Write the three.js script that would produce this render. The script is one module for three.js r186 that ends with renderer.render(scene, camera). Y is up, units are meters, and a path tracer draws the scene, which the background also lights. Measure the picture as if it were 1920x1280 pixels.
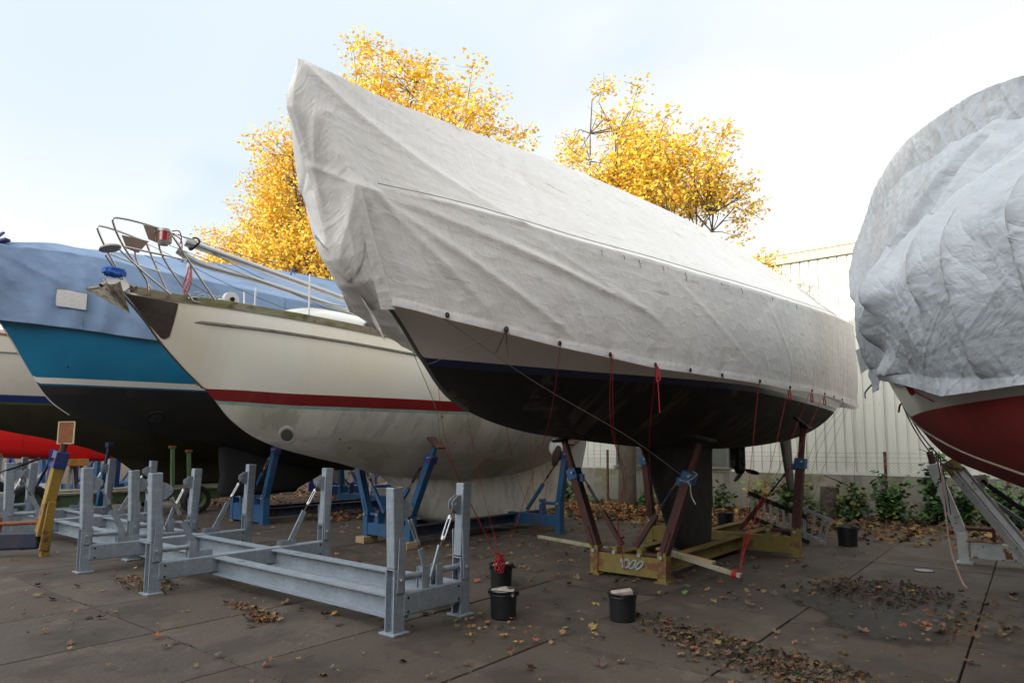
import * as THREE from 'three';
import { mergeGeometries, toCreasedNormals } from 'three/addons/utils/BufferGeometryUtils.js';
import { RoundedBoxGeometry } from 'three/addons/geometries/RoundedBoxGeometry.js';

// ---------------------------------------------------------------- camera, sky, sun, exposure
const scene = new THREE.Scene();
const camera = new THREE.PerspectiveCamera(60.06, 1920 / 1280, 0.05, 400);
camera.setViewOffset(1920, 1430, 0, 0, 1920, 1280);          // lens shifted down: the verticals stay nearly upright
camera.position.set(0, 1.65, 0);
camera.rotation.order = 'YXZ';
camera.rotation.set(THREE.MathUtils.degToRad(5.6), THREE.MathUtils.degToRad(38.2), THREE.MathUtils.degToRad(0.25));
const renderer = new THREE.WebGLRenderer({ antialias: true });
renderer.setSize(1024, 682);
renderer.toneMapping = THREE.LinearToneMapping;
renderer.toneMappingExposure = 1.2;
renderer.shadowMap.enabled = true;
const SUN_EL = 8, SUN_AZ = -14;                              // degrees; low sun behind the camera, a little to the left
const sunDir = new THREE.Vector3(Math.sin(SUN_AZ * Math.PI / 180) * Math.cos(SUN_EL * Math.PI / 180), Math.sin(SUN_EL * Math.PI / 180), Math.cos(SUN_AZ * Math.PI / 180) * Math.cos(SUN_EL * Math.PI / 180));
const sun = new THREE.DirectionalLight(new THREE.Color(1.0, 0.89, 0.72), 3.2);
sun.position.copy(sunDir).multiplyScalar(80); sun.castShadow = true; sun.shadow.radius = 1.5;
Object.assign(sun.shadow.camera, { left: -60, right: 60, top: 60, bottom: -60, near: 1, far: 220 });
scene.add(sun); scene.add(sun.target);

// ---------------------------------------------------------------- random numbers and noise
let seed = 12345;
const rnd = () => { seed = (seed * 1664525 + 1013904223) >>> 0; return seed / 4294967296; };
const rr = (a, b) => a + (b - a) * rnd();
const reseed = (s) => { seed = s >>> 0; };
const hash = (x, y, z = 0) => { let h = (x * 374761393 + y * 668265263 + z * 2147483647 + 974711) | 0; h = Math.imul(h ^ (h >>> 13), 1274126177); h ^= h >>> 16; return (h >>> 0) / 4294967296; };
const sm = (t) => t * t * (3 - 2 * t);
const mix = (a, b, t) => a + (b - a) * t;
const clamp = (x, a = 0, b = 1) => Math.min(b, Math.max(a, x));
const sstep = (a, b, x) => sm(clamp((x - a) / (b - a)));
const mod = (a, n) => ((a % n) + n) % n;
function vnoise(x, y, per = 0, s = 0) {                       // value noise, periodic when per > 0
  const xi = Math.floor(x), yi = Math.floor(y), u = sm(x - xi), v = sm(y - yi);
  const w = (i) => per ? mod(i, per) : i;
  const a = hash(w(xi), w(yi), s), b = hash(w(xi + 1), w(yi), s), c = hash(w(xi), w(yi + 1), s), d = hash(w(xi + 1), w(yi + 1), s);
  return mix(mix(a, b, u), mix(c, d, u), v);
}
function fbm(x, y, per, oct = 4, s = 0, g = 0.5) { let t = 0, a = 1, n = 0; for (let i = 0; i < oct; i++) { t += a * vnoise(x, y, per, s + i * 17); n += a; a *= g; x *= 2; y *= 2; if (per) per *= 2; } return t / n; }
function n3(x, y, z, s = 0) {
  const xi = Math.floor(x), yi = Math.floor(y), zi = Math.floor(z), u = sm(x - xi), v = sm(y - yi), w = sm(z - zi);
  const h = (i, j, k) => hash(xi + i, yi + j + (zi + k) * 7919, s);
  return mix(mix(mix(h(0, 0, 0), h(1, 0, 0), u), mix(h(0, 1, 0), h(1, 1, 0), u), v), mix(mix(h(0, 0, 1), h(1, 0, 1), u), mix(h(0, 1, 1), h(1, 1, 1), u), v), w);
}
const fb3 = (x, y, z, o = 3, s = 0) => { let t = 0, a = 1, n = 0; for (let i = 0; i < o; i++) { t += a * n3(x, y, z, s + i * 31); n += a; a *= 0.5; x *= 2; y *= 2; z *= 2; } return t / n; };

// ---------------------------------------------------------------- the sky: a thin bright autumn overcast, bluer overhead
{
  const W = 1024, H = 512, d = new Float32Array(W * H * 4);
  for (let j = 0; j < H; j++) for (let i = 0; i < W; i++) {
    const el = (j / (H - 1) - 0.5) * Math.PI, az = (i / W) * Math.PI * 2;
    const e = Math.max(0, Math.sin(el)), ce = Math.cos(el);
    const x = -Math.cos(az) * ce, z = -Math.sin(az) * ce;
    const p = 1 / (0.25 + e);
    const c = fbm(x * p * 1.3 + 20, z * p * 2.0 + 20, 0, 5, 3);
    const c2 = fbm(x * p * 0.6 + 5, z * p * 0.8 + 9, 0, 3, 8);
    const cloud = clamp(sstep(0.40, 0.66, c) * 0.6 + sstep(0.40, 0.62, c2) * 0.7);
    const gap = Math.exp(-((Math.acos(clamp(x * -0.86 + Math.sin(el) * 0.5 + z * -0.14, -1, 1)) / 0.75) ** 2));   // the open blue seen at the upper left
    const k = sstep(0.04, 0.46, e) * clamp((1 - cloud) * 0.5 + gap * (0.75 + 0.5 * (1 - cloud)));
    const cg = Math.max(0, x * sunDir.x + Math.sin(el) * sunDir.y + z * sunDir.z), halo = 1 + 4.2 * cg * cg;      // thin cloud is brighter on the sun's side
    const lum = (mix(1.02, 0.88, sstep(0.1, 0.5, e)) + 0.5 * sstep(0.5, 1, e)) * halo;
    d.set([mix(lum * 0.995, 0.59, k), mix(lum, 0.715, k), mix(lum * 0.995, 0.81, k), 1], (j * W + i) * 4);
  }
  const sky = new THREE.DataTexture(d, W, H, THREE.RGBAFormat, THREE.FloatType);
  sky.mapping = THREE.EquirectangularReflectionMapping; sky.magFilter = THREE.LinearFilter; sky.minFilter = THREE.LinearFilter; sky.wrapS = THREE.RepeatWrapping; sky.needsUpdate = true;
  scene.background = sky; scene.environment = sky;
}

// ---------------------------------------------------------------- textures and materials
const lin2s = (c) => c <= 0.0031308 ? c * 12.92 : 1.055 * Math.pow(c, 1 / 2.4) - 0.055;
function tex(n, fn, srgb = true) {                            // fn(u, v) -> [r, g, b] linear, or a number
  const d = new Uint8Array(n * n * 4);
  for (let j = 0; j < n; j++) for (let i = 0; i < n; i++) {
    let c = fn(i / n, j / n); if (typeof c === 'number') c = [c, c, c];
    for (let k = 0; k < 3; k++) d[(j * n + i) * 4 + k] = Math.round(255 * clamp(srgb ? lin2s(c[k]) : c[k]));
    d[(j * n + i) * 4 + 3] = 255;
  }
  const t = new THREE.DataTexture(d, n, n, THREE.RGBAFormat);
  t.wrapS = t.wrapT = THREE.RepeatWrapping; t.magFilter = THREE.LinearFilter; t.minFilter = THREE.LinearMipmapLinearFilter; t.generateMipmaps = true;
  if (srgb) t.colorSpace = THREE.SRGBColorSpace; t.needsUpdate = true; return t;
}
function rep(t, m) { const c = t.clone(); c.repeat.set(1 / m, 1 / m); c.needsUpdate = true; return c; }   // uv in metres -> tile of m metres
const col = (r, g, b) => new THREE.Color().setRGB(r, g, b);
const std = (o) => new THREE.MeshStandardMaterial(o);
const mottle = (base, amp, sc, s, n = 256) => tex(n, (u, v) => { const f = fbm(u * sc, v * sc, sc, 5, s) - 0.5, g = fbm(u * sc * 6, v * sc * 6, sc * 6, 3, s + 50) - 0.5; return base.map((b, k) => b * (1 + amp * f * 2 + amp * 0.5 * g * 2)); });
const bumpFine = tex(256, (u, v) => fbm(u * 12, v * 12, 12, 5, 71), false);
const bumpGrain = tex(256, (u, v) => 0.6 * vnoise(u * 128, v * 128, 128, 5) + 0.4 * fbm(u * 24, v * 24, 24, 3, 15), false);
const M = {};
// paint worn off to rust in patches, chips with hard edges
const rusty = (paint, rust, amount, s, sc = 5) => tex(512, (u, v) => {
  const f = fbm(u * sc, v * sc, sc, 6, s, 0.6), g = fbm(u * sc * 3, v * sc * 3, sc * 3, 4, s + 9), w = fbm(u * 3, v * 3, 3, 4, s + 33);
  const r = sstep(amount, amount + 0.025, f), st = sstep(0.55, 0.75, w) * 0.3;
  return paint.map((p, k) => mix(p * (0.85 + 0.3 * g) * (1 - st) + rust[k] * st, rust[k] * (0.6 + 0.8 * g), r));
});
M.galv = std({ map: rep(tex(512, (u, v) => { let m = 9, id = 0; const X = u * 46, Y = v * 46; for (let a = -1; a <= 1; a++) for (let b = -1; b <= 1; b++) { const cx = Math.floor(X) + a, cy = Math.floor(Y) + b, px = cx + hash(mod(cx, 46), mod(cy, 46), 1), py = cy + hash(mod(cx, 46), mod(cy, 46), 2), q = (px - X) ** 2 + (py - Y) ** 2; if (q < m) { m = q; id = hash(mod(cx, 46), mod(cy, 46), 3); } } const f = fbm(u * 5, v * 5, 5, 5, 40), k = (0.84 + 0.16 * id) * (0.78 + 0.44 * f), w = sstep(0.6, 0.72, fbm(u * 3, v * 9, 3, 5, 90)) * 0.2; const di = 0.45 * sstep(0.62, 0.74, fbm(u * 7, v * 4, 0, 6, 95, 0.62)); return [mix(0.29 * k + w * 0.15, 0.16, di), mix(0.335 * k + w * 0.15, 0.14, di), mix(0.385 * k + w * 0.15, 0.115, di)]; }), 0.9), roughness: 0.55, metalness: 0.35, bumpMap: rep(bumpFine, 0.3), bumpScale: 0.0012 });
M.zinc = std({ color: col(0.42, 0.44, 0.46), roughness: 0.42, metalness: 0.7 });
M.rod = std({ map: rep(mottle([0.16, 0.085, 0.055], 0.6, 6, 12), 0.2), roughness: 0.8, metalness: 0.2 });
M.black = std({ color: col(0.008, 0.008, 0.0085), roughness: 0.95 });
M.blackPlastic = std({ color: col(0.010, 0.011, 0.013), roughness: 0.42, bumpMap: rep(bumpFine, 0.25), bumpScale: 0.0008 });
M.rubber = std({ color: col(0.018, 0.018, 0.018), roughness: 0.85, bumpMap: rep(bumpGrain, 0.2), bumpScale: 0.002 });
M.blueSteel = std({ map: rep(rusty([0.020, 0.085, 0.19], [0.11, 0.05, 0.028], 0.72, 210), 0.8), roughness: 0.55, metalness: 0.1, bumpMap: rep(bumpFine, 0.3), bumpScale: 0.001 });
M.deepBlue = std({ map: rep(rusty([0.009, 0.035, 0.17], [0.09, 0.045, 0.025], 0.76, 260), 0.6), roughness: 0.5 });
M.navySteel = std({ map: rep(rusty([0.014, 0.022, 0.05], [0.10, 0.05, 0.03], 0.72, 230), 0.9), roughness: 0.6 });
M.yellowSteel = std({ map: rep(rusty([0.17, 0.128, 0.028], [0.13, 0.052, 0.02], 0.6, 310), 0.9), roughness: 0.7, bumpMap: rep(bumpFine, 0.3), bumpScale: 0.002 });
M.yellowPost = std({ map: rep(rusty([0.30, 0.19, 0.03], [0.13, 0.06, 0.03], 0.68, 320, 6), 0.8), roughness: 0.6, bumpMap: rep(bumpFine, 0.3), bumpScale: 0.002 });
M.brownSteel = std({ map: rep(rusty([0.055, 0.017, 0.013], [0.10, 0.04, 0.024], 0.64, 330), 0.7), roughness: 0.7, bumpMap: rep(bumpFine, 0.2), bumpScale: 0.002 });
M.rustPlate = std({ map: rep(tex(512, (u, v) => { const f = fbm(u * 7, v * 7, 7, 6, 400, 0.6), g = fbm(u * 40, v * 40, 40, 3, 420); const k = 0.7 + 0.6 * g; return [mix(0.17, 0.26, f) * k, mix(0.06, 0.10, f) * k, mix(0.025, 0.05, f) * k]; }), 0.4), roughness: 0.95, bumpMap: rep(bumpGrain, 0.15), bumpScale: 0.003 });
M.whiteSteel = std({ map: rep(rusty([0.40, 0.42, 0.43], [0.17, 0.075, 0.035], 0.63, 340), 0.9), roughness: 0.65, bumpMap: rep(bumpFine, 0.3), bumpScale: 0.002 });
M.greenSteel = std({ map: rep(rusty([0.095, 0.15, 0.07], [0.10, 0.055, 0.03], 0.62, 350), 0.8), roughness: 0.7 });
M.wood = std({ map: rep(tex(512, (u, v) => { const f = fbm(u * 3, v * 48, 0, 4, 500), g = vnoise(u * 2, v * 190, 0, 520); const k = 0.65 + 0.5 * f + 0.2 * g; return [0.33 * k, 0.24 * k, 0.13 * k]; }), 0.6), roughness: 0.85, bumpMap: rep(bumpFine, 0.2), bumpScale: 0.001 });
M.greyWood = std({ map: rep(tex(512, (u, v) => { const f = fbm(u * 4, v * 50, 0, 4, 540), g = vnoise(u * 3, v * 190, 0, 560), m = sstep(0.5, 0.75, fbm(u * 7, v * 7, 7, 4, 570)); const k = 0.6 + 0.55 * f + 0.25 * g; return [mix(0.27, 0.17, m) * k, mix(0.25, 0.18, m) * k, mix(0.19, 0.06, m) * k]; }), 0.7), roughness: 0.9, bumpMap: rep(bumpFine, 0.2), bumpScale: 0.0015 });
M.steelPolished = std({ color: col(0.58, 0.57, 0.55), roughness: 0.16, metalness: 1 });
M.alloy = std({ map: rep(mottle([0.5, 0.51, 0.52], 0.1, 5, 600), 0.6), roughness: 0.38, metalness: 0.8 });
M.aluLadder = std({ color: col(0.32, 0.34, 0.36), roughness: 0.45, metalness: 0.7 });
M.anchorSteel = std({ map: rep(rusty([0.34, 0.32, 0.27], [0.15, 0.10, 0.05], 0.60, 610), 0.5), roughness: 0.55, metalness: 0.4 });
M.redRope = std({ color: col(0.30, 0.012, 0.016), roughness: 0.85 });
M.greenRope = std({ color: col(0.03, 0.28, 0.21), roughness: 0.85 });
M.greyRope = std({ color: col(0.26, 0.25, 0.22), roughness: 0.95 });
M.darkRope = std({ color: col(0.045, 0.038, 0.032), roughness: 0.95 });
M.sandRope = std({ color: col(0.40, 0.34, 0.26), roughness: 0.95 });
M.pinkRope = std({ color: col(0.45, 0.14, 0.13), roughness: 0.9 });
M.whitePaint = std({ color: col(0.72, 0.72, 0.70), roughness: 0.45 });
M.brick = std({ map: rep(mottle([0.42, 0.36, 0.30], 0.35, 8, 700), 0.3), roughness: 0.95, bumpMap: rep(bumpGrain, 0.1), bumpScale: 0.004 });

// ---------------------------------------------------------------- building blocks
const V = (x, y, z) => new THREE.Vector3(x, y, z);
const names = {};
function numbered(name) { const n = names[name] = (names[name] ?? -1) + 1; return n ? `${name}_${String(n).padStart(3, '0')}` : name; }
function metreUV(g) {                                         // box-projected uv in metres
  const p = g.attributes.position, n = g.attributes.normal, uv = new Float32Array(p.count * 2);
  for (let i = 0; i < p.count; i++) {
    const x = p.getX(i), y = p.getY(i), z = p.getZ(i), ax = Math.abs(n.getX(i)), ay = Math.abs(n.getY(i)), az = Math.abs(n.getZ(i));
    if (ay > ax && ay > az) { uv[2 * i] = x; uv[2 * i + 1] = z; } else if (ax > az) { uv[2 * i] = z; uv[2 * i + 1] = y; } else { uv[2 * i] = x; uv[2 * i + 1] = y; }
  }
  g.setAttribute('uv', new THREE.BufferAttribute(uv, 2)); return g;
}
function clean(g) { if (g.index) g = g.toNonIndexed(); for (const k of Object.keys(g.attributes)) if (!['position', 'normal', 'uv'].includes(k)) g.deleteAttribute(k); if (!g.attributes.uv) metreUV(g); g.morphAttributes = {}; return g; }
function merge(gs) { gs = (Array.isArray(gs) ? gs.flat(9) : [gs]).filter(Boolean).map(clean); return gs.length === 1 ? gs[0] : mergeGeometries(gs, false); }
function tag(o, label, category, group, kind) { o.userData.label = label; if (category) o.userData.category = category; if (group) o.userData.group = group; if (kind) o.userData.kind = kind; return o; }
function part(name, gs, mat, parent, label) { const m = new THREE.Mesh(merge(gs), mat); m.name = parent === scene ? numbered(name) : name; m.castShadow = m.receiveShadow = true; parent.add(m); if (label) m.userData.label = label; return m; }
function thing(name, label, category, pos = [0, 0, 0], group, turn = 0) { const g = new THREE.Group(); g.name = numbered(name); g.position.set(...pos); g.rotation.y = turn; scene.add(g); return tag(g, label, category, group); }
const single = (name, gs, mat, label, category, group) => tag(part(name, gs, mat, scene), label, category, group);
function copyOf(o, label, pos, turn) { const c = o.clone(); c.name = numbered(o.name.replace(/_\d{3}$/, '')); scene.add(c); c.userData = { ...o.userData, label }; if (pos) c.position.set(...pos); if (turn !== undefined) c.rotation.y = turn; return c; }

function box(x, y, z, w, h, d, r = 0) { const g = r ? new RoundedBoxGeometry(w, h, d, 2, r) : new THREE.BoxGeometry(w, h, d); g.deleteAttribute('uv'); g.translate(x, y, z); return metreUV(clean(g)); }
function frameTo(g, a, b, up) {                               // local +Y runs from a to b; local +Z leans to 'up'
  const y = b.clone().sub(a).normalize(); let z = (up || (Math.abs(y.y) > 0.9 ? V(0, 0, 1) : V(0, 1, 0))).clone(); z.addScaledVector(y, -z.dot(y)).normalize();
  const x = y.clone().cross(z), m = new THREE.Matrix4().makeBasis(x, y, z); m.setPosition(a); return g.applyMatrix4(m);
}
function bar(a, b, w, t = w, up, r = 0) {                     // a box-section bar from a to b
  a = V(...a); b = V(...b); const L = a.distanceTo(b), g = r ? new RoundedBoxGeometry(w, L, t, 2, r) : new THREE.BoxGeometry(w, L, t); g.deleteAttribute('uv'); const c = metreUV(clean(g)); c.translate(0, L / 2, 0); return frameTo(c, a, b, up && V(...up));
}
function rod(a, b, r, r2 = r, seg = 10) { a = V(...a); b = V(...b); const L = a.distanceTo(b), g = new THREE.CylinderGeometry(r2, r, L, seg, 1); g.translate(0, L / 2, 0); const c = metreUV(clean(g)); return frameTo(c, a, b); }
function tube(pts, r, seg = 24, rad = 8, closed = false) { const c = new THREE.CatmullRomCurve3(pts.map((p) => V(...p)), closed, 'centripetal'); return metreUV(clean(new THREE.TubeGeometry(c, seg, r, rad, closed))); }
function prism(outline, depth, bevel = 0) {                   // outline [[x, y]...] in the XY plane, extruded +Z
  const s = new THREE.Shape(outline.map(([x, y]) => new THREE.Vector2(x, y)));
  const g = new THREE.ExtrudeGeometry(s, { depth, bevelEnabled: bevel > 0, bevelSize: bevel, bevelThickness: bevel, bevelSegments: 1, steps: 1 }); g.deleteAttribute('uv'); return metreUV(clean(g));
}
function channel(a, b, w, h, t, up = [0, 1, 0], web = 0) {    // an I-beam (web 0) from a to b: flanges w wide, h high, t thick
  const s = [[-w / 2, -h / 2], [w / 2, -h / 2], [w / 2, -h / 2 + t], [t * 0.4, -h / 2 + t], [t * 0.4, h / 2 - t], [w / 2, h / 2 - t], [w / 2, h / 2], [-w / 2, h / 2], [-w / 2, h / 2 - t], [-t * 0.4, h / 2 - t], [-t * 0.4, -h / 2 + t], [-w / 2, -h / 2 + t]];
  a = V(...a); b = V(...b); const L = a.distanceTo(b), g = prism(s, L);
  const z = b.clone().sub(a).normalize(), y = V(...up); y.addScaledVector(z, -y.dot(z)).normalize(); const x = y.clone().cross(z); const m = new THREE.Matrix4().makeBasis(x, y, z); m.setPosition(a); return g.applyMatrix4(m);
}
function grid(nu, nv, fn, uvScale = 1) {                      // smooth sheet; fn(u, v) -> [x, y, z] (+ optional uv)
  const p = new Float32Array((nu + 1) * (nv + 1) * 3), uv = new Float32Array((nu + 1) * (nv + 1) * 2), ix = [];
  for (let j = 0; j <= nv; j++) for (let i = 0; i <= nu; i++) { const q = fn(i / nu, j / nv), k = j * (nu + 1) + i; p.set(q.slice(0, 3), k * 3); uv.set(q.length > 3 ? [q[3], q[4]] : [i / nu * uvScale, j / nv * uvScale], k * 2); }
  for (let j = 0; j < nv; j++) for (let i = 0; i < nu; i++) { const a = j * (nu + 1) + i, b = a + 1, c = a + nu + 1, d = c + 1; ix.push(a, b, d, a, d, c); }
  const g = new THREE.BufferGeometry(); g.setAttribute('position', new THREE.BufferAttribute(p, 3)); g.setAttribute('uv', new THREE.BufferAttribute(uv, 2)); g.setIndex(ix); g.computeVertexNormals(); return g;
}
function lerpTable(T, x, k = 1) { const inc = T[T.length - 1][0] > T[0][0]; let i = 0; while (i < T.length - 2 && (inc ? x > T[i + 1][0] : x < T[i + 1][0])) i++; const a = T[i], b = T[i + 1], t = clamp((x - a[0]) / (b[0] - a[0])); return mix(a[k], b[k], t); }
function smoothTable(T, x, k = 1) {                           // Catmull-Rom through the table
  const inc = T[T.length - 1][0] > T[0][0]; let i = 0; while (i < T.length - 2 && (inc ? x > T[i + 1][0] : x < T[i + 1][0])) i++;
  const p1 = T[i], p2 = T[i + 1], p0 = T[i - 1] || p1, p3 = T[i + 2] || p2, h = p2[0] - p1[0], t = clamp((x - p1[0]) / h);
  const m1 = p2 === p0 ? 0 : (p2[k] - p0[k]) / (p2[0] - p0[0] || 1) * h, m2 = (p3[k] - p1[k]) / (p3[0] - p1[0] || 1) * h, t2 = t * t, t3 = t2 * t;
  return (2 * t3 - 3 * t2 + 1) * p1[k] + (t3 - 2 * t2 + t) * m1 + (-2 * t3 + 3 * t2) * p2[k] + (t3 - t2) * m2;
}
// ---------------------------------------------------------------- ground and concrete slabs
{
  const soil = std({ map: rep(tex(1024, (u, v) => { const f = fbm(u * 6, v * 6, 6, 6, 20, 0.6), g = fbm(u * 60, v * 60, 60, 3, 21), m = sstep(0.5, 0.7, fbm(u * 9, v * 9, 9, 4, 25)); const k = 0.55 + 0.9 * g; return [mix(0.075, 0.10, f) * k, mix(mix(0.052, 0.065, f), 0.062, m * 0.5) * k, mix(0.036, 0.04, f) * k]; }), 2.2), roughness: 0.95, bumpMap: rep(bumpGrain, 0.4), bumpScale: 0.02 });
  const g = grid(160, 160, (u, v) => { const x = Math.sign(u - 0.5) * Math.pow(Math.abs(u - 0.5) * 2, 2.2) * 300 - 6, z = Math.sign(v - 0.5) * Math.pow(Math.abs(v - 0.5) * 2, 2.2) * 300 - 8; const yard = x > -30 && x < 10 && z > -13.2 && z < 10 ? 0 : 1; return [x, -0.045 + yard * 0.05 * fb3(x * 0.8, 0, z * 0.8, 3, 4) * sstep(200, 20, Math.hypot(x, z)), z, x, z]; });
  tag(part('soil_ground', g, soil, scene), 'brown bare soil ground around and beyond the concrete yard', null, null, 'structure');
}
const slabX = [], slabZ = [];
for (let i = -16; i <= 7; i++) slabX.push(-4.77 + i * 1.42);
for (let i = -4; i <= 6; i++) slabZ.push(-2.79 - i * 2.03);
{
  const yard = thing('concrete_pavement', 'grey concrete slab pavement of the boatyard with dark open joints'); yard.userData.kind = 'structure';
  const bump = rep(tex(512, (u, v) => 0.55 * fbm(u * 60, v * 60, 60, 3, 31) + 0.45 * fbm(u * 8, v * 8, 8, 5, 32), false), 1.3);
  const cmap = tex(1024, (u, v) => {
    const f = fbm(u * 4, v * 4, 4, 6, 33, 0.58), g = vnoise(u * 256, v * 256, 256, 34), h = fbm(u * 30, v * 30, 30, 4, 35), st = sstep(0.56, 0.72, fbm(u * 6, v * 6, 6, 5, 36, 0.6)), pale = sstep(0.64, 0.70, fbm(u * 9, v * 9, 9, 5, 37, 0.6));
    const k = (0.78 + 0.42 * f) * (0.86 + 0.18 * g + 0.14 * h) * (1 - 0.34 * st) * (1 + 0.34 * pale) * (1 + 0.5 * sstep(0.86, 0.97, vnoise(u * 200, v * 200, 200, 39)) - 0.45 * sstep(0.9, 0.98, vnoise(u * 150, v * 150, 150, 40)));
    return [0.055 * k, 0.0425 * k, 0.0315 * k];
  });
  const rmap = tex(256, (u, v) => 0.62 + 0.36 * fbm(u * 4, v * 4, 4, 5, 38), false);
  const mats = [[1, 1, 1], [0.92, 0.91, 0.90], [1.06, 1.06, 1.06], [0.93, 0.9, 0.86], [1.03, 1.01, 0.97]].map((c) => std({ map: rep(cmap, 3.1), roughnessMap: rep(rmap, 2.3), roughness: 1, color: col(...c), bumpMap: bump, bumpScale: 0.006 }));
  const geos = [];
  for (let k = 0; k < 10; k++) {
    const w = 1.409, d = 2.018, g = new RoundedBoxGeometry(w, 0.12, d, 2, 0.009); g.deleteAttribute('uv'); const c = metreUV(clean(g)); const p = c.attributes.position;
    for (let i = 0; i < p.count; i++) { const cx = Math.abs(p.getX(i)) > w / 2 - 0.03 && Math.abs(p.getZ(i)) > d / 2 - 0.03 ? rr(0, 1) : 0; if (cx > 0.995) p.setY(i, p.getY(i) - 0.01); }
    const uv = c.attributes.uv; const ox = rr(0, 9), oy = rr(0, 9); for (let i = 0; i < uv.count; i++) uv.setXY(i, uv.getX(i) + ox, uv.getY(i) + oy);
    geos.push(c);
  }
  reseed(77);
  for (let i = 0; i < slabX.length - 1; i++) for (let j = 0; j < slabZ.length - 1; j++) {
    const x = (slabX[i] + slabX[i + 1]) / 2, z = (slabZ[j] + slabZ[j + 1]) / 2;
    if (x < -11.9 && z < -9.2) continue;
    if (x < -22 || z > 4.5) continue;
    const m = new THREE.Mesh(geos[(rnd() * geos.length) | 0], mats[(rnd() * mats.length) | 0]); m.name = 'slab'; m.receiveShadow = m.castShadow = true;
    m.position.set(x + rr(-0.003, 0.003), -0.06 + rr(-0.004, 0.002), z + rr(-0.003, 0.003)); m.rotation.set(rr(-1, 1) * 0.0016, rr(-1, 1) * 0.002 + (rnd() < 0.5 ? Math.PI : 0), rr(-1, 1) * 0.0022); yard.add(m);
  }
  // wet patch, pale drain lid
  const wetTex = tex(512, (u, v) => { const r = Math.hypot(u - 0.5, (v - 0.5)) * 2, f = fbm(u * 5, v * 5, 5, 5, 610); return sstep(0.70, 0.50, r + (f - 0.5) * 0.9) * (0.7 + 0.3 * fbm(u * 30, v * 30, 30, 3, 4)); }, false); wetTex.wrapS = wetTex.wrapT = THREE.ClampToEdgeWrapping;
  const wet = (x, z, w, d, turn, label) => { const g = new THREE.PlaneGeometry(w, d, 1, 1); g.rotateX(-Math.PI / 2); g.rotateY(turn); g.translate(x, 0.0075, z); const m = part('wet_patch', g, wetM, scene); tag(m, label, null, null, 'structure'); };
  const wetM = std({ map: rep(mottle([0.020, 0.017, 0.014], 0.3, 8, 640), 1), alphaMap: wetTex, transparent: true, roughness: 0.5, bumpMap: rep(bumpGrain, 0.03), bumpScale: 0.003, depthWrite: false });
  wet(-1.3, -7.6, 2.5, 4.4, 0.1, 'dark wet patch on the slabs before the right boat');
}
{
  const t = thing('drain_cover', 'pale round drain cover flush in the concrete at right', 'drain cover', [-1.25, 0.003, -10.6]);
  const g = new THREE.CylinderGeometry(0.11, 0.11, 0.016, 40); part('lid', g, std({ map: rep(mottle([0.26, 0.26, 0.26], 0.3, 8, 650), 0.4), roughness: 0.6 }), t);
  const r = new THREE.TorusGeometry(0.12, 0.01, 8, 40); r.rotateX(Math.PI / 2); part('rim', r, M.navySteel, t);
}

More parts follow.
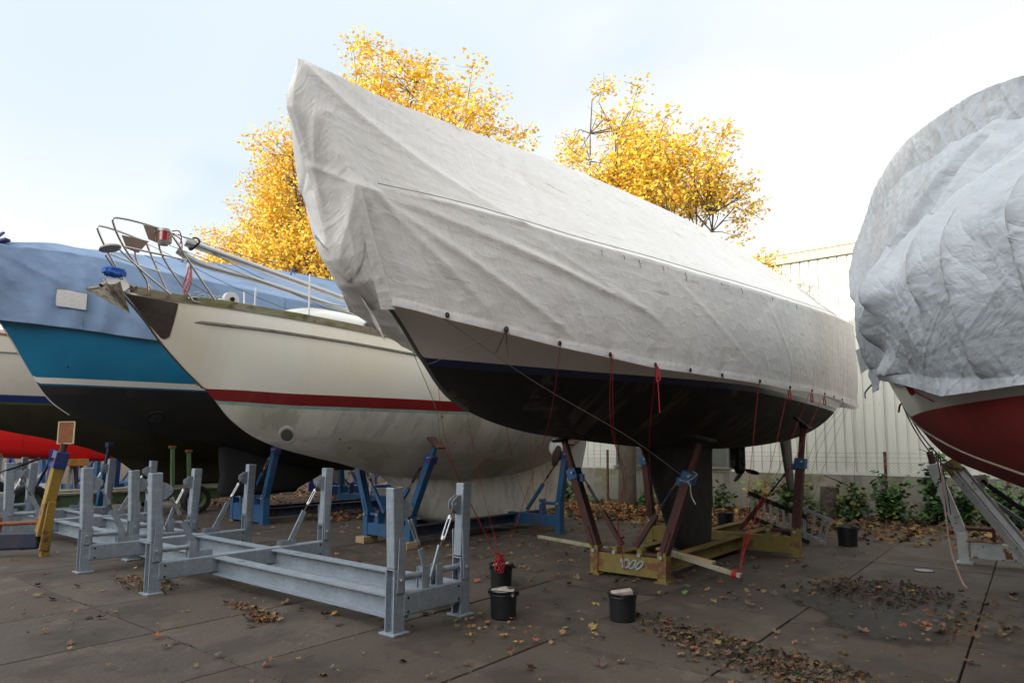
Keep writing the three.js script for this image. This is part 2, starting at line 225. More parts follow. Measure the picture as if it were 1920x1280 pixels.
// ---------------------------------------------------------------- warehouse behind the yard
{
  const Z = -18.2, X0 = -16.2, X1 = 6.7, Y0 = 1.02, Y1 = 6.55;
  const t = thing('warehouse', 'long pale warehouse clad in ribbed steel sheets above a concrete plinth', 'warehouse');
  const clad = [0, 1, 2].map((k) => std({ map: rep(tex(512, (u, v) => { const f = fbm(u * 5, v * 3, 0, 5, 800 + k), s = sstep(0.58, 0.8, fbm(u * 24, v * 2, 0, 4, 820 + k)), a = sstep(0.66, 0.74, fbm(u * 6, v * 6, 6, 5, 840 + k)); const q = 0.93 + 0.14 * f - 0.10 * s; return [mix(0.62 * q, 0.44, a * 0.3), mix(0.62 * q, 0.44, a * 0.3), mix(0.555 * q, 0.37, a * 0.3)]; }), 4), roughness: 0.5, metalness: 0.05 }));
  const wins = [[-10.15, -8.05], [-7.62, -6.62]];
  const period = 0.2275;                                      // one rib
  const ribs = 4, w = period * ribs; const profile = [];
  for (let i = 0; i < ribs; i++) { const o = i * period; profile.push([o, 0], [o + 0.03, 0], [o + 0.042, 0.04], [o + period - 0.012, 0.04], [o + period, 0]); }
  const sheetGeo = (y0, y1) => { const p = [], ix = []; profile.forEach(([x, z]) => { p.push(x, y0, z, x, y1, z); }); for (let i = 0; i < profile.length - 1; i++) { const a = i * 2; ix.push(a, a + 2, a + 3, a, a + 3, a + 1); } const g = new THREE.BufferGeometry(); g.setAttribute('position', new THREE.Float32BufferAttribute(p, 3)); g.setIndex(ix); const q = g.toNonIndexed(); q.computeVertexNormals(); const pp = q.attributes.position; const uv = []; for (let i = 0; i < pp.count; i++) uv.push(pp.getX(i), pp.getY(i)); q.setAttribute('uv', new THREE.Float32BufferAttribute(uv, 2)); return q; };
  const full = sheetGeo(Y0, Y1), upper = sheetGeo(2.15, Y1);
  reseed(5); const screws = [];
  for (let x = X0; x < X1; x += w) {
    const hit = wins.some(([a, b]) => x + w > a && x < b);
    const m = new THREE.Mesh(hit ? upper : full, clad[(rnd() * 3) | 0]); m.name = 'cladding_sheet'; m.castShadow = m.receiveShadow = true; m.position.set(x, 0, Z + rr(0, 0.002)); t.add(m); for (const yy of [Y0 + 0.35, 2.7, 4.4, 6.1]) if (!hit || yy > 2.3) for (let i = 0; i < 4; i++) screws.push(rod([x + (i + 0.55) * period, yy, Z + 0.038], [x + (i + 0.55) * period, yy, Z + 0.05], 0.011, 0.009, 6));
    if (hit) { const lower = wins.every(([a, b]) => !(x >= a - 0.5 && x + w <= b + 0.5)); if (lower) { for (const [a, b] of wins) { if (x < a && x + w > a) part('cladding_strip', box((x + a) / 2, (Y0 + 2.15) / 2, Z + 0.012, a - x - 0.01, 2.15 - Y0, 0.02), clad[0], t); if (x < b && x + w > b) part('cladding_strip', box((b + x + w) / 2, (Y0 + 2.15) / 2, Z + 0.012, x + w - b - 0.01, 2.15 - Y0, 0.02), clad[0], t); } } }
  }
  part('screw_heads', screws, std({ color: col(0.3, 0.3, 0.28), roughness: 0.5 }), t).userData.kind = 'stuff';
  const plM = std({ map: rep(tex(512, (u, v) => { const f = fbm(u * 5, v * 5, 5, 6, 850), s = sstep(0.5, 0.72, fbm(u * 16, v * 3, 0, 5, 860)), m = sstep(0.55, 0.7, fbm(u * 7, v * 7, 7, 5, 870)); const k = 0.75 + 0.5 * f - 0.25 * s; return [mix(0.27, 0.20, m) * k, mix(0.255, 0.19, m) * k, mix(0.205, 0.11, m) * k]; }), 3), roughness: 0.95, bumpMap: rep(bumpFine, 0.5), bumpScale: 0.006 });
  part('plinth', box((X0 + X1) / 2, 0.42, Z - 0.06, X1 - X0, 1.12, 0.3), plM, t);
  part('drip_flashing', [box((X0 + X1) / 2, 1.0, Z + 0.055, X1 - X0, 0.05, 0.09), box((X0 + X1) / 2, 1.035, Z + 0.085, X1 - X0, 0.02, 0.03)], clad[1], t);
  part('eave_trim', [box((X0 + X1) / 2, Y1 + 0.11, Z + 0.06, X1 - X0, 0.24, 0.16), box((X0 + X1) / 2, Y1 + 0.245, Z + 0.07, X1 - X0, 0.03, 0.2)], std({ color: col(0.46, 0.44, 0.33), roughness: 0.5 }), t);
  part('roof', box((X0 + X1) / 2, Y1 + 0.05, Z - 6, X1 - X0 - 0.1, 0.3, 11.9), M.greyWood, t);
  part('back_wall', [box((X0 + X1) / 2, 3.2, Z - 11.9, X1 - X0 - 0.1, 6.5, 0.2), box(X0 + 0.1, 3.2, Z - 6, 0.2, 6.5, 11.6), box(X1 - 0.1, 3.2, Z - 6, 0.2, 6.5, 11.6)], plM, t);
  part('inner_floor', box((X0 + X1) / 2, -0.03, Z - 6, X1 - X0 - 0.5, 0.1, 11.5), plM, t);
  const fm = std({ color: col(0.11, 0.11, 0.105), roughness: 0.6 }), glass = new THREE.MeshPhysicalMaterial({ color: col(0.55, 0.58, 0.55), roughness: 0.06, metalness: 0, transmission: 0.85, thickness: 0, ior: 1.5 });
  for (const [a, b] of wins) {
    const fr = part('window', [box(a + 0.03, 1.62, Z + 0.03, 0.06, 1.08, 0.1), box(b - 0.03, 1.62, Z + 0.03, 0.06, 1.08, 0.1), box((a + b) / 2, 2.13, Z + 0.03, b - a, 0.06, 0.1), box((a + b) / 2, 1.1, Z + 0.03, b - a - 0.12, 0.06, 0.1), b - a > 1.4 && box((a + b) / 2, 1.61, Z + 0.03, 0.06, 0.96, 0.098)], fm, t);
    part('pane', box((a + b) / 2, 1.61, Z + 0.02, b - a - 0.13, 0.95, 0.008), glass, fr);
    part('sill', box((a + b) / 2, 1.065, Z + 0.1, b - a + 0.1, 0.03, 0.2), plM, fr);
  }
}
// unseen hall added behind the camera: its shade lies over the yard, the low sun passes above it
{
  const t = thing('added_hall', 'tall grey unseen hall added behind the camera to shade the yard', 'hall');
  const m = std({ color: col(0.42, 0.42, 0.40), roughness: 0.8 });
  part('wall', [box(-12, 5.1, 26, 150, 10.2, 0.4), box(-86.8, 5.1, 36, 0.4, 10.2, 19.6), box(62.8, 5.1, 36, 0.4, 10.2, 19.6), box(-12, 5.1, 46, 150, 10.2, 0.4)], m, t);
  part('roof', box(-12, 10.35, 36, 151, 0.3, 21), std({ color: col(0.2, 0.2, 0.21), roughness: 0.8 }), t);
  const d = []; for (let i = 0; i < 9; i++) d.push(box(-70 + i * 14, 3, 25.74, 6, 6, 0.1)); d.forEach((g) => part('door', g, std({ color: col(0.25, 0.27, 0.3), roughness: 0.7 }), t));
}

// unseen shed added along the right side, outside the picture: it keeps the light off everything that faces right
{
  const t = thing('added_shed', 'long dark unseen shed added at right to keep light off the yard', 'shed');
  const m = std({ map: rep(mottle([0.12, 0.075, 0.055], 0.3, 8, 890), 2), roughness: 0.95 });
  part('wall', [box(6.9, 5.5, 2, 0.3, 11, 39), box(17.9, 5.5, 2, 0.3, 11, 39), box(12.4, 5.5, 21.35, 10.7, 11, 0.3), box(12.4, 5.5, -17.35, 10.7, 11, 0.3)], m, t);
  part('roof', box(12.4, 11.1, 2, 11.6, 0.2, 39.6), std({ color: col(0.1, 0.09, 0.085), roughness: 0.9 }), t);
}

// ---------------------------------------------------------------- chain-link fence before the plinth
{
  const Z = -17.55, X0 = -24, X1 = 6, t = thing('chain_link_fence', 'rusty chain link fence on thin steel posts in front of the plinth', 'fence');
  const wireM = std({ color: col(0.13, 0.125, 0.11), roughness: 0.6, metalness: 0.5 });
  const ws = [], n = Math.round((X1 - X0) / 0.085), H = 1.28;
  for (let i = -15; i < n; i++) for (const s of [1, -1]) { let xa = X0 + i * 0.085, xb = xa + H * 0.98; let ya = 0.02, yb = 0.02 + H; if (s < 0) [xa, xb] = [xb, xa]; const a = Math.max(X0, Math.min(xa, xb)), b = Math.min(X1, Math.max(xa, xb)); if (b - a < 0.05) continue; const yAt = (x) => mix(ya, yb, (x - xa) / (xb - xa)); ws.push(bar([a, yAt(a), Z + s * 0.003], [b, yAt(b), Z + s * 0.003], 0.0024)); }
  part('wire_mesh', ws, wireM, t).userData.kind = 'stuff';
  part('straining_wire', [0.04, 0.7, 1.3, 1.42, 1.52].map((y) => bar([X0, y, Z + 0.012], [X1, y, Z + 0.012], 0.005)), wireM, t);
  const pm = std({ map: rep(rusty([0.07, 0.035, 0.025], [0.16, 0.07, 0.04], 0.5, 880), 0.4), roughness: 0.9 });
  for (const x of [-23.4, -20.9, -18.4, -15.9, -13.4, -11.86, -10.1, -8.7, -6.9, -4.9, -2.72, -0.45, 1.9, 4.3]) part('post', box(x, 0.78, Z + 0.04, 0.06, 1.56, 0.05, 0.006), pm, t);
}

// ---------------------------------------------------------------- leaves: maple leaf and litter
function mapleLeaf(size, curl, lobes = 5) {
  const pts = [], R = [];
  for (let i = 0; i < lobes * 2 + 1; i++) { const a = -Math.PI * 0.5 + (i + 0.5 - lobes - 0.5 + 0.5) / (lobes * 2 + 1) * Math.PI * 1.75 + Math.PI; const lobe = i % 2 === 1; const mid = 1 - Math.abs(i - lobes) / (lobes * 1.3); R.push([Math.cos(a - Math.PI / 2 + Math.PI / 2), Math.sin(a), (lobe ? 1 : 0.70) * (0.55 + 0.45 * mid)]); }
  const p = [0, 0, 0]; for (const [c, s, r] of R) { const x = c * r, y = s * r; p.push(x * size, (curl * (x * x + y * y) + 0.25 * curl * Math.sin(x * 7 + y * 3)) * size, -y * size); }
  p.push(0, 0.1 * curl * size, 0.55 * size);
  const n = R.length, ix = []; for (let i = 1; i < n; i++) ix.push(0, i, i + 1);
  const g = new THREE.BufferGeometry(); g.setAttribute('position', new THREE.Float32BufferAttribute(p, 3)); g.setIndex(ix); const q = g.toNonIndexed(); q.computeVertexNormals(); return metreUV(q);
}
const leafM = new THREE.MeshPhysicalMaterial({ color: 0xffffff, roughness: 0.75, side: THREE.DoubleSide, transmission: 0 });
function scatter(name, geo, list, mat, parent, label, kind = 'stuff') {
  const im = new THREE.InstancedMesh(geo, mat, list.length), m = new THREE.Matrix4(), q = new THREE.Quaternion(), e = new THREE.Euler(), c = new THREE.Color();
  list.forEach((l, i) => { e.set(...l.r); q.setFromEuler(e); const s = l.s; m.compose(V(...l.p), q, V(s, s, s)); im.setMatrixAt(i, m); c.setRGB(...l.c); im.setColorAt(i, c); });
  im.name = parent === scene ? numbered(name) : name; im.castShadow = im.receiveShadow = true; parent.add(im); im.userData.kind = kind; if (label) im.userData.label = label; return im;
}
const browns = [[0.16, 0.075, 0.03], [0.22, 0.105, 0.035], [0.11, 0.06, 0.032], [0.30, 0.16, 0.05], [0.26, 0.09, 0.03], [0.19, 0.12, 0.065], [0.08, 0.045, 0.028], [0.34, 0.21, 0.06]];
const greys = [[0.12, 0.08, 0.05], [0.09, 0.06, 0.038], [0.17, 0.095, 0.05], [0.20, 0.11, 0.05], [0.075, 0.05, 0.035], [0.15, 0.10, 0.07]];
const greens = [[0.06, 0.10, 0.025], [0.10, 0.14, 0.03], [0.25, 0.25, 0.04]];
const pick = (A) => A[(rnd() * A.length) | 0];
const leafGround = mapleLeaf(1, 0.32), leafFlat = mapleLeaf(1, 0.14), leafCurl = mapleLeaf(1, 0.6, 4);
function lay(n, area, dens, size, pal, y = 0.012, tilt = 0.5) { const L = []; let guard = 0; while (L.length < n && guard++ < n * 40) { const p = area(); if (dens && rnd() > dens(p[0], p[1])) continue; const s = rr(size[0], size[1]); L.push({ p: [p[0], y + rnd() * 0.02 + (p[2] || 0), p[1]], r: [rr(-tilt, tilt) + (rnd() < 0.4 ? Math.PI : 0), rr(0, 6.28), rr(-tilt, tilt)], s, c: pick(pal).map((c) => c * rr(0.75, 1.2)) }); } return L; }
reseed(99);
{
  // the strip of soil between the slabs and the fence, deep in leaves
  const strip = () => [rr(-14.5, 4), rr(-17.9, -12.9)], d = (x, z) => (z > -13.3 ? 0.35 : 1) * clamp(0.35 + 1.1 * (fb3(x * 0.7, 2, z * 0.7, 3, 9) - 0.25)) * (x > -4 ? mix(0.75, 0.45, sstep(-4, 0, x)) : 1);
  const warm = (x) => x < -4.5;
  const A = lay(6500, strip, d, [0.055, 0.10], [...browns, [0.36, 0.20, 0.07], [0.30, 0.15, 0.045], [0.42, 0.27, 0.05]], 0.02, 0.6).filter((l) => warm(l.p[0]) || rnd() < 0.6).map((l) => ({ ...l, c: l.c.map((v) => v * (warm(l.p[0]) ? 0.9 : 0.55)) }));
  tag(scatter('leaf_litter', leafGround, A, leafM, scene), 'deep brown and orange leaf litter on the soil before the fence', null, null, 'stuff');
  const B = lay(4200, () => [rr(-32, -12), rr(-19, -9)], null, [0.06, 0.11], browns, 0.02, 0.6);
  tag(scatter('leaf_litter', leafGround, B, leafM, scene), 'brown leaf litter on the soil under the trailer and blue boats', null, null, 'stuff');
}
// ---------------------------------------------------------------- trees
function maple(name, label, base, trunkR, forkY, envelope, nClump, leavesPer, leafSize, palette, sd) {
  reseed(sd);
  const t = thing(name, label, 'tree', base, null);
  const bark = std({ map: rep(tex(256, (u, v) => { const k = 0.6 + 0.8 * fbm(u * 18, v * 5, 0, 5, sd); return [0.10 * k, 0.082 * k, 0.06 * k]; }), 0.9), roughness: 0.95, bumpMap: rep(bumpFine, 0.4), bumpScale: 0.02 });
  const B = V(...base), local = (p) => p.clone().sub(B);
  // clump centres inside the envelope of ellipsoids [x, y, z, rx, ry, rz]
  const clumps = []; let guard = 0; const vol = envelope.map((e) => e[3] * e[4] * e[5]), tot = vol.reduce((a, b) => a + b, 0);
  while (clumps.length < nClump && guard++ < 60000) {
    let k = rnd() * tot, ei = 0; while (k > vol[ei]) { k -= vol[ei]; ei++; if (ei >= vol.length - 1) break; } const e = envelope[ei];
    const d = V(rr(-1, 1), rr(-1, 1), rr(-1, 1)); const r = d.length(); if (r > 1 || r < 0.25) continue; if (rnd() < 0.2) d.multiplyScalar(1.25 / Math.max(r, 0.8));
    const p = V(e[0] + d.x * e[3], e[1] + d.y * e[4], e[2] + d.z * e[5]);
    if (fb3(p.x * 0.55, p.y * 0.55, p.z * 0.55, 2, sd) < 0.475) continue;
    if (clumps.some((c) => c.distanceTo(p) < leafSize * 4.2)) continue; clumps.push(p);
  }
  // limbs
  const fork = B.clone().setY(forkY), nodes = [], wood = [], limbR = [trunkR * 0.8];
  for (const e of envelope) for (let i = 0; i < 3; i++) {
    const tip = V(e[0] + rr(-0.45, 0.45) * e[3], e[1] + rr(-0.2, 0.65) * e[4], e[2] + rr(-0.45, 0.45) * e[5]);
    const mid = fork.clone().lerp(tip, 0.5).add(V(rr(-0.5, 0.5), rr(0, 0.6), rr(-0.5, 0.5)));
    const c = new THREE.CatmullRomCurve3([fork, mid, tip]); const N = 7; let prev = fork.clone();
    for (let j = 1; j <= N; j++) { const q = c.getPoint(j / N), ra = trunkR * mix(0.45, 0.06, (j - 1) / N), rb = trunkR * mix(0.45, 0.06, j / N); wood.push(rod(local(prev).toArray(), local(q).toArray(), ra, rb, 7)); nodes.push(q.clone()); prev = q; }
  }
  const trunkPts = [B.clone().setY(-0.1), B.clone().setY(forkY * 0.5).add(V(rr(-0.1, 0.1), 0, rr(-0.1, 0.1))), fork.clone().setY(forkY + 0.05)];
  const tg = [rod(local(trunkPts[0]).toArray(), local(trunkPts[1]).toArray(), trunkR * 1.15, trunkR * 0.97, 14), rod(local(trunkPts[1]).toArray(), local(trunkPts[2]).toArray(), trunkR * 0.97, trunkR * 0.85, 14)];
  part('trunk', tg, bark, t);
  const twigs = [], L = [];
  for (const c of clumps) {
    let best = nodes[0], bd = 1e9; for (const n of nodes) { const q = n.distanceTo(c) + Math.max(0, n.y - c.y) * 1.2 + rr(0, 1.0); if (q < bd) { bd = q; best = n; } }
    const mid = best.clone().lerp(c, 0.55).add(V(rr(-0.25, 0.25), rr(-0.1, 0.3), rr(-0.25, 0.25)));
    twigs.push(rod(local(best).toArray(), local(mid).toArray(), 0.02, 0.013, 4), rod(local(mid).toArray(), local(c).toArray(), 0.013, 0.006, 4));
    for (let k = 0; k < 3; k++) { const e = c.clone().add(V(rr(-1, 1), rr(-0.5, 0.8), rr(-1, 1)).multiplyScalar(leafSize * 8)); twigs.push(rod(local(c).toArray(), local(e).toArray(), 0.009, 0.004, 3)); }
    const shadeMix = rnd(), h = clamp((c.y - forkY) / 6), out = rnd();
    for (let i = 0; i < leavesPer; i++) {
      const d = V(rr(-1, 1), rr(-1, 1), rr(-1, 1)).normalize().multiplyScalar(Math.pow(rnd(), 0.6) * leafSize * 9.0); d.y *= 0.7;
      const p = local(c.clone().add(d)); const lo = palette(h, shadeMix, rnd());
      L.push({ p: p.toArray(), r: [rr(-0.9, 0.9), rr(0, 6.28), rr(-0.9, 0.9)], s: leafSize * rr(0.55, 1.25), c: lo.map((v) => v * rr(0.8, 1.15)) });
    }
  }
  part('limbs', wood, bark, t); part('twigs', twigs, bark, t).userData.kind = 'stuff';
  const cm = new THREE.MeshPhysicalMaterial({ color: 0xffffff, roughness: 0.7, side: THREE.DoubleSide, transmission: 0.22, thickness: 0 });
  scatter('crown', leafFlat, L, cm, t); return t;
}
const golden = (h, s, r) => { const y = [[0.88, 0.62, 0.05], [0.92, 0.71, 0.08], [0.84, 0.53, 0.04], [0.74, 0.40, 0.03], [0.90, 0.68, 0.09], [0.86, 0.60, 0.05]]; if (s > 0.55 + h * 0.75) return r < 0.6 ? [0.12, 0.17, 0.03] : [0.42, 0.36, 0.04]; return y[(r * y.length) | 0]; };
maple('maple_tree', 'smaller golden maple over the warehouse roof, trunk seen beside the keel', [-9.25, 0, -17.15], 0.235, 4.4, [[-8.6, 8.2, -16.6, 2.7, 2.2, 1.7], [-10.5, 8.7, -16.8, 1.8, 2.2, 1.5], [-6.7, 7.1, -16.6, 1.5, 1.4, 1.3], [-9.5, 10.6, -16.9, 1.7, 1.4, 1.3], [-5.9, 6.3, -16.5, 0.9, 0.8, 0.9], [-7.4, 6.0, -16.4, 2.1, 1.2, 1.1]], 540, 80, 0.062, golden, 4001);
maple('maple_tree', 'large golden maple rising behind the bow of the big covered boat', [-23.2, 0, -17], 0.45, 5.0, [[-27.5, 9.5, -17, 4.4, 3.6, 2.6], [-23.5, 11.5, -17, 4.2, 4.2, 2.8], [-25.7, 13.9, -17, 2.6, 2.2, 2.2], [-20.3, 13.2, -17, 2.4, 4.0, 2.2], [-16.6, 12.6, -17, 2.6, 2.4, 2.0], [-22.8, 7.4, -16.8, 4.6, 2.4, 2.4], [-19.0, 15.6, -17.2, 1.4, 1.8, 1.2], [-22.6, 15.9, -17, 1.9, 1.3, 1.4], [-30.6, 10.6, -17, 2.6, 2.0, 1.8], [-27, 6.9, -16.8, 4.6, 2.0, 2.2], [-18, 9, -17, 2.4, 3, 2]], 1200, 78, 0.088, golden, 4007);
maple('maple_tree', 'distant low golden maple beyond the blue boat cover', [-38, 0, -24], 0.4, 4.5, [[-38, 11.5, -24, 4.4, 2.0, 3], [-33, 11.2, -23, 3.2, 1.7, 3], [-35.5, 9.5, -23.5, 6, 2.4, 3]], 230, 80, 0.11, golden, 4011);

// ---------------------------------------------------------------- undergrowth at the fence
function shrub(name, label, x, z, h, r, n, pal, sd, group) {
  reseed(sd); const t = thing(name, label, 'shrub', [x, 0, z], group); const st = [], L = [];
  for (let i = 0; i < 9; i++) { const a = rr(0, 6.28), q = rr(0.2, 1) * r, e = [Math.cos(a) * q, h * rr(0.5, 1), Math.sin(a) * q * 0.6]; st.push(rod([e[0] * 0.15, -0.03, e[2] * 0.15], [e[0] * 0.6, e[1] * 0.6, e[2] * 0.6], 0.007, 0.005, 5), rod([e[0] * 0.6, e[1] * 0.6, e[2] * 0.6], e, 0.005, 0.003, 5));
    for (let k = 0; k < n / 4; k++) { const f = rr(0.15, 1.05); L.push({ p: [e[0] * f + rr(-0.17, 0.17), Math.max(0.03, e[1] * f + rr(-0.16, 0.1)), e[2] * f + rr(-0.17, 0.17)], r: [rr(-0.8, 0.8), rr(0, 6.28), rr(-0.8, 0.8)], s: rr(0.04, 0.105), c: pick(pal).map((c) => c * rr(0.7, 1.2)) }); } }
  part('stem', st, M.darkRope, t); scatter('foliage', leafFlat, L, std({ roughness: 0.65, side: THREE.DoubleSide }), t);
}
const fresh = [[0.045, 0.12, 0.028], [0.06, 0.15, 0.03], [0.035, 0.085, 0.025], [0.10, 0.17, 0.03]], yel = [[0.16, 0.19, 0.03], [0.10, 0.16, 0.03], [0.05, 0.10, 0.025]], dk = [[0.025, 0.06, 0.02], [0.035, 0.08, 0.022]];
shrub('shrub', 'leafy green shrub just right of the stump at the fence', -3.35, -17.0, 0.8, 0.35, 130, yel, 51);
shrub('shrub', 'bushy green shrub around the first fence post right of the stump', -2.55, -17.2, 1.05, 0.5, 260, fresh, 52);
shrub('shrub', 'tall thin green shrub reaching above the plinth near the right boat', -1.75, -17.25, 1.75, 0.32, 200, fresh, 53);
shrub('shrub', 'dense dark green shrub low behind the right cradle leg', -1.35, -16.9, 0.85, 0.55, 260, dk.concat(fresh), 54);
shrub('shrub', 'spreading green shrub between the two grey cradle legs at right', -0.75, -17.1, 1.05, 0.5, 240, fresh, 55);
shrub('shrub', 'low green shrub behind the right boat at the last fence post', -0.1, -17.1, 0.9, 0.55, 220, dk.concat(fresh), 56);
shrub('shrub', 'yellow green shrub left of the stump behind the dark red post', -4.7, -17.0, 0.85, 0.5, 230, yel.concat(fresh), 57);
shrub('shrub', 'small yellow leaved plant beside the hanging rudder', -5.5, -17.1, 0.95, 0.3, 90, [[0.30, 0.25, 0.03], [0.16, 0.18, 0.03]], 58);
shrub('shrub', 'thin creeper against the plinth behind the propeller', -6.6, -17.35, 0.85, 0.35, 60, dk.concat(fresh), 59);
shrub('shrub', 'low green weed at the foot of the maple trunk', -8.6, -17.1, 0.35, 0.35, 80, fresh, 60);
shrub('shrub', 'green bush beyond the blue cradle post of the white boat', -11.5, -17.2, 0.7, 0.5, 160, fresh, 61);
shrub('shrub', 'yellow green bush seen below the blue boat stern', -17.4, -17.4, 1.5, 0.9, 320, yel.concat(fresh), 62);
shrub('shrub', 'dark green bush between two background boat cradles', -14.8, -17.3, 1.3, 0.7, 260, dk.concat(fresh), 63);
{
  reseed(91); const L = []; for (let i = 0; i < 5200; i++) { const x = rr(-15, 3), z = rr(-17.75, -16.7), den = clamp(fb3(x * 0.8, 3, z, 2, 19) * 2 - 0.55) * (x > -5.6 ? 1 : 0.3); if (rnd() > den) continue; const hh = 0.55 * den * (0.4 + fb3(x * 1.7, 8, z * 1.7, 2, 23)); L.push({ p: [x, 0.03 + rnd() * hh, z], r: [rr(-0.8, 0.8), rr(0, 6.28), rr(-0.8, 0.8)], s: rr(0.025, 0.075), c: pick([...fresh, ...dk, ...yel]).map((c) => c * rr(0.6, 1.2)) }); }
  tag(scatter('weeds', leafFlat, L, std({ roughness: 0.7, side: THREE.DoubleSide }), scene), 'loose green weeds along the foot of the fence', null, null, 'stuff');
}
{
  const t = thing('tree_stump', 'weathered grey tree stump standing upright before the fence', 'stump', [-3.86, 0, -17.15]); const g = new THREE.CylinderGeometry(0.2, 0.23, 0.72, 18, 8); const p = g.attributes.position;
  for (let i = 0; i < p.count; i++) { const a = Math.atan2(p.getZ(i), p.getX(i)), k = 1 + 0.16 * (fb3(Math.cos(a) * 2, p.getY(i) * 0.8, Math.sin(a) * 2, 3, 6) - 0.5); p.setX(i, p.getX(i) * k); p.setZ(i, p.getZ(i) * k); if (p.getY(i) > 0.3) p.setY(i, p.getY(i) + 0.05 * fb3(p.getX(i) * 9, 0, p.getZ(i) * 9, 2, 3)); } g.translate(0, 0.34, 0); g.computeVertexNormals();
  part('wood', g, std({ map: rep(mottle([0.115, 0.09, 0.072], 0.6, 6, 66), 0.5), roughness: 0.95, bumpMap: rep(bumpFine, 0.25), bumpScale: 0.02 }), t);
}
single('bent_twig', tube([[-3.75, 1.02, -16.2], [-3.2, 0.78, -16.1], [-2.85, 0.3, -16.0], [-2.9, 0.0, -15.95]], 0.011, 20, 6), M.darkRope, 'long bent bare twig arching over the leaves before the stump', 'twig');
// far hedge closes the view under the boats at the left
{
  reseed(70); const L = []; for (let i = 0; i < 9000; i++) { const x = rr(-75, -16.5), z = -25 + (x + 30) * 0.15 + rr(-1.2, 1.2), y = Math.pow(rnd(), 0.8) * (2.4 + 1.4 * fb3(x * 0.3, 0, 0, 2, 8)); L.push({ p: [x, y, z], r: [rr(-1, 1), rr(0, 6.28), rr(-1, 1)], s: rr(0.12, 0.26), c: pick([...dk, ...dk, ...yel, [0.2, 0.13, 0.03]]).map((c) => c * rr(0.6, 1.2)) }); }
  const im = scatter('hedge', leafFlat, L, std({ roughness: 0.8, side: THREE.DoubleSide }), scene); tag(im, 'far green and yellow hedge closing the yard behind the left boats', null, null, 'stuff');
}
// ---------------------------------------------------------------- boats
const beam = (z0, B, L = 5.5, p = 1.8, tail = 1.15, Lt = 11) => (z) => { const s = z0 - z; if (s <= 0) return 0; return s < L ? B * (1 - Math.pow(1 - s / L, p)) : B - (B - tail) * Math.pow((s - L) / (Lt - L), 2); };
// hull lofted from its centreline profile, sheer and breadth; cut at the given heights so that each painted band is a part
function hullBands(o) {
  const { xc, z0, z1, yk, ys, bd, mT, nT, cuts } = o, NZ = 150, rows = [18, ...cuts.map((c, i) => c.n || 6)];
  const zs = []; for (let i = 0; i <= NZ; i++) zs.push(z0 + (z1 - z0) * Math.pow(i / NZ, 1.35));
  const P = [], bandOf = []; let NR = 0;
  const edges = (z) => { const k = yk(z), s = ys(z); return [k, ...cuts.map((c) => clamp(c.y(z), k, s)), s]; };
  zs.forEach((z, i) => {
    const e = edges(z), k = e[0], s = e[e.length - 1], row = [];
    const half = (y) => { const u = clamp((y - k) / Math.max(1e-6, s - k)); return bd(z) * Math.pow(1 - Math.pow(1 - u, lerpTable(mT, z)), lerpTable(nT, z)); };
    for (let b = 0; b < e.length - 1; b++) { const n = rows[b] || 6; for (let j = 0; j <= n; j++) { const t = b === 0 ? Math.pow(j / n, 1.6) : j / n, y = mix(e[b], e[b + 1], t); row.push([half(y) + 0.004, y, z]); if (i === 0) bandOf.push(b); } }
    NR = row.length; P.push(row);
  });
  const out = edges(0).slice(1).map(() => []);
  for (const s of [1, -1]) {
    const pos = new Float32Array(P.length * NR * 3); P.forEach((r, i) => r.forEach((q, j) => pos.set([xc + s * q[0], q[1], q[2]], (i * NR + j) * 3)));
    const ix = [], all = new THREE.BufferGeometry(); all.setAttribute('position', new THREE.BufferAttribute(pos, 3)); const by = out.map(() => []);
    for (let i = 0; i < P.length - 1; i++) for (let j = 0; j < NR - 1; j++) { if (bandOf[j] !== bandOf[j + 1]) continue; const a = i * NR + j, b = a + 1, c = a + NR, d = c + 1; const t = s > 0 ? [a, c, d, a, d, b] : [a, d, c, a, b, d]; for (let k = 0; k < 6; k += 3) { const q = [0, 1, 2].map((m) => V(pos[t[k + m] * 3], pos[t[k + m] * 3 + 1], pos[t[k + m] * 3 + 2])); if (q[1].sub(q[0]).cross(q[2].sub(q[0])).length() < 1e-7) continue; by[bandOf[j]].push(t[k], t[k + 1], t[k + 2]); } ix.push(...t); }
    all.setIndex(ix); all.computeVertexNormals();
    // normals across the band cuts: average the coincident rows
    const nr = all.attributes.normal; for (let i = 0; i < P.length; i++) for (let j = 0; j < NR - 1; j++) if (bandOf[j] !== bandOf[j + 1]) { const a = i * NR + j, n = V(nr.getX(a) + nr.getX(a + 1), nr.getY(a) + nr.getY(a + 1), nr.getZ(a) + nr.getZ(a + 1)).normalize(); nr.setXYZ(a, n.x, n.y, n.z); nr.setXYZ(a + 1, n.x, n.y, n.z); }
    by.forEach((t, b) => { if (!t.length) return; const g = new THREE.BufferGeometry(); g.setAttribute('position', all.attributes.position); g.setAttribute('normal', nr); g.setIndex(t); out[b].push(g.toNonIndexed()); });
  }
  const half = (z, y) => { const k = yk(z), s = ys(z), u = clamp((y - k) / Math.max(1e-6, s - k)); return bd(z) * Math.pow(1 - Math.pow(1 - u, lerpTable(mT, z)), lerpTable(nT, z)); };
  // transom cap
  { const z = z1, k = yk(z), s = ys(z), sh = []; for (let j = 0; j <= 20; j++) { const y = mix(k, s, j / 20); sh.push([half(z, y), y]); } const pts = [...sh, ...sh.slice().reverse().map(([x, y]) => [-x, y])]; const g = prism(pts, 0.03); g.translate(xc, 0, z - 0.03); out.cap = g; }
  out.half = half; return out;
}
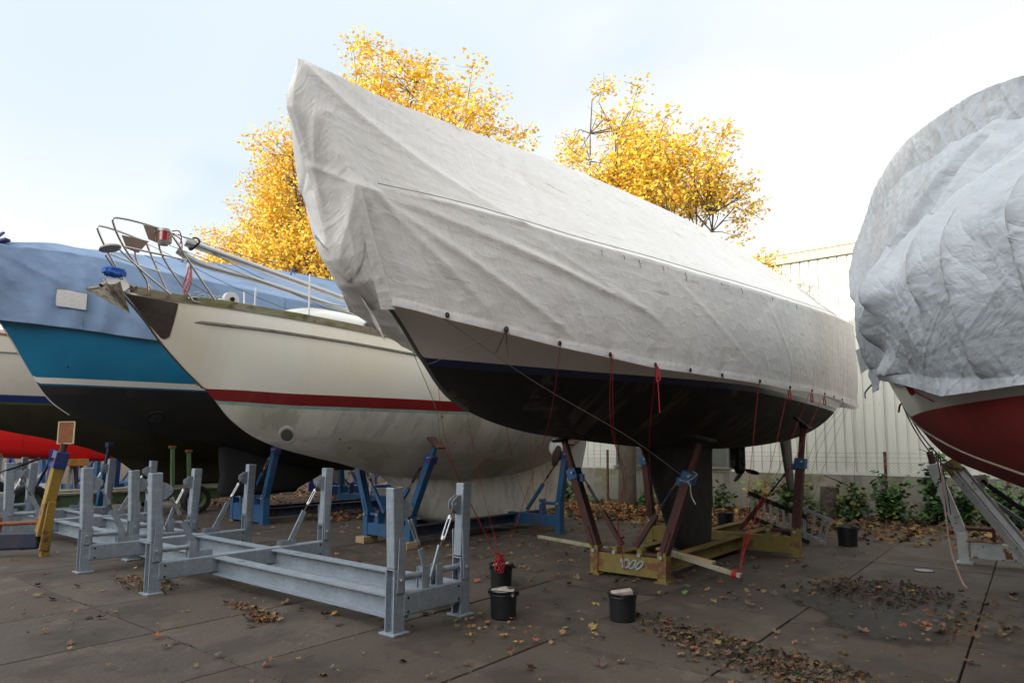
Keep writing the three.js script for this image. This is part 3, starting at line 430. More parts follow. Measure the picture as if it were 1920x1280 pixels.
// a strip that follows the hull side at height y(z), proud of it
function strake(h, xc, side, zA, zB, y, w, t, n = 60) {
  const pos = [], ix = []; for (let i = 0; i <= n; i++) { const z = mix(zA, zB, i / n), yy = y(z), e = sstep(0, 0.02, i / n) * sstep(1, 0.98, i / n), x0 = xc + side * (h.half(z, yy) - 0.01), x1 = xc + side * (h.half(z, yy) + t * e); pos.push(x0, yy - w / 2, z, x1, yy - w / 2 * 0.6, z, x1, yy + w / 2 * 0.6, z, x0, yy + w / 2, z); }
  for (let i = 0; i < n; i++) for (let k = 0; k < 3; k++) { const a = i * 4 + k, b = a + 1, c = a + 4, d = c + 1; side > 0 ? ix.push(a, c, d, a, d, b) : ix.push(a, d, c, a, b, d); }
  const g = new THREE.BufferGeometry(); g.setAttribute('position', new THREE.Float32BufferAttribute(pos, 3)); g.setIndex(ix); const q = g.toNonIndexed(); q.computeVertexNormals(); return metreUV(q);
}
function fin(xc, rows) {                                      // rows [y, zLE, zTE, thickness], top to bottom
  const N = 24, prof = []; for (let i = 0; i <= N; i++) { const t = i / N, th = 2.2 * (0.2969 * Math.sqrt(t) - 0.126 * t - 0.3516 * t * t + 0.2843 * t ** 3 - 0.1036 * t ** 4) / 0.3; prof.push([t, th * 0.66]); }
  const ring = [...prof.map(([t, h]) => [t, h]), ...prof.slice(1, -1).reverse().map(([t, h]) => [t, -h])], R = ring.length;
  const pos = [], ix = []; rows.forEach(([y, a, b, th]) => ring.forEach(([t, h]) => pos.push(xc + h * th, y, mix(a, b, t))));
  for (let i = 0; i < rows.length - 1; i++) for (let j = 0; j < R; j++) { const a = i * R + j, b = i * R + (j + 1) % R, c = a + R, d = b + R; ix.push(a, d, b, a, c, d); }
  const L = rows.length - 1; for (let j = 1; j < R - 1; j++) ix.push(L * R, L * R + j + 1, L * R + j);
  const g = new THREE.BufferGeometry(); g.setAttribute('position', new THREE.Float32BufferAttribute(pos, 3)); g.setIndex(ix); g.computeVertexNormals(); return g;
}
function deckGeo(xc, z0, z1, bd, ys, camber = 0.06) { return grid(60, 12, (u, v) => { const z = mix(z0, z1, u), b = bd(z), x = (v * 2 - 1) * b; return [xc + x, ys(z) - 0.005 + camber * (1 - (v * 2 - 1) ** 2) * Math.min(1, b), z, x, z]; }); }

// ---- cloth
function cloth(nu, nv, P, disp, uvFn) {
  const base = grid(nu, nv, P); base.computeVertexNormals(); const p = base.attributes.position, n = base.attributes.normal, uv = base.attributes.uv;
  const q = p.array.slice();
  for (let k = 0; k < p.count; k++) { const u = uv.getX(k), v = uv.getY(k), d = disp(u, v, q[3 * k], q[3 * k + 1], q[3 * k + 2]); p.setXYZ(k, q[3 * k] + n.getX(k) * d, q[3 * k + 1] + n.getY(k) * d, q[3 * k + 2] + n.getZ(k) * d); }
  // uv in metres along the cloth
  const W = nu + 1; const len = []; for (let j = 0; j <= nv; j++) { let s = 0; for (let i = 0; i <= nu; i++) { const k = j * W + i; if (i) s += Math.hypot(q[3 * k] - q[3 * k - 3], q[3 * k + 1] - q[3 * k - 2], q[3 * k + 2] - q[3 * k - 1]); len[k] = s; } }
  for (let i = 0; i <= nu; i++) { let s = 0; for (let j = 0; j <= nv; j++) { const k = j * W + i; if (j) { const m = k - W; s += Math.hypot(q[3 * k] - q[3 * m], q[3 * k + 1] - q[3 * m + 1], q[3 * k + 2] - q[3 * m + 2]); } uv.setXY(k, len[k], s); } }
  base.computeVertexNormals(); return base;
}
const ridge = (t) => 1 - Math.abs(t * 2 - 1);
// crumple: sharp creases from several ridged noises, metres in, -1..1 out
function crumple(x, y, z, sc, s) { let t = 0, a = 1, n = 0; for (let i = 0; i < 4; i++) { const f = n3(x * sc, y * sc, z * sc, s + i * 13); t += a * (1 - 2 * Math.abs(f * 2 - 1)); n += a; a *= 0.52; sc *= 1.9; } return t / n; }
const foldLine = (px, py, ax, ay, bx, by, w, taper = true) => { const dx = bx - ax, dy = by - ay, L2 = dx * dx + dy * dy, t = clamp(((px - ax) * dx + (py - ay) * dy) / L2), qx = px - ax - t * dx, qy = py - ay - t * dy, d = Math.hypot(qx, qy); return (0.35 * Math.exp(-((d / w) ** 2)) + 0.65 * Math.exp(-d / (w * 0.75))) * (taper ? Math.sin(Math.PI * clamp(t * 0.94 + 0.03)) ** 0.5 : 1); };
const weaveBump = tex(512, (u, v) => { const a = Math.abs(Math.sin(u * Math.PI * 64)), b = Math.abs(Math.sin(v * Math.PI * 64)); return 0.5 + 0.22 * (Math.max(a, b) - 0.8) + 0.5 * (fbm(u * 10, v * 10, 10, 5, 900) - 0.5); }, false);
const wrinkleBump = (s, n = 5) => tex(1024, (u, v) => { let t = 0, a = 1, q = 0, sc = n; for (let i = 0; i < 5; i++) { const wx = 0.35 * (vnoise(u * sc + 7, v * sc, sc, s + 60 + i) - 0.5); const f = vnoise(u * sc + wx, v * sc + wx, sc, s + i * 7); t += a * (1 - Math.abs(2 * f - 1)) ** 2.2; q += a; a *= 0.62; sc *= 2; } return t / q; }, false);

// ================================================================ the big boat under the grey white tarpaulin
const MX = -4.05;
const big = (() => {
  const kT = [[-2.9, 3.2], [-3.2, 3.0], [-3.47, 2.83], [-3.7, 2.61], [-3.94, 2.35], [-4.1, 2.19], [-4.27, 2.06], [-4.55, 1.95], [-4.9, 1.865], [-5.4, 1.79], [-6.0, 1.745], [-7.4, 1.665], [-8.6, 1.625], [-10.4, 1.62], [-11.8, 1.655], [-12.9, 1.715], [-13.9, 1.80], [-14.5, 2.0], [-14.9, 2.25], [-15.1, 2.42]];
  const yk = (z) => smoothTable(kT, z), bd = beam(-2.9, 1.5, 5.5, 1.8, 1.16, 12.1), ys = (z) => lerpTable([[-2.9, 3.2], [-6, 3.06], [-10, 3.0], [-14.3, 3.12]], z);
  const h = hullBands({ xc: MX, z0: -2.9, z1: -15.1, yk, ys, bd, mT: [[-4, 1.3], [-6, 1.7], [-8, 2.4], [-15, 2.4]], nT: [[-3, 1.9], [-4, 1.9], [-5.6, 1.55], [-6.5, 1.15], [-7.5, 0.75], [-8.6, 0.52], [-15, 0.56]], cuts: [{ y: () => 2.335, n: 3 }, { y: () => 2.4, n: 10 }] });
  const t = thing('sailing_yacht', 'big sailing yacht with black bottom and blue line under the grey white tarpaulin', 'sailboat');
  const topM = new THREE.MeshPhysicalMaterial({ map: rep(mottle([0.70, 0.645, 0.60], 0.05, 4, 910), 3), roughness: 0.28, clearcoat: 0.5, clearcoatRoughness: 0.2 });
  const botM = std({ map: rep(tex(1024, (u, v) => { const f = fbm(u * 3, v * 14, 0, 6, 920, 0.6), g = fbm(u * 14, v * 40, 0, 4, 930), w = sstep(0.52, 0.74, f), b = sstep(0.6, 0.8, fbm(u * 5 + 3, v * 9, 0, 6, 940, 0.62)); const k = 0.7 + 0.6 * g; return [mix(mix(0.014, 0.055, w), 0.115, b * 0.6) * k, mix(mix(0.014, 0.050, w), 0.085, b * 0.6) * k, mix(mix(0.014, 0.041, w), 0.048, b * 0.6) * k]; }), 2.6), roughness: 0.8, bumpMap: rep(bumpFine, 0.7), bumpScale: 0.004 });
  part('topside', h[2], topM, t);
  part('waterline_stripe', h[1], new THREE.MeshPhysicalMaterial({ color: col(0.010, 0.022, 0.085), roughness: 0.3, clearcoat: 0.4 }), t);
  part('bottom', h[0], botM, t);
  part('transom', h.cap, topM, t);
  part('deck', deckGeo(MX, -2.95, -15.0, bd, ys), std({ color: col(0.5, 0.48, 0.44), roughness: 0.8 }), t);
  const keelM = std({ map: rep(mottle([0.020, 0.020, 0.021], 0.7, 6, 950), 0.8), roughness: 0.85, bumpMap: rep(bumpFine, 0.4), bumpScale: 0.004 });
  part('keel', fin(MX, [[1.78, -7.8, -10.5, 0.5], [1.66, -7.92, -10.4, 0.34], [1.55, -8.0, -10.35, 0.28], [1.2, -8.22, -10.32, 0.25], [0.7, -8.56, -10.29, 0.24], [0.36, -8.82, -10.25, 0.24], [0.2, -8.98, -10.22, 0.22], [0.165, -9.15, -10.15, 0.16]]), keelM, t);
  part('rudder', fin(MX, [[2.0, -13.95, -14.75, 0.1], [1.8, -14.02, -14.8, 0.1], [0.82, -14.42, -14.9, 0.07], [0.75, -14.48, -14.86, 0.05]]), std({ map: rep(mottle([0.07, 0.072, 0.072], 0.4, 6, 960), 0.8), roughness: 0.7 }), t);
  // saildrive leg and folding propeller
  const sd = part('saildrive_leg', [fin(MX, [[1.66, -11.42, -11.68, 0.085], [1.38, -11.44, -11.66, 0.075], [1.26, -11.4, -11.72, 0.1]]), (() => { const g = new THREE.SphereGeometry(0.075, 20, 14); g.scale(1, 1, 2.1); g.translate(MX, 1.25, -11.6); return g; })()], M.black, t);
  for (const a of [0.35, 2.45, 4.5]) { const g = new THREE.SphereGeometry(1, 14, 10); g.scale(0.05, 0.13, 0.012); g.rotateY(0.5); g.translate(0, 0.15, 0); g.rotateZ(a); g.translate(MX, 1.25, -11.8); part('propeller_blade', g, std({ color: col(0.03, 0.028, 0.026), roughness: 0.5, metalness: 0.5 }), sd); }
  // stem band and forestay fitting
  const sp = [[-2.95, 3.17], [-3.3, 2.94], [-3.6, 2.71], [-3.94, 2.352], [-4.2, 2.11], [-4.5, 1.965]].map(([z, y]) => [MX, y + 0.005, z + 0.012]);
  part('stem_band', tube(sp, 0.016, 40, 8), std({ color: col(0.10, 0.11, 0.10), roughness: 0.5, metalness: 0.3 }), t);
  part('stem_fitting', [bar([MX, 2.80, -3.44], [MX, 3.1, -3.02], 0.07, 0.04, [0, 0, 1], 0.012), rod([MX - 0.05, 2.95, -3.22], [MX + 0.05, 2.95, -3.22], 0.012)], std({ color: col(0.28, 0.28, 0.28), roughness: 0.35, metalness: 0.8 }), t);
  return { h, bd, ys, yk };
})();

// ---- its tarpaulin
{
  const edgeT = [[-3.2, 2.72], [-3.42, 2.71], [-3.73, 2.66], [-4.24, 2.59], [-4.76, 2.52], [-5.32, 2.47], [-5.91, 2.42], [-6.45, 2.41], [-7.03, 2.40], [-7.93, 2.40], [-9.09, 2.41], [-10.3, 2.45], [-12, 2.47], [-14, 2.47], [-15.3, 2.46]];
  const seamT = [[-2.72, 3.56], [-2.98, 3.56], [-3.3, 3.58], [-3.84, 3.56], [-4.32, 3.52], [-4.94, 3.47], [-5.72, 3.45], [-6.73, 3.44], [-8.15, 3.5], [-10.25, 3.69], [-15.0, 4.17], [-15.4, 4.19]];
  const ridgeT = [[-2.6, 4.44], [-2.89, 4.475], [-3.69, 4.567], [-4.83, 4.72], [-5.9, 4.868], [-7.23, 5.007], [-8.64, 5.141], [-10.46, 5.27], [-12.9, 5.335], [-15.2, 5.36]];
  const bd = big.bd;
  const seamHalf = (z) => Math.max(mix(0.25, 0.27, clamp((-2.98 - z) / 0.4)), bd(z) + 0.10);
  // rows from the near edge over the ridge to the far edge: v = 0..1 over the near half; each row runs from the bow front line aft
  const rowP = (k, u) => {                                    // k 0 edge, 1 seam, 2 ridge
    if (k === 2) { const z = mix(-2.62, -15.15, Math.pow(u, 1.25)); return [0.015, smoothTable(ridgeT, z) - 0.045 * sstep(-2.7, -3.6, z), z]; }
    if (k === 1) { const z = mix(-2.97, -15.1, Math.pow(u, 1.25)); return [seamHalf(z), smoothTable(seamT, z), z]; }
    const z = mix(-3.28, -15.2, Math.pow(u, 1.2)); return [bd(z) + 0.035 + 0.03 * sstep(-6, -9, z), smoothTable(edgeT, z), z];
  };
  // the drape before the bow: front line in the centre plane
  const frontT = [[0, -3.42, 2.72], [0.12, -3.16, 2.86], [0.24, -3.03, 3.03], [0.38, -2.92, 3.34], [0.46, -2.85, 3.54], [0.72, -2.61, 4.05], [1, -2.6, 4.44]];
  const NV = 66, vs = 0.46;                                   // v < vs: side, above: top slope
  const P = (side) => (u, v) => {
    let q, W = 0.07;
    const uu = u < W ? 0 : (u - W) / (1 - W);
    const e = rowP(0, uu), s = rowP(1, uu), r = rowP(2, uu);
    if (v < vs) { const t = v / vs; q = e.map((c, i) => mix(c, s[i], t)); q[0] += 0.035 * Math.sin(Math.PI * t) * sstep(0, 0.1, uu) - 0.05 * Math.sin(Math.PI * t) * sstep(0.2, 0.02, uu) * 0.4; }
    else { const t = (v - vs) / (1 - vs); q = s.map((c, i) => mix(c, r[i], t)); q[1] -= 0.07 * Math.sin(Math.PI * t) * (0.3 + 0.7 * sstep(0, 0.3, uu)); }
    if (u < W) { const t = u / W, fz = lerpTable(frontT, v, 1), fy = lerpTable(frontT, v, 2), sh = sstep(0.1, 0.42, v) * sstep(1, 0.7, v), k = mix(Math.sin(t * Math.PI / 2), t, sh); q = [q[0] * k, mix(fy, q[1], t * t), mix(fz, q[2], mix(1 - Math.cos(t * Math.PI / 2), t ** 1.3, sh)) - 0.012 * Math.sin(Math.PI * t) * sh]; }
    q[2] += (side < 0 ? mix(0.08, 0.15, Math.min(1, u / W)) : 0.08 * (1 - Math.min(1, u / W))) * sstep(0.02, 0.3, v) * sstep(1, 0.75, v) * sstep(0.25, W, u);
    return [MX + side * q[0], q[1], q[2]];
  };
  const creaseTop = (z, y, side) => {                        // the diagonal crease from the tip to the second stanchion
    return 0.022 * foldLine(z, y, -2.66, 4.4, -4.35, 3.55, 0.06, false);
  };
  const folds = [[-3.05, 3.6, -4.9, 2.62], [-3.15, 3.55, -4.1, 2.75], [-3.3, 3.55, -5.9, 2.9], [-4.3, 3.5, -6.2, 2.75], [-3.1, 3.5, -3.55, 2.7], [-6.0, 3.4, -7.6, 2.6], [-4.5, 3.45, -5.1, 2.6], [-3.75, 3.5, -5.2, 3.05], [-8.0, 3.5, -9.2, 2.7], [-10.5, 3.6, -9.9, 2.7], [-12.0, 3.8, -11.6, 2.6], [-13.2, 3.9, -13.0, 2.7], [-13.6, 3.9, -13.5, 2.6], [-12.6, 3.8, -12.4, 2.6]];
  const grom = [-3.75, -4.24, -4.76, -5.32, -5.91, -6.45, -7.03, -7.93, -9.09, -10.3, -11.2, -12, -12.9, -13.8];
  const disp = (side) => (u, v, x, y, z) => {
    let d = 0; const edgeFade = 1;
    if (v < vs) {
      for (let i = 0; i < folds.length; i++) { const f = folds[i]; d += (i < 3 ? 0.022 : 0.010) * foldLine(z, y, ...f, i < 3 ? 0.038 : 0.03) * (side > 0 ? 1 : 0.7); }
      d += 0.004 * crumple(x, y * 1.4, z, 1.3, 5) + 0.0035 * crumple(x, y, z, 3.5, 9) + 0.0025 * crumple(x, y, z, 9, 11);
      // small puckers at the grommets
      for (const g of grom) { const q = Math.abs(z - g); if (q < 0.5) d -= 0.012 * Math.exp(-((q / 0.08) ** 2)) * sstep(0.5, 0.0, v / vs); }
      // vertical drape towards the stern
      d += 0.03 * sstep(-11.5, -14.5, z) * Math.sin(z * 17 + y * 1.5 + 1.5 * Math.sin(z * 5)) * sstep(1, 0.2, v / vs);
      if (v / vs < 0.03) d += 0.004;
      // hem, slightly proud
      if (v / vs < 0.07) d += 0.006;
    } else {
      d += creaseTop(z, y, side); const t = (v - vs) / (1 - vs);
      d += 0.003 * crumple(x * 0.9, y, z * 0.7, 1.1, 21) + 0.002 * crumple(x, y, z, 4, 25) + 0.0015 * crumple(x, y, z, 10, 27);
      d += 0.014 * Math.exp(-(((t - 0.02) / 0.02) ** 2)) * sstep(0.07, 0.2, u);
      for (let i = 0; i < 9; i++) { const zz = -4.6 - i * 1.15; d += 0.006 * foldLine(z, y, zz, lerpTable(seamT, zz), zz - 0.5, lerpTable(ridgeT, zz - 0.5), 0.07); }
    }
    if (z > -3.1 && u < 0.09) { const X = x - MX, A = Math.abs(X); d += 0.006 * crumple(x * 1.2, y * 0.9, z, 2.4, 33) * sstep(0, 0.01, u) + 0.012 * foldLine(X, y, 0.24, 3.56, 0.02, 3.68, 0.022) + 0.012 * foldLine(X, y, -0.25, 3.54, 0.02, 3.68, 0.022) + 0.02 * foldLine(X, y, 0.02, 4.35, 0.03, 3.4, 0.022) + 0.02 * foldLine(X, y, 0.1, 4.1, 0.03, 3.5, 0.025) + 0.03 * foldLine(X, y, -0.25, 3.54, 0.06, 2.85, 0.03) + 0.02 * foldLine(X, y, 0.24, 3.55, 0.05, 3.0, 0.04) + 0.015 * foldLine(X, y, 0.17, 3.5, 0.14, 2.9, 0.03); }
    return d;
  };
  const gs = [1, -1].map((s) => { const g = cloth(330, 120, P(s), disp(s)); if (s < 0) { const ix = g.index.array; for (let i = 0; i < ix.length; i += 3) { const t = ix[i]; ix[i] = ix[i + 1]; ix[i + 1] = t; } g.computeVertexNormals(); } return g; });
  // stern curtain
  const aft = cloth(80, 60, (u, v) => { const s = u * 2 - 1, a = Math.abs(s), top = mix(5.36, 4.17, a), w = mix(1.19, 1.21, v), bot = 2.43 + 0.25 * (1 - a); const y = mix(bot, top, v), z = -15.15 - 0.22 * Math.sin(Math.PI * clamp(v * 0.8 + 0.1)) - 0.04; return [MX + s * w, y, z - 0.03]; }, (u, v, x, y, z) => 0.025 * Math.sin(x * 14) + 0.01 * crumple(x, y, z, 2, 40));
  const clothM = new THREE.MeshPhysicalMaterial({ map: rep(tex(1024, (u, v) => { const f = fbm(u * 4, v * 4, 4, 6, 1000, 0.55), g = fbm(u * 40, v * 40, 40, 3, 1010), d = sstep(0.585, 0.70, fbm(u * 7, v * 22, 0, 6, 1020, 0.62)), l = sstep(0.72, 0.8, fbm(u * 12, v * 50, 0, 5, 1030, 0.6)); const sx = vnoise(u * 340, v * 10, 0, 1040), sy = vnoise(u * 10, v * 340, 0, 1050); const k = 0.92 + 0.10 * f + 0.05 * (g - 0.5) + 0.07 * (sx + sy - 1); return [(0.83 * k) * (1 - 0.05 * d) * (1 - 0.25 * l), (0.815 * k) * (1 - 0.055 * d) * (1 - 0.27 * l), (0.785 * k) * (1 - 0.07 * d) * (1 - 0.3 * l)]; }), 3.7), roughness: 0.62, side: THREE.DoubleSide, bumpMap: rep(wrinkleBump(1100, 9), 1.3), bumpScale: 0.006, transmission: 0.16, thickness: 0 });
  clothM.roughnessMap = null;
  const t = thing('boat_tarpaulin', 'grey white tarpaulin tented over the big yacht with folded bow corner', 'tarpaulin');
  part('cover_sheet', [...gs, aft], clothM, t);
  // stitched seam and hem lines
  const seam = [[], []]; for (let i = 0; i <= 70; i++) { const z = mix(-3.15, -15.05, i / 70); seam[0].push([MX + seamHalf(z) + 0.012, smoothTable(seamT, z) + 0.05, z]); }
  part('stitched_seam', tube(seam[0], 0.0035, 200, 5), std({ color: col(0.28, 0.27, 0.26), roughness: 0.9 }), t);
  { const tm_ = std({ color: col(0.09, 0.085, 0.08), roughness: 0.9 }); for (const [z, l] of [[-5.15, 0.07], [-5.42, 0.05], [-5.62, 0.09], [-5.95, 0.06], [-6.3, 0.1], [-6.95, 0.05], [-7.4, 0.08], [-8.3, 0.06], [-9.4, 0.07]]) { const y = smoothTable(seamT, z), x = MX + seamHalf(z); part('stitch_mark', tube([[x + 0.012, y - 0.01, z], [x + 0.022, y - l * 0.5, z - 0.004], [x + 0.024, y - l, z - 0.003]], 0.003, 6, 4), tm_, t); } }
  // the loose pleat beside the bow corner
  const pleat = cloth(14, 40, (u, v) => { const y = mix(3.55, 2.70, v), z = mix(-2.98, -3.36, Math.pow(v, 1.2)), w = mix(0.02, 0.16, Math.pow(v, 0.8)); return [MX + mix(0.275, 0.2, v) + 0.05 * Math.sin(u * Math.PI) * v, y - 0.02 * u, z + w * (u - 0.45)]; }, (u, v, x, y, z) => 0.006 * crumple(x, y, z, 5, 3));
  part('loose_pleat', pleat, clothM, t);
  const flap = cloth(18, 30, (u, v) => { const y = mix(3.2, 2.58, v), z = mix(-2.84, -3.46, Math.pow(v, 0.85)); return [MX - 0.03 - 0.2 * (u - 0.2) * (0.4 + v), y - 0.05 * u * v, z - 0.22 * u * (0.3 + v) + 0.03]; }, (u, v, x, y, z) => 0.01 * crumple(x, y, z, 4, 7));
  part('bow_flap', flap, clothM, t);
  const gr = grom.map((z) => { const g = new THREE.TorusGeometry(0.016, 0.007, 8, 18); g.rotateY(Math.PI / 2); g.translate(MX + bd(z) + 0.05 + 0.03 * sstep(-6, -9, z), smoothTable(edgeT, z) + 0.03, z); return g; });
  gr.forEach((g) => part('grommet', g, std({ color: col(0.02, 0.02, 0.02), roughness: 0.5, metalness: 0.5 }), t));
}

// ================================================================ the cream white sloop
const WX = -8.55;
const white = (() => {
  const kT = [[-3.2, 3.5], [-3.29, 3.44], [-3.5, 3.2], [-3.71, 2.94], [-4.0, 2.65], [-4.3, 2.385], [-4.45, 2.235], [-4.67, 2.0], [-5.0, 1.78], [-5.41, 1.62], [-6.0, 1.475], [-6.55, 1.36], [-7.43, 1.14], [-8.5, 1.0], [-10, 0.98], [-11.5, 1.15], [-12.8, 1.55], [-13.8, 2.05], [-14.6, 2.6]];
  const yk = (z) => smoothTable(kT, z), bd = beam(-3.2, 1.5, 5.5, 1.8, 0.95, 11.2), ys = (z) => lerpTable([[-3.2, 3.5], [-3.65, 3.44], [-4.3, 3.41], [-5.3, 3.335], [-6.5, 3.23], [-8.5, 3.12], [-11, 3.08], [-14.6, 3.2]], z);
  const dip = (z) => 0.035 * sstep(-4.3, -5.4, z) * sstep(-9.5, -7.5, z);
  const h = hullBands({ xc: WX, z0: -3.2, z1: -14.6, yk, ys, bd, mT: [[-3, 1.3], [-5, 1.6], [-7, 2.0], [-9, 2.3], [-15, 2.3]], nT: [[-3, 1.3], [-4.6, 0.95], [-6, 0.78], [-8, 0.74], [-11, 0.8], [-15, 0.7]], cuts: [{ y: (z) => 2.19 - dip(z), n: 3 }, { y: (z) => 2.235 - dip(z), n: 4 }, { y: (z) => 2.385 - dip(z) * 0.8, n: 12 }] });
  const t = thing('cream_sloop', 'cream white sloop with red waterline stripe and wooden toe rail beside the big yacht', 'sailboat');
  const topM = new THREE.MeshPhysicalMaterial({ map: rep(tex(1024, (u, v) => { const f = fbm(u * 4, v * 3, 0, 5, 1200), st = sstep(0.5, 0.8, fbm(u * 3 + 2, v * 3, 0, 5, 1210)), dr = sstep(0.55, 0.8, fbm(u * 60, v * 2.5, 0, 4, 1220)); const k = 0.95 + 0.08 * f; return [0.84 * k * (1 - 0.02 * dr), mix(0.815, 0.74, st * 0.5) * k * (1 - 0.025 * dr), mix(0.72, 0.56, st * 0.55) * k * (1 - 0.04 * dr)]; }), 4.2), roughness: 0.3, clearcoat: 0.35, clearcoatRoughness: 0.25 });
  const botM = std({ map: rep(tex(1024, (u, v) => { const f = fbm(u * 6, v * 4, 0, 6, 1230, 0.58), g = fbm(u * 40, v * 14, 0, 4, 1240), s = sstep(0.6, 0.66, fbm(u * 16, v * 9, 0, 5, 1250, 0.62)), b = sstep(0.56, 0.8, fbm(u * 3, v * 3, 0, 5, 1260)); const k = (0.78 + 0.4 * f) * (0.9 + 0.2 * g) * (1 - 0.16 * s) * (1 - 0.2 * b); return [0.62 * k, 0.605 * k, mix(0.535, 0.48, b) * k]; }), 3.0), roughness: 0.75, bumpMap: rep(bumpFine, 0.8), bumpScale: 0.003 });
  part('topside', h[3], topM, t);
  part('waterline_stripe', h[2], new THREE.MeshPhysicalMaterial({ map: rep(mottle([0.215, 0.012, 0.014], 0.12, 5, 1270), 2), roughness: 0.35, clearcoat: 0.3 }), t);
  part('waterline_scum', h[1], std({ map: rep(mottle([0.28, 0.40, 0.35], 0.3, 8, 1280), 1), roughness: 0.7 }), t);
  part('bottom', h[0], botM, t);
  part('transom', h.cap, topM, t);
  part('keel', fin(WX, [[1.6, -7.0, -13.1, 0.16], [1.3, -7.15, -13.05, 0.28], [1.12, -7.38, -13.0, 0.38], [1.0, -7.55, -12.95, 0.42], [0.85, -7.72, -12.9, 0.43], [0.62, -7.95, -12.85, 0.42], [0.4, -8.22, -12.8, 0.4], [0.3, -8.45, -12.75, 0.38], [0.25, -8.7, -12.7, 0.34]]), botM, t);
  part('rudder', fin(WX, [[2.4, -13.28, -13.95, 0.07], [1.7, -13.1, -13.8, 0.07], [1.2, -12.98, -13.62, 0.06], [0.95, -12.95, -13.5, 0.06]]), std({ color: col(0.42, 0.43, 0.45), roughness: 0.55 }), t);
  const deckM = std({ map: rep(mottle([0.58, 0.57, 0.53], 0.12, 6, 1290), 1), roughness: 0.75 });
  part('deck', deckGeo(WX, -3.3, -14.5, bd, (z) => ys(z) - 0.02), deckM, t);
  // teak toe rail: one strip each side, weathered green
  const railM = std({ map: rep(tex(512, (u, v) => { const f = fbm(u * 3, v * 40, 0, 5, 1300), g = sstep(0.42, 0.7, fbm(u * 5, v * 5, 5, 5, 1310)), d = sstep(0.55, 0.75, fbm(u * 14, v * 14, 14, 4, 1320)); const k = (0.6 + 0.7 * f) * (1 - 0.45 * d); return [mix(0.21, 0.12, g) * k, mix(0.185, 0.125, g) * k, mix(0.13, 0.04, g) * k]; }), 0.9), roughness: 0.9, bumpMap: rep(bumpFine, 0.2), bumpScale: 0.004 });
  for (const s of [1, -1]) {
    const pos = [], ix = [], N = 90; for (let i = 0; i <= N; i++) { const z = mix(-3.36, -14.5, i / N), b = WX + s * (bd(z) + 0.022), a = WX + s * (bd(z) - 0.045), y = ys(z) - 0.012, hgt = 0.1; pos.push(b, y, z, b, y + hgt * 0.9, z, b - s * 0.012, y + hgt, z, a, y + hgt, z, a, y, z); }
    for (let i = 0; i < N; i++) for (let k = 0; k < 4; k++) { const a = i * 5 + k, b = a + 1, c = a + 5, d = c + 1; s > 0 ? ix.push(a, c, d, a, d, b) : ix.push(a, d, c, a, b, d); }
    const g = new THREE.BufferGeometry(); g.setAttribute('position', new THREE.Float32BufferAttribute(pos, 3)); g.setIndex(ix); const q = g.toNonIndexed(); q.computeVertexNormals(); part('toe_rail', metreUV(q), railM, t);
    part('rubbing_strake', strake(h, WX, s, -3.98, -13.8, (z) => lerpTable([[-3.9, 3.205], [-4.8, 3.165], [-5.8, 3.10], [-7, 3.01], [-9, 2.95], [-14, 2.95]], z), 0.045, 0.028), std({ map: rep(mottle([0.16, 0.15, 0.125], 0.4, 6, 1330), 0.5), roughness: 0.7 }), t);
  }
  // dark bow plate on both sides of the stem
  const plateM = std({ map: rep(mottle([0.10, 0.085, 0.07], 0.35, 5, 1340), 0.6), roughness: 0.42, metalness: 0.5 });
  for (const s of [1, -1]) {
    const N = 14, pos = [], ix = []; for (let i = 0; i <= N; i++) for (let j = 0; j <= 8; j++) { const f = i / N, yTop = mix(3.47, 3.40, f), yB = mix(3.46, 2.95, Math.min(1, f * 1.1)) + (f > 0.9 ? 0.05 * (f - 0.9) * 10 : 0); const y = mix(yB, yTop, j / 8); let z = -3.24 - f * 0.54; if (j / 8 < 0.5) z = Math.min(z, -3.24 - 0.54 * f); z = Math.max(z, -3.8); const x = WX + s * (h.half(z, Math.max(y, yk(z) + 0.001)) + 0.009); pos.push(x, Math.max(y, yk(z)), z); }
    for (let i = 0; i < N; i++) for (let j = 0; j < 8; j++) { const a = i * 9 + j, b = a + 1, c = a + 9, d = c + 1; s > 0 ? ix.push(a, c, d, a, d, b) : ix.push(a, d, c, a, b, d); }
    const g = new THREE.BufferGeometry(); g.setAttribute('position', new THREE.Float32BufferAttribute(pos, 3)); g.setIndex(ix); const q = g.toNonIndexed(); q.computeVertexNormals(); part('bow_plate', metreUV(q), plateM, t);
  }
  part('stem_band', tube([[WX, 3.47, -3.225], [WX, 3.2, -3.485], [WX, 2.94, -3.7], [WX, 2.65, -3.985], [WX, 2.39, -4.28]], 0.014, 30, 8), plateM, t);
  // coachroof with rounded front, dark windows
  const crM = new THREE.MeshPhysicalMaterial({ color: col(0.74, 0.735, 0.70), roughness: 0.3, clearcoat: 0.4 });
  const crW = (z) => 0.92 * Math.pow(sstep(-4.75, -6.4, z), 0.55), crH = (z) => 0.34 * Math.pow(sstep(-4.8, -5.75, z), 0.7) + 0.05 * sstep(-6, -9, z);
  part('coachroof', grid(60, 40, (u, v) => { const z = mix(-4.8, -10.2, u), a = (v - 0.5) * Math.PI, w = crW(z), sx = Math.sign(Math.sin(a)) * Math.pow(Math.abs(Math.sin(a)), 0.55), cy = Math.pow(Math.max(0, Math.cos(a)), 0.45); return [WX + w * sx, ys(z) + 0.02 + crH(z) * cy, z, z, v]; }), crM, t);
  const winM = std({ color: col(0.03, 0.033, 0.037), roughness: 0.12 });
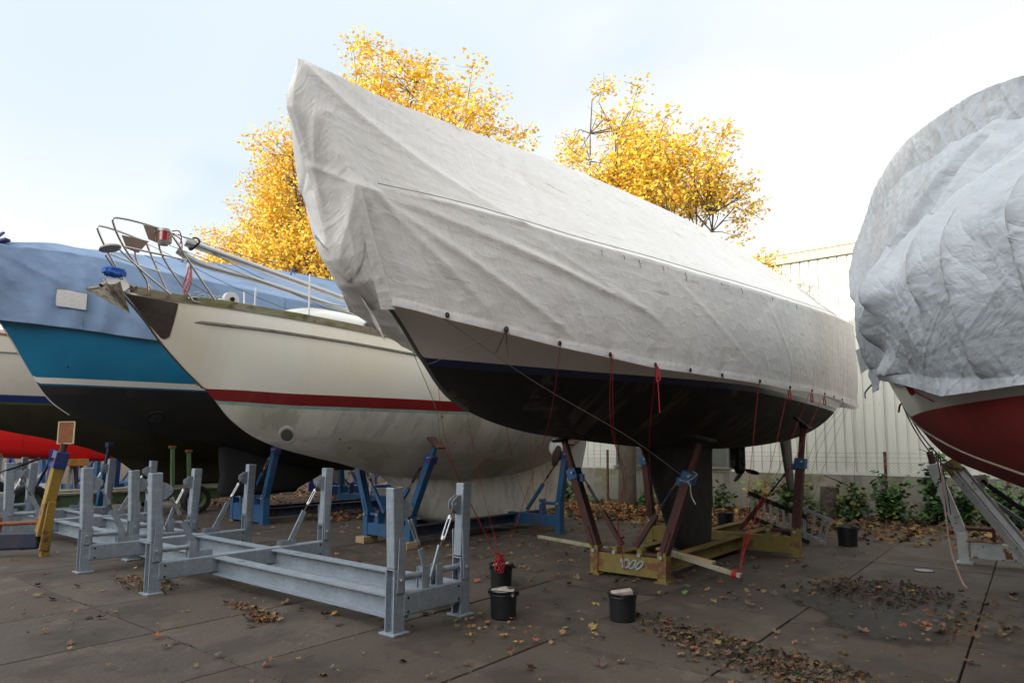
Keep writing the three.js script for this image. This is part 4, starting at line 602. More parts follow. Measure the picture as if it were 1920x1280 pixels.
  for (const s of [1, -1]) for (const [za, zb] of [[-6.2, -6.85], [-7.6, -8.5]]) {
    const ring = (dx, grow) => { const sh = []; for (let i = 0; i < 32; i++) { const a = i / 32 * Math.PI * 2, c = Math.cos(a), q = Math.sin(a); sh.push([Math.sign(c) * Math.pow(Math.abs(c), 0.4) * ((za - zb) / 2 + grow), Math.sign(q) * Math.pow(Math.abs(q), 0.55) * (0.065 + grow)]); } return sh; };
    const mk = (grow, dep, off) => { const g = prism(ring(0, grow), dep); g.rotateY(Math.PI / 2); const zc = (za + zb) / 2; g.translate(s > 0 ? WX + crW(zc) - 0.03 + off : WX - crW(zc) + 0.03 - off - dep, ys(zc) + 0.17, zc); return g; };
    const f = part('cabin_window', mk(0.014, 0.03, 0.0), std({ color: col(0.12, 0.12, 0.12), roughness: 0.4 }), t); part('pane', mk(0, 0.03, 0.006), winM, f);
  }
  part('hatch', [box(WX, ys(-7) + 0.42, -7.3, 0.55, 0.06, 0.55, 0.02)], crM, t);
  part('grab_rail', [tube([[WX + 0.6, ys(-7) + 0.40, -6.6], [WX + 0.6, ys(-7) + 0.46, -6.7], [WX + 0.6, ys(-7.4) + 0.47, -7.6], [WX + 0.6, ys(-7.4) + 0.41, -7.7]], 0.016, 20, 6)], M.greyWood, t);
  part('solar_box', [box(WX + 0.95, ys(-7.6) + 0.08, -7.35, 0.18, 0.26, 0.5, 0.02)], std({ color: col(0.27, 0.30, 0.33), roughness: 0.5 }), t);
  // pulpit: near and far hoops joined by the bow step plate
  const pul = part('pulpit', [1, -1].flatMap((s) => { const X = (k) => WX + s * k, r = 0.0135; return [
    tube([[X(0.27), 3.50, -3.42], [X(0.27), 3.60, -3.40], [X(0.25), 3.78, -3.28], [X(0.22), 3.99, -3.13], [X(0.22), 4.2, -3.02], [X(0.23), 4.285, -3.0], [X(0.25), 4.305, -3.1], [X(0.31), 4.28, -3.45], [X(0.33), 4.25, -3.6], [X(0.36), 4.17, -3.66], [X(0.42), 3.9, -3.83], [X(0.52), 3.47, -4.12]], r, 90, 8),
    tube([[X(0.22), 3.98, -3.14], [X(0.34), 3.95, -3.5], [X(0.41), 3.93, -3.82]], r * 0.9, 30, 8),
    tube([[X(0.20), 3.94, -3.1], [X(0.31), 3.70, -3.34], [X(0.42), 3.46, -3.62]], r * 0.9, 20, 8), tube([[X(0.33), 4.26, -3.45], [X(0.335), 3.96, -3.52], [X(0.4), 3.44, -3.9]], r * 0.9, 30, 8)]; }), M.steelPolished, t);
  part('step_plate', (() => { const g = new THREE.CylinderGeometry(0.15, 0.15, 0.02, 32, 1); g.scale(1.45, 1, 0.62); g.translate(WX, 3.985, -3.07); return g; })(), std({ color: col(0.30, 0.285, 0.255), roughness: 0.6 }), pul);
  for (const s of [1, -1]) { const g = prism([[0, 0], [0.33, 0.0], [0.21, -0.185], [0.07, -0.16]], 0.006); g.rotateY(Math.PI / 2); g.translate(WX + s * 0.31, 4.27, -3.3); part('pulpit_gusset', g, M.steelPolished, pul); }
  const light = part('navigation_light', [(() => { const g = new THREE.CylinderGeometry(0.066, 0.07, 0.035, 24); g.translate(WX + 0.37, 4.245, -3.52); return g; })(), (() => { const g = new THREE.CylinderGeometry(0.07, 0.05, 0.05, 24); g.translate(WX + 0.37, 4.09, -3.52); return g; })(), box(WX + 0.34, 4.17, -3.585, 0.09, 0.14, 0.06, 0.01)], std({ color: col(0.32, 0.31, 0.29), roughness: 0.4, metalness: 0.5 }), t);
  part('red_lens', (() => { const g = new THREE.CylinderGeometry(0.062, 0.062, 0.11, 24); g.translate(WX + 0.37, 4.17, -3.52); return g; })(), new THREE.MeshPhysicalMaterial({ color: col(0.30, 0.02, 0.03), roughness: 0.15, clearcoat: 1 }), light);
  // stanchions, guard wires, chain, mooring eye, windlass drum
  for (const s of [1, -1]) for (const z of [-4.62, -5.29, -7.3, -9.3]) { const x = WX + s * (bd(z) - 0.04), top = z === -4.62 ? 0.33 : 0.66; const st = part('stanchion', rod([x, ys(z), z], [x + s * 0.02, ys(z) + top, z + (z === -5.29 ? 0.02 : 0)], 0.013, 0.012), std({ color: col(0.62, 0.62, 0.60), roughness: 0.35, metalness: 0.4 }), t); part('foot', [rod([x, ys(z) + 0.08, z], [x, ys(z) + 0.11, z], 0.022)], M.alloy, st); }
  for (const s of [1, -1]) { const L = (yo) => tube([[WX + s * 0.34, 4.25 + yo * 0.5, -3.6], [WX + s * (bd(-5.29) - 0.03), ys(-5.29) + 0.65 + yo, -5.29], [WX + s * (bd(-7.3) - 0.03), ys(-7.3) + 0.65 + yo, -7.3], [WX + s * (bd(-9.3) - 0.03), ys(-9.3) + 0.65 + yo, -9.3]], 0.004, 60, 5); part('guard_wire', [L(0), L(-0.32)], M.navySteel, t); }
  for (const s of [1, -1]) { const g = new THREE.TorusGeometry(0.05, 0.013, 8, 24); g.scale(1.6, 0.55, 1); g.rotateY(Math.PI / 2); g.translate(WX + s * (bd(-3.95) + 0.028), ys(-3.95) + 0.04, -3.95); part('fairlead', g, M.steelPolished, t); }
  const wd = part('windlass', (() => { const g = new THREE.CylinderGeometry(0.1, 0.1, 0.07, 28); g.rotateZ(Math.PI / 2); g.translate(WX + 0.42, ys(-4.35) + 0.13, -4.38); const b = box(WX + 0.32, ys(-4.35) + 0.08, -4.4, 0.22, 0.16, 0.2, 0.02); return [g, b]; })(), std({ color: col(0.62, 0.61, 0.58), roughness: 0.45 }), t); part('hub', (() => { const g = new THREE.CylinderGeometry(0.03, 0.03, 0.09, 16); g.rotateZ(Math.PI / 2); g.translate(WX + 0.43, ys(-4.35) + 0.13, -4.38); return g; })(), M.black, wd);
  const ch = []; for (let i = 0; i < 11; i++) { const g = new THREE.TorusGeometry(0.018, 0.006, 6, 12); g.rotateX(i % 2 ? 0 : Math.PI / 2); g.rotateY(Math.PI / 2); g.translate(WX + 0.30 + i * 0.004, ys(-4) + 0.15 - 0.02 * Math.sin(i / 10 * Math.PI), -3.98 - i * 0.034); ch.push(g); } part('anchor_chain', ch, M.zinc, t);
  // through-hull fittings and the bow thruster tunnel
  const hole = (y, z, r) => { const x = WX + h.half(z, y), g = new THREE.TorusGeometry(r, r * 0.28, 8, 20); g.rotateY(Math.PI / 2); g.translate(x + 0.004, y, z); const c = new THREE.CylinderGeometry(r * 0.9, r * 0.9, 0.02, 16); c.rotateZ(Math.PI / 2); c.translate(x - 0.004, y, z); const f = part('through_hull', g, std({ color: col(0.3, 0.29, 0.26), roughness: 0.6 }), t); part('bore', c, M.black, f); };
  hole(2.43, -4.2, 0.013); hole(2.12, -7.6, 0.028); hole(1.75, -6.17, 0.028); hole(1.62, -6.4, 0.022); hole(1.72, -8.1, 0.026);
  { const z = -5.43, y = 1.79, x = WX + h.half(z, y); const e_ = 0.02, nrm = V(1, -(h.half(z, y + e_) - h.half(z, y - e_)) / (2 * e_), -(h.half(z + e_, y) - h.half(z - e_, y)) / (2 * e_)).normalize(); const g = new THREE.LatheGeometry([[0.078, -0.03], [0.079, 0.0], [0.086, 0.008], [0.10, 0.008], [0.12, 0.003], [0.15, -0.012]].map(([a, b]) => new THREE.Vector2(a, b)), 40); g.scale(1.35, 1, 1); const q = new THREE.Quaternion().setFromUnitVectors(V(0, 1, 0), nrm); g.applyQuaternion(q); g.translate(x, y, z); const th = part('bow_thruster_tunnel', g, botM, t); const c = new THREE.CylinderGeometry(0.08, 0.08, 0.012, 32); c.scale(1.35, 1, 1); c.applyQuaternion(q); c.translate(x + nrm.x * 0.002, y + nrm.y * 0.002, z + nrm.z * 0.002); part('dark_bore_disc', c, std({ color: col(0.13, 0.12, 0.11), roughness: 0.9 }), th); }  // dark disc paints the shade inside the tunnel; the hull is not cut
  return { h, bd, ys };
})();
// spars stowed along the side deck of the sloop, resting on the pulpit
{
  const s1 = single('stowed_mast', [(() => { const g = new THREE.CylinderGeometry(0.062, 0.062, 8.2, 24, 1); g.scale(1, 1, 0.75); return frameTo(metreUV(clean(g.translate(0, 4.1, 0))), V(-8.2, 4.175, -3.86), V(-8.05, 3.37, -10.1)); })(), rod([-8.2, 4.185, -3.78], [-8.2, 4.172, -3.88], 0.055, 0.066, 20)], M.alloy, 'long grey alloy mast stowed sloping aft from the sloop pulpit', 'mast');
  single('stowed_boom', [tube([[-8.25, 4.06, -3.72], [-8.2, 3.95, -3.95], [-8.12, 3.87, -4.7], [-7.95, 3.655, -6.1], [-7.82, 3.50, -7.2], [-7.7, 3.36, -8.6]], 0.042, 60, 16)], M.alloy, 'thinner grey spar lying below the mast along the sloop deck', 'spar');
  const ties = thing('mast_lashing', 'dark red rope lashing at the pulpit end of the stowed mast', 'lashing'); part('cord', [tube([[-8.2, 4.27, -3.62], [-8.19, 4.29, -3.7], [-8.2, 4.2, -3.74], [-8.2, 4.12, -3.72]], 0.007, 20, 6), tube([[-8.22, 4.25, -3.62], [-8.17, 4.18, -3.72], [-8.21, 4.06, -3.76]], 0.007, 20, 6)], M.redRope, ties); part('strap', tube([[-8.12, 4.2, -3.93], [-8.2, 4.26, -3.9], [-8.28, 4.19, -3.88], [-8.2, 4.09, -3.86]], 0.012, 20, 6, true), M.black, ties);
  single('halyard', [tube([[-8.2, 4.25, -3.7], [-8.12, 3.98, -4.5], [-7.95, 3.6, -5.9], [-7.9, 3.5, -6.8]], 0.0045, 40, 5)], M.navySteel, 'thin dark wire sagging from the mast lashing along the sloop side', 'wire');
  const rc = thing('hanging_rope_coil', 'pale and pink rope coil hanging from the sloop pulpit', 'rope'); part('coil', [tube([[-8.15, 3.9, -3.83], [-8.13, 3.76, -3.8], [-8.17, 3.62, -3.78], [-8.15, 3.5, -3.8], [-8.11, 3.63, -3.84], [-8.14, 3.82, -3.85]], 0.011, 40, 6, true), tube([[-8.14, 3.78, -3.84], [-8.1, 3.64, -3.8], [-8.14, 3.54, -3.78]], 0.012, 20, 6)], M.pinkRope, rc); part('block', box(-8.15, 3.84, -3.82, 0.04, 0.11, 0.03, 0.01), M.whitePaint, rc);
}
// plough anchor on the bow roller
{
  const t = thing('plough_anchor', 'galvanised plough anchor hanging on the bow roller of the sloop', 'anchor');
  const X = WX;
  part('roller_cheek', [1, -1].map((s) => { const g = prism([[0, 0], [0.24, 0.02], [0.27, -0.06], [0.16, -0.16], [0.05, -0.1]], 0.008, 0.002); g.rotateY(Math.PI / 2); g.translate(X + s * 0.055, 3.60, -3.02); return g; }), M.steelPolished, t);
  part('roller', rod([X - 0.06, 3.54, -3.1], [X + 0.06, 3.54, -3.1], 0.035), M.black, t);
  part('shank', [tube([[X, 3.55, -3.42], [X, 3.57, -3.2], [X + 0.02, 3.565, -3.08], [X + 0.06, 3.5, -2.98]], 0.03, 30, 10)], M.anchorSteel, t);
  // two ploughshare blades meeting in a ridge: tip down and aft, wings up and forward
  const flukeM = Object.assign(M.anchorSteel.clone(), { side: THREE.DoubleSide });
  for (const [ridge0, wing, bow] of [[[-8.47, 3.53, -3.04], [-8.30, 3.385, -2.76], 0.05], [[-8.47, 3.53, -3.04], [-8.27, 3.545, -3.10], 0.03]]) part('fluke', (() => { const tip = [-8.42, 3.215, -3.285], N = 14; return grid(N, N, (u, v) => { const p0 = tip.map((c, i) => mix(c, ridge0[i], u)), p1 = tip.map((c, i) => mix(c, wing[i], u)), q = p0.map((c, i) => mix(c, p1[i], v)); const k = Math.sin(Math.PI * v) * u; q[1] -= bow * k * 0.6; q[0] += bow * k * 0.8; return q; }); })(), flukeM, t);
  part('stock_bar', [rod([-8.46, 3.47, -2.95], [-8.31, 3.40, -2.78], 0.02, 0.016)], M.anchorSteel, t);
}
{
  const t = single('blue_cloth_bundle', (() => { const g = new THREE.SphereGeometry(1, 60, 44); const p = g.attributes.position; for (let i = 0; i < p.count; i++) { const k = 1 + 0.5 * (fb3(p.getX(i) * 2.2, p.getY(i) * 2.2, p.getZ(i) * 2.2, 3, 12) - 0.5) + 0.35 * crumple(p.getX(i), p.getY(i), p.getZ(i), 1.6, 77); p.setXYZ(i, p.getX(i) * k * 0.06, Math.sign(p.getY(i)) * Math.pow(Math.abs(p.getY(i)), 0.5) * k * 0.045 + 0.02 * crumple(p.getX(i), p.getY(i), p.getZ(i), 2.5, 3), Math.sign(p.getZ(i)) * Math.pow(Math.abs(p.getZ(i)), 0.6) * k * 0.10); } g.translate(WX, 3.70, -3.13); g.computeVertexNormals(); return g; })(), std({ map: rep(mottle([0.03, 0.13, 0.50], 0.3, 6, 1400), 0.3), roughness: 0.7 }), 'bright blue cloth bundle tied on the sloop anchor roller', 'cloth');
}
// ================================================================ the blue sloop and its blue cover
const BX = -13.2;
{
  const kT = [[-2.85, 4.02], [-3.19, 3.64], [-3.7, 2.78], [-3.86, 2.53], [-4.03, 2.34], [-4.28, 2.157], [-4.66, 2.048], [-5.15, 1.925], [-5.83, 1.838], [-7, 1.62], [-8.5, 1.2], [-9.5, 1.08], [-11.5, 1.1], [-13, 1.6], [-14.8, 2.9]];
  const yk = (z) => smoothTable(kT, z), bd = beam(-2.85, 1.6, 5.5, 1.8, 1.1, 12), ys = (z) => lerpTable([[-2.85, 4.02], [-5, 3.85], [-8, 3.75], [-15, 3.8]], z);
  const h = hullBands({ xc: BX, z0: -2.85, z1: -14.8, yk, ys, bd, mT: [[-3, 1.4], [-5, 1.8], [-8, 2.3], [-15, 2.3]], nT: [[-3, 1.3], [-4.5, 1.2], [-6, 0.95], [-8, 0.75], [-15, 0.7]], cuts: [{ y: () => 2.645, n: 2 }, { y: () => 2.675, n: 3 }, { y: () => 2.775, n: 12 }] });
  const t = thing('blue_sloop', 'turquoise blue sloop with white waterline stripe under a pale blue cover', 'sailboat');
  const topM = new THREE.MeshPhysicalMaterial({ map: rep(mottle([0.006, 0.165, 0.315], 0.10, 4, 1500), 3), roughness: 0.24, clearcoat: 0.6, clearcoatRoughness: 0.12 });
  part('topside', h[3], topM, t);
  part('waterline_stripe', h[2], new THREE.MeshPhysicalMaterial({ color: col(0.72, 0.69, 0.62), roughness: 0.35 }), t);
  part('lower_stripe', h[1], new THREE.MeshPhysicalMaterial({ color: col(0.01, 0.10, 0.22), roughness: 0.35 }), t);
  const bm = std({ map: rep(tex(512, (u, v) => { const f = fbm(u * 4, v * 6, 0, 6, 1510), b = sstep(0.55, 0.8, fbm(u * 3, v * 5, 0, 5, 1520)); const k = 0.7 + 0.6 * f; return [mix(0.013, 0.030, b) * k, mix(0.0125, 0.024, b) * k, mix(0.013, 0.019, b) * k]; }), 2.5), roughness: 0.6 });
  part('bottom', h[0], bm, t); part('transom', h.cap, topM, t);
  part('deck', deckGeo(BX, -2.9, -14.7, bd, ys), M.greyWood, t);
  part('keel', fin(BX, [[1.75, -7.0, -10.4, 0.2], [1.4, -7.0, -10.2, 0.3], [1.0, -7.05, -9.6, 0.36], [0.7, -7.0, -8.95, 0.36], [0.6, -7.1, -8.85, 0.32]]), M.black, t);
  part('rudder', fin(BX, [[1.4, -8.5, -9.02, 0.1], [0.86, -8.52, -9.06, 0.08], [0.78, -8.56, -9.0, 0.06]]), bm, t);
  part('stem_edge', tube([[BX, 3.64, -3.185], [BX, 3.2, -3.44], [BX, 2.78, -3.69], [BX, 2.53, -3.85], [BX, 2.34, -4.02], [BX, 2.16, -4.27]], 0.009, 40, 6), std({ color: col(0.5, 0.5, 0.48), roughness: 0.5 }), t);
  { const z = -5.6, y = 2.16, x = BX + h.half(z, y) + 0.01; const e_ = 0.02, n = V(1, -(h.half(z, y + e_) - h.half(z, y - e_)) / (2 * e_), -(h.half(z + e_, y) - h.half(z - e_, y)) / (2 * e_)).normalize(), q = new THREE.Quaternion().setFromUnitVectors(V(0, 0, 1), n); const ring = new THREE.TorusGeometry(0.125, 0.02, 10, 32); ring.scale(1.25, 1, 1); ring.applyQuaternion(q); ring.translate(x, y, z); const th = part('bow_thruster_tunnel', ring, M.black, t); const bars = []; for (let i = -2; i <= 2; i++) { const g = new THREE.BoxGeometry(0.27 * Math.sqrt(1 - (i / 3) ** 2), 0.014, 0.014); g.deleteAttribute('uv'); g.translate(0, i * 0.042, 0.01); g.rotateZ(0.5); g.applyQuaternion(q); g.translate(x, y, z); bars.push(metreUV(clean(g))); } part('grille', bars, std({ color: col(0.05, 0.05, 0.05), roughness: 0.6 }), th); }
  { const z = -4.1, y = 2.97, x = BX + h.half(z, y); const c = new THREE.CylinderGeometry(0.016, 0.016, 0.02, 16); c.rotateZ(Math.PI / 2); c.translate(x, y, z); part('through_hull', c, M.black, t); }
  // cover
  const eT = [[-3.0, 3.66], [-3.19, 3.64], [-4.04, 3.59], [-4.81, 3.52], [-5.47, 3.48], [-7, 3.42], [-10, 3.42], [-14.9, 3.5]], cT = [[-2.6, 4.86], [-3.11, 4.89], [-4.16, 4.88], [-4.93, 4.78], [-5.54, 4.72], [-6.91, 4.63], [-8, 4.58], [-9.7, 4.59], [-14.9, 4.75]], rT = [[-2.5, 4.93], [-3.1, 4.97], [-3.85, 5.13], [-4.26, 5.14], [-5.3, 5.26], [-6.7, 5.42], [-8.25, 5.59], [-11, 5.68], [-14.9, 5.7]];
  const cw = (z) => z > -3.4 ? mix(0.12, 0.2, clamp((-2.6 - z) / 0.8)) : bd(z) + 0.0 + 0.02;
  const P = (s) => (u, v) => {
    const w = 0.06, uu = u < w ? 0 : (u - w) / (1 - w); const za = mix(-3.12, -14.9, uu), zb = mix(-2.62, -14.9, uu), zc = mix(-2.5, -14.9, uu);
    const e = [bd(za) + 0.045, smoothTable(eT, za), za], c = [Math.max(cw(zb), 0.1), smoothTable(cT, zb), zb], r = [0, smoothTable(rT, zc), zc];
    let q; if (v < 0.6) { const t = v / 0.6; q = e.map((x, i) => mix(x, c[i], t)); q[0] += 0.05 * Math.sin(Math.PI * t) * sstep(0, .1, uu); } else { const t = (v - 0.6) / 0.4; q = c.map((x, i) => mix(x, r[i], t)); q[1] -= 0.05 * Math.sin(Math.PI * t); }
    if (u < w) { const t = u / w; q[0] *= Math.sin(t * Math.PI / 2); q[2] += 0.12 * (1 - t) * (v < 0.6 ? 0.4 : 1) ; }
    return [BX + s * q[0], q[1], q[2]];
  };
  const fl = [[-3.3, 4.85, -4.0, 3.7], [-3.6, 4.85, -4.0, 3.8], [-4.1, 4.85, -4.2, 3.75], [-4.15, 4.8, -5.0, 3.65], [-2.9, 4.8, -3.5, 3.9], [-4.2, 4.85, -4.5, 3.7], [-3.2, 4.7, -3.9, 4.3]];
  const D = (u, v, x, y, z) => { let d = 0.012 * crumple(x, y, z, 1.2, 70) + 0.004 * crumple(x, y, z, 5, 75); if (v < 0.6) { for (const f of fl) d += 0.034 * foldLine(z, y, ...f, 0.05); d += 0.022 * Math.sin(z * 11 + y * 2 + 2 * Math.sin(z * 3)) * sstep(0.5, 0.1, v); d += 0.008 * Math.exp(-(((v - 0.6) / 0.012) ** 2)); } else d -= 0.03 * Math.exp(-(((z + 3.5) / 0.4) ** 2)) * Math.sin(Math.PI * (v - 0.6) / 0.4); return d; };
  const tp = thing('blue_boat_cover', 'pale blue cloth cover tented over the turquoise sloop', 'boat cover');
  const cm = new THREE.MeshPhysicalMaterial({ map: rep(tex(512, (u, v) => { const f = fbm(u * 4, v * 4, 4, 6, 1540), g = vnoise(u * 200, v * 200, 200, 3), s = sstep(0.55, 0.75, fbm(u * 5, v * 9, 0, 5, 1550)); const k = (0.9 + 0.2 * f) * (0.97 + 0.06 * g) * (1 - 0.16 * s); return [0.185 * k, 0.27 * k, 0.415 * k]; }), 2.6), roughness: 0.85, side: THREE.DoubleSide, bumpMap: rep(wrinkleBump(1560, 7), 1.2), bumpScale: 0.004, sheen: 0.2 });
  const gs = [1, -1].map((s) => { const g = cloth(200, 90, P(s), D); if (s < 0) { const ix = g.index.array; for (let i = 0; i < ix.length; i += 3) { const t = ix[i]; ix[i] = ix[i + 1]; ix[i + 1] = t; } g.computeVertexNormals(); } return g; });
  part('cover_sheet', gs, cm, tp);
  const seamM = std({ color: col(0.13, 0.18, 0.29), roughness: 0.9 });
  for (const z of [-4.16, -5.75, -7.4]) { const pts = []; for (let i = 0; i <= 12; i++) { const y = mix(smoothTable(eT, z) + 0.03, smoothTable(cT, z), i / 12), t = i / 12; pts.push([BX + mix(bd(z) + 0.045, cw(z), t) + 0.05 * Math.sin(Math.PI * t) + 0.009, y, z]); } part('stitched_seam', tube(pts, 0.004, 40, 5), seamM, tp); }
  const pz = [-3.77, -4.17], patch = grid(10, 10, (u, v) => { const z = mix(pz[0], pz[1], u), y = mix(3.94, 4.23, v) - 0.03 * u, t = (y - 3.6) / 1.28; return [BX + mix(bd(z) + 0.045, cw(z), t) + 0.05 * Math.sin(Math.PI * t) + 0.05 + 0.004 * Math.sin(u * 9 + v * 4), y, z]; });
  part('clear_window_patch', patch, std({ map: rep(mottle([0.52, 0.51, 0.50], 0.2, 7, 1570), 0.3), roughness: 0.45, side: THREE.DoubleSide }), tp);
  part('patch_border', tube([[pz[0], 3.935], [pz[1], 3.905], [pz[1], 4.20], [pz[0], 4.235]].map(([z, y]) => { const t = (y - 3.6) / 1.28; return [BX + mix(bd(z) + 0.045, cw(z), t) + 0.05 * Math.sin(Math.PI * t) + 0.052, y, z]; }).flatMap((p, i, A) => { const q = A[(i + 1) % 4]; return [p, p.map((c, k) => mix(c, q[k], 0.04)), p.map((c, k) => mix(c, q[k], 0.96))]; }), 0.006, 90, 5, true), seamM, tp);
  const kn = []; for (const [z, y] of [[-5.9, 5.31], [-7.6, 5.5], [-8.3, 5.57]]) kn.push([z, y]);
  kn.forEach(([z, y], i) => tag(part('blue_tie', [bar([BX + 0.35, y - 0.12, z], [BX + 0.37, y + 0.05, z - 0.02], 0.05, 0.02, undefined, 0.005), bar([BX + 0.36, y - 0.02, z], [BX + 0.45, y - 0.12, z - 0.05], 0.03, 0.012)], M.deepBlue, scene), ['blue cloth tie on the blue cover nearest the sloop pulpit', 'blue cloth tie on the blue cover, second from the pulpit', 'blue cloth tie on the blue cover, farthest from the pulpit'][i], 'tie', 'blue ties along the blue cover'));
  single('blue_cloth_knot', [bar([BX + 0.02, 4.93, -2.98], [BX - 0.02, 5.14, -3.14], 0.09, 0.04, undefined, 0.015), bar([BX - 0.05, 4.95, -3.05], [BX + 0.12, 5.0, -3.18], 0.12, 0.05, undefined, 0.015)], M.deepBlue, 'dark blue cloth knot on the bow ridge of the blue cover', 'knot');
}
// ================================================================ the cream boat at the far left, on the green trailer
const CX = -17.6;
{
  const kT = [[-2.2, 4.15], [-2.7, 3.5], [-3.1, 2.75], [-3.6, 2.2], [-4.4, 1.95], [-5.26, 1.776], [-6.2, 1.53], [-6.7, 1.36], [-7.6, 1.22], [-10, 1.15], [-12, 1.5], [-13.6, 2.6]];
  const yk = (z) => smoothTable(kT, z), bd = beam(-2.2, 1.5), ys = (z) => lerpTable([[-2.2, 4.15], [-4.2, 4.02], [-8, 3.8], [-13.6, 3.9]], z);
  const h = hullBands({ xc: CX, z0: -2.2, z1: -13.6, yk, ys, bd, mT: [[-3, 1.5], [-6, 2.1], [-14, 2.3]], nT: [[-3, 0.8], [-5, 0.6], [-8, 0.6], [-14, 0.7]], cuts: [{ y: () => 2.49, n: 2 }, { y: () => 2.535, n: 3 }, { y: () => 2.685, n: 12 }] });
  const t = thing('cream_cruiser', 'cream hull with dark blue stripe and olive bottom at the left edge', 'sailboat');
  const top = new THREE.MeshPhysicalMaterial({ map: rep(mottle([0.70, 0.63, 0.52], 0.08, 4, 1600), 3), roughness: 0.3, clearcoat: 0.3 });
  const bot = std({ map: rep(tex(512, (u, v) => { const f = fbm(u * 4, v * 6, 0, 6, 1610), g = fbm(u * 20, v * 20, 20, 3, 1620); const k = (0.6 + 0.8 * f) * (0.8 + 0.4 * g); return [0.032 * k, 0.027 * k, 0.010 * k]; }), 2.4), roughness: 0.8 });
  part('topside', h[3], top, t); part('waterline_stripe', h[2], std({ color: col(0.012, 0.03, 0.15), roughness: 0.4 }), t); part('waterline_scum', h[1], std({ color: col(0.07, 0.10, 0.03), roughness: 0.8 }), t); part('bottom', h[0], bot, t); part('transom', h.cap, top, t);
  part('deck', deckGeo(CX, -2.3, -13.5, bd, ys), M.greyWood, t);
  part('keel', fin(CX, [[1.6, -6.0, -12.2, 0.8], [1.33, -6.72, -12.1, 0.5], [1.0, -7.15, -12, 0.4], [0.72, -7.6, -11.9, 0.36], [0.62, -7.9, -11.8, 0.3]]), bot, t);
  part('rubbing_strake', strake(h, CX, 1, -2.9, -12.5, () => 3.56, 0.04, 0.025), std({ color: col(0.22, 0.21, 0.19), roughness: 0.6 }), t);
  part('wooden_rail', strake(h, CX, 1, -2.5, -13, (z) => ys(z) - 0.09, 0.06, 0.03), std({ color: col(0.28, 0.11, 0.035), roughness: 0.5 }), t);
}
{
  // bright red hull lying on trestles behind
  const t = thing('red_hull', 'bright red upturned hull lying behind the olive boat bottom', 'hull');
  const g = grid(70, 30, (u, v) => { const z = mix(-8.5, -1.8, u), w = Math.pow(Math.sin(Math.PI * clamp(u * 0.98 + 0.01)), 0.5), a = v * Math.PI * 2; const pw = (x, p) => Math.sign(x) * Math.pow(Math.abs(x), p), yc = 1.86 + 0.05 * u, ry = 0.5 * Math.pow(w, 0.8), rx = 0.5 * w; return [-22 + rx * pw(Math.cos(a), 0.45), yc - 0.52 * Math.pow(1 - u, 2.6) + ry * pw(Math.sin(a), 0.6), z]; });
  part('shell', g, new THREE.MeshPhysicalMaterial({ color: col(0.62, 0.008, 0.008), roughness: 0.4, clearcoat: 0.3, side: THREE.DoubleSide }), t);
  part('seam_line', tube([[-21.52, 2.1, -5.9], [-21.50, 1.75, -5.9], [-21.53, 1.45, -5.9]], 0.006, 12, 5), std({ color: col(0.25, 0.01, 0.01), roughness: 0.6 }), t);
  const tr = thing('trestle', 'orange wooden block trestle carrying the tip of the red hull', 'trestle', [-22, 0, -7.3]); part('pad', box(0, 1.13, 0, 0.9, 0.2, 0.5, 0.01), std({ map: rep(mottle([0.42, 0.19, 0.05], 0.4, 6, 1640), 0.5), roughness: 0.8 }), tr); for (const sx of [-1, 1]) for (const sz of [-1, 1]) part('leg', bar([sx * 0.5, 0, sz * 0.3], [sx * 0.25, 1.04, sz * 0.12], 0.07), M.greyWood, tr);
  const t2 = copyOf(tr, 'orange wooden block trestle farther left under the red hull', [-22, 0, -3.2]); tr.userData.group = t2.userData.group = 'trestles under the red hull';
}
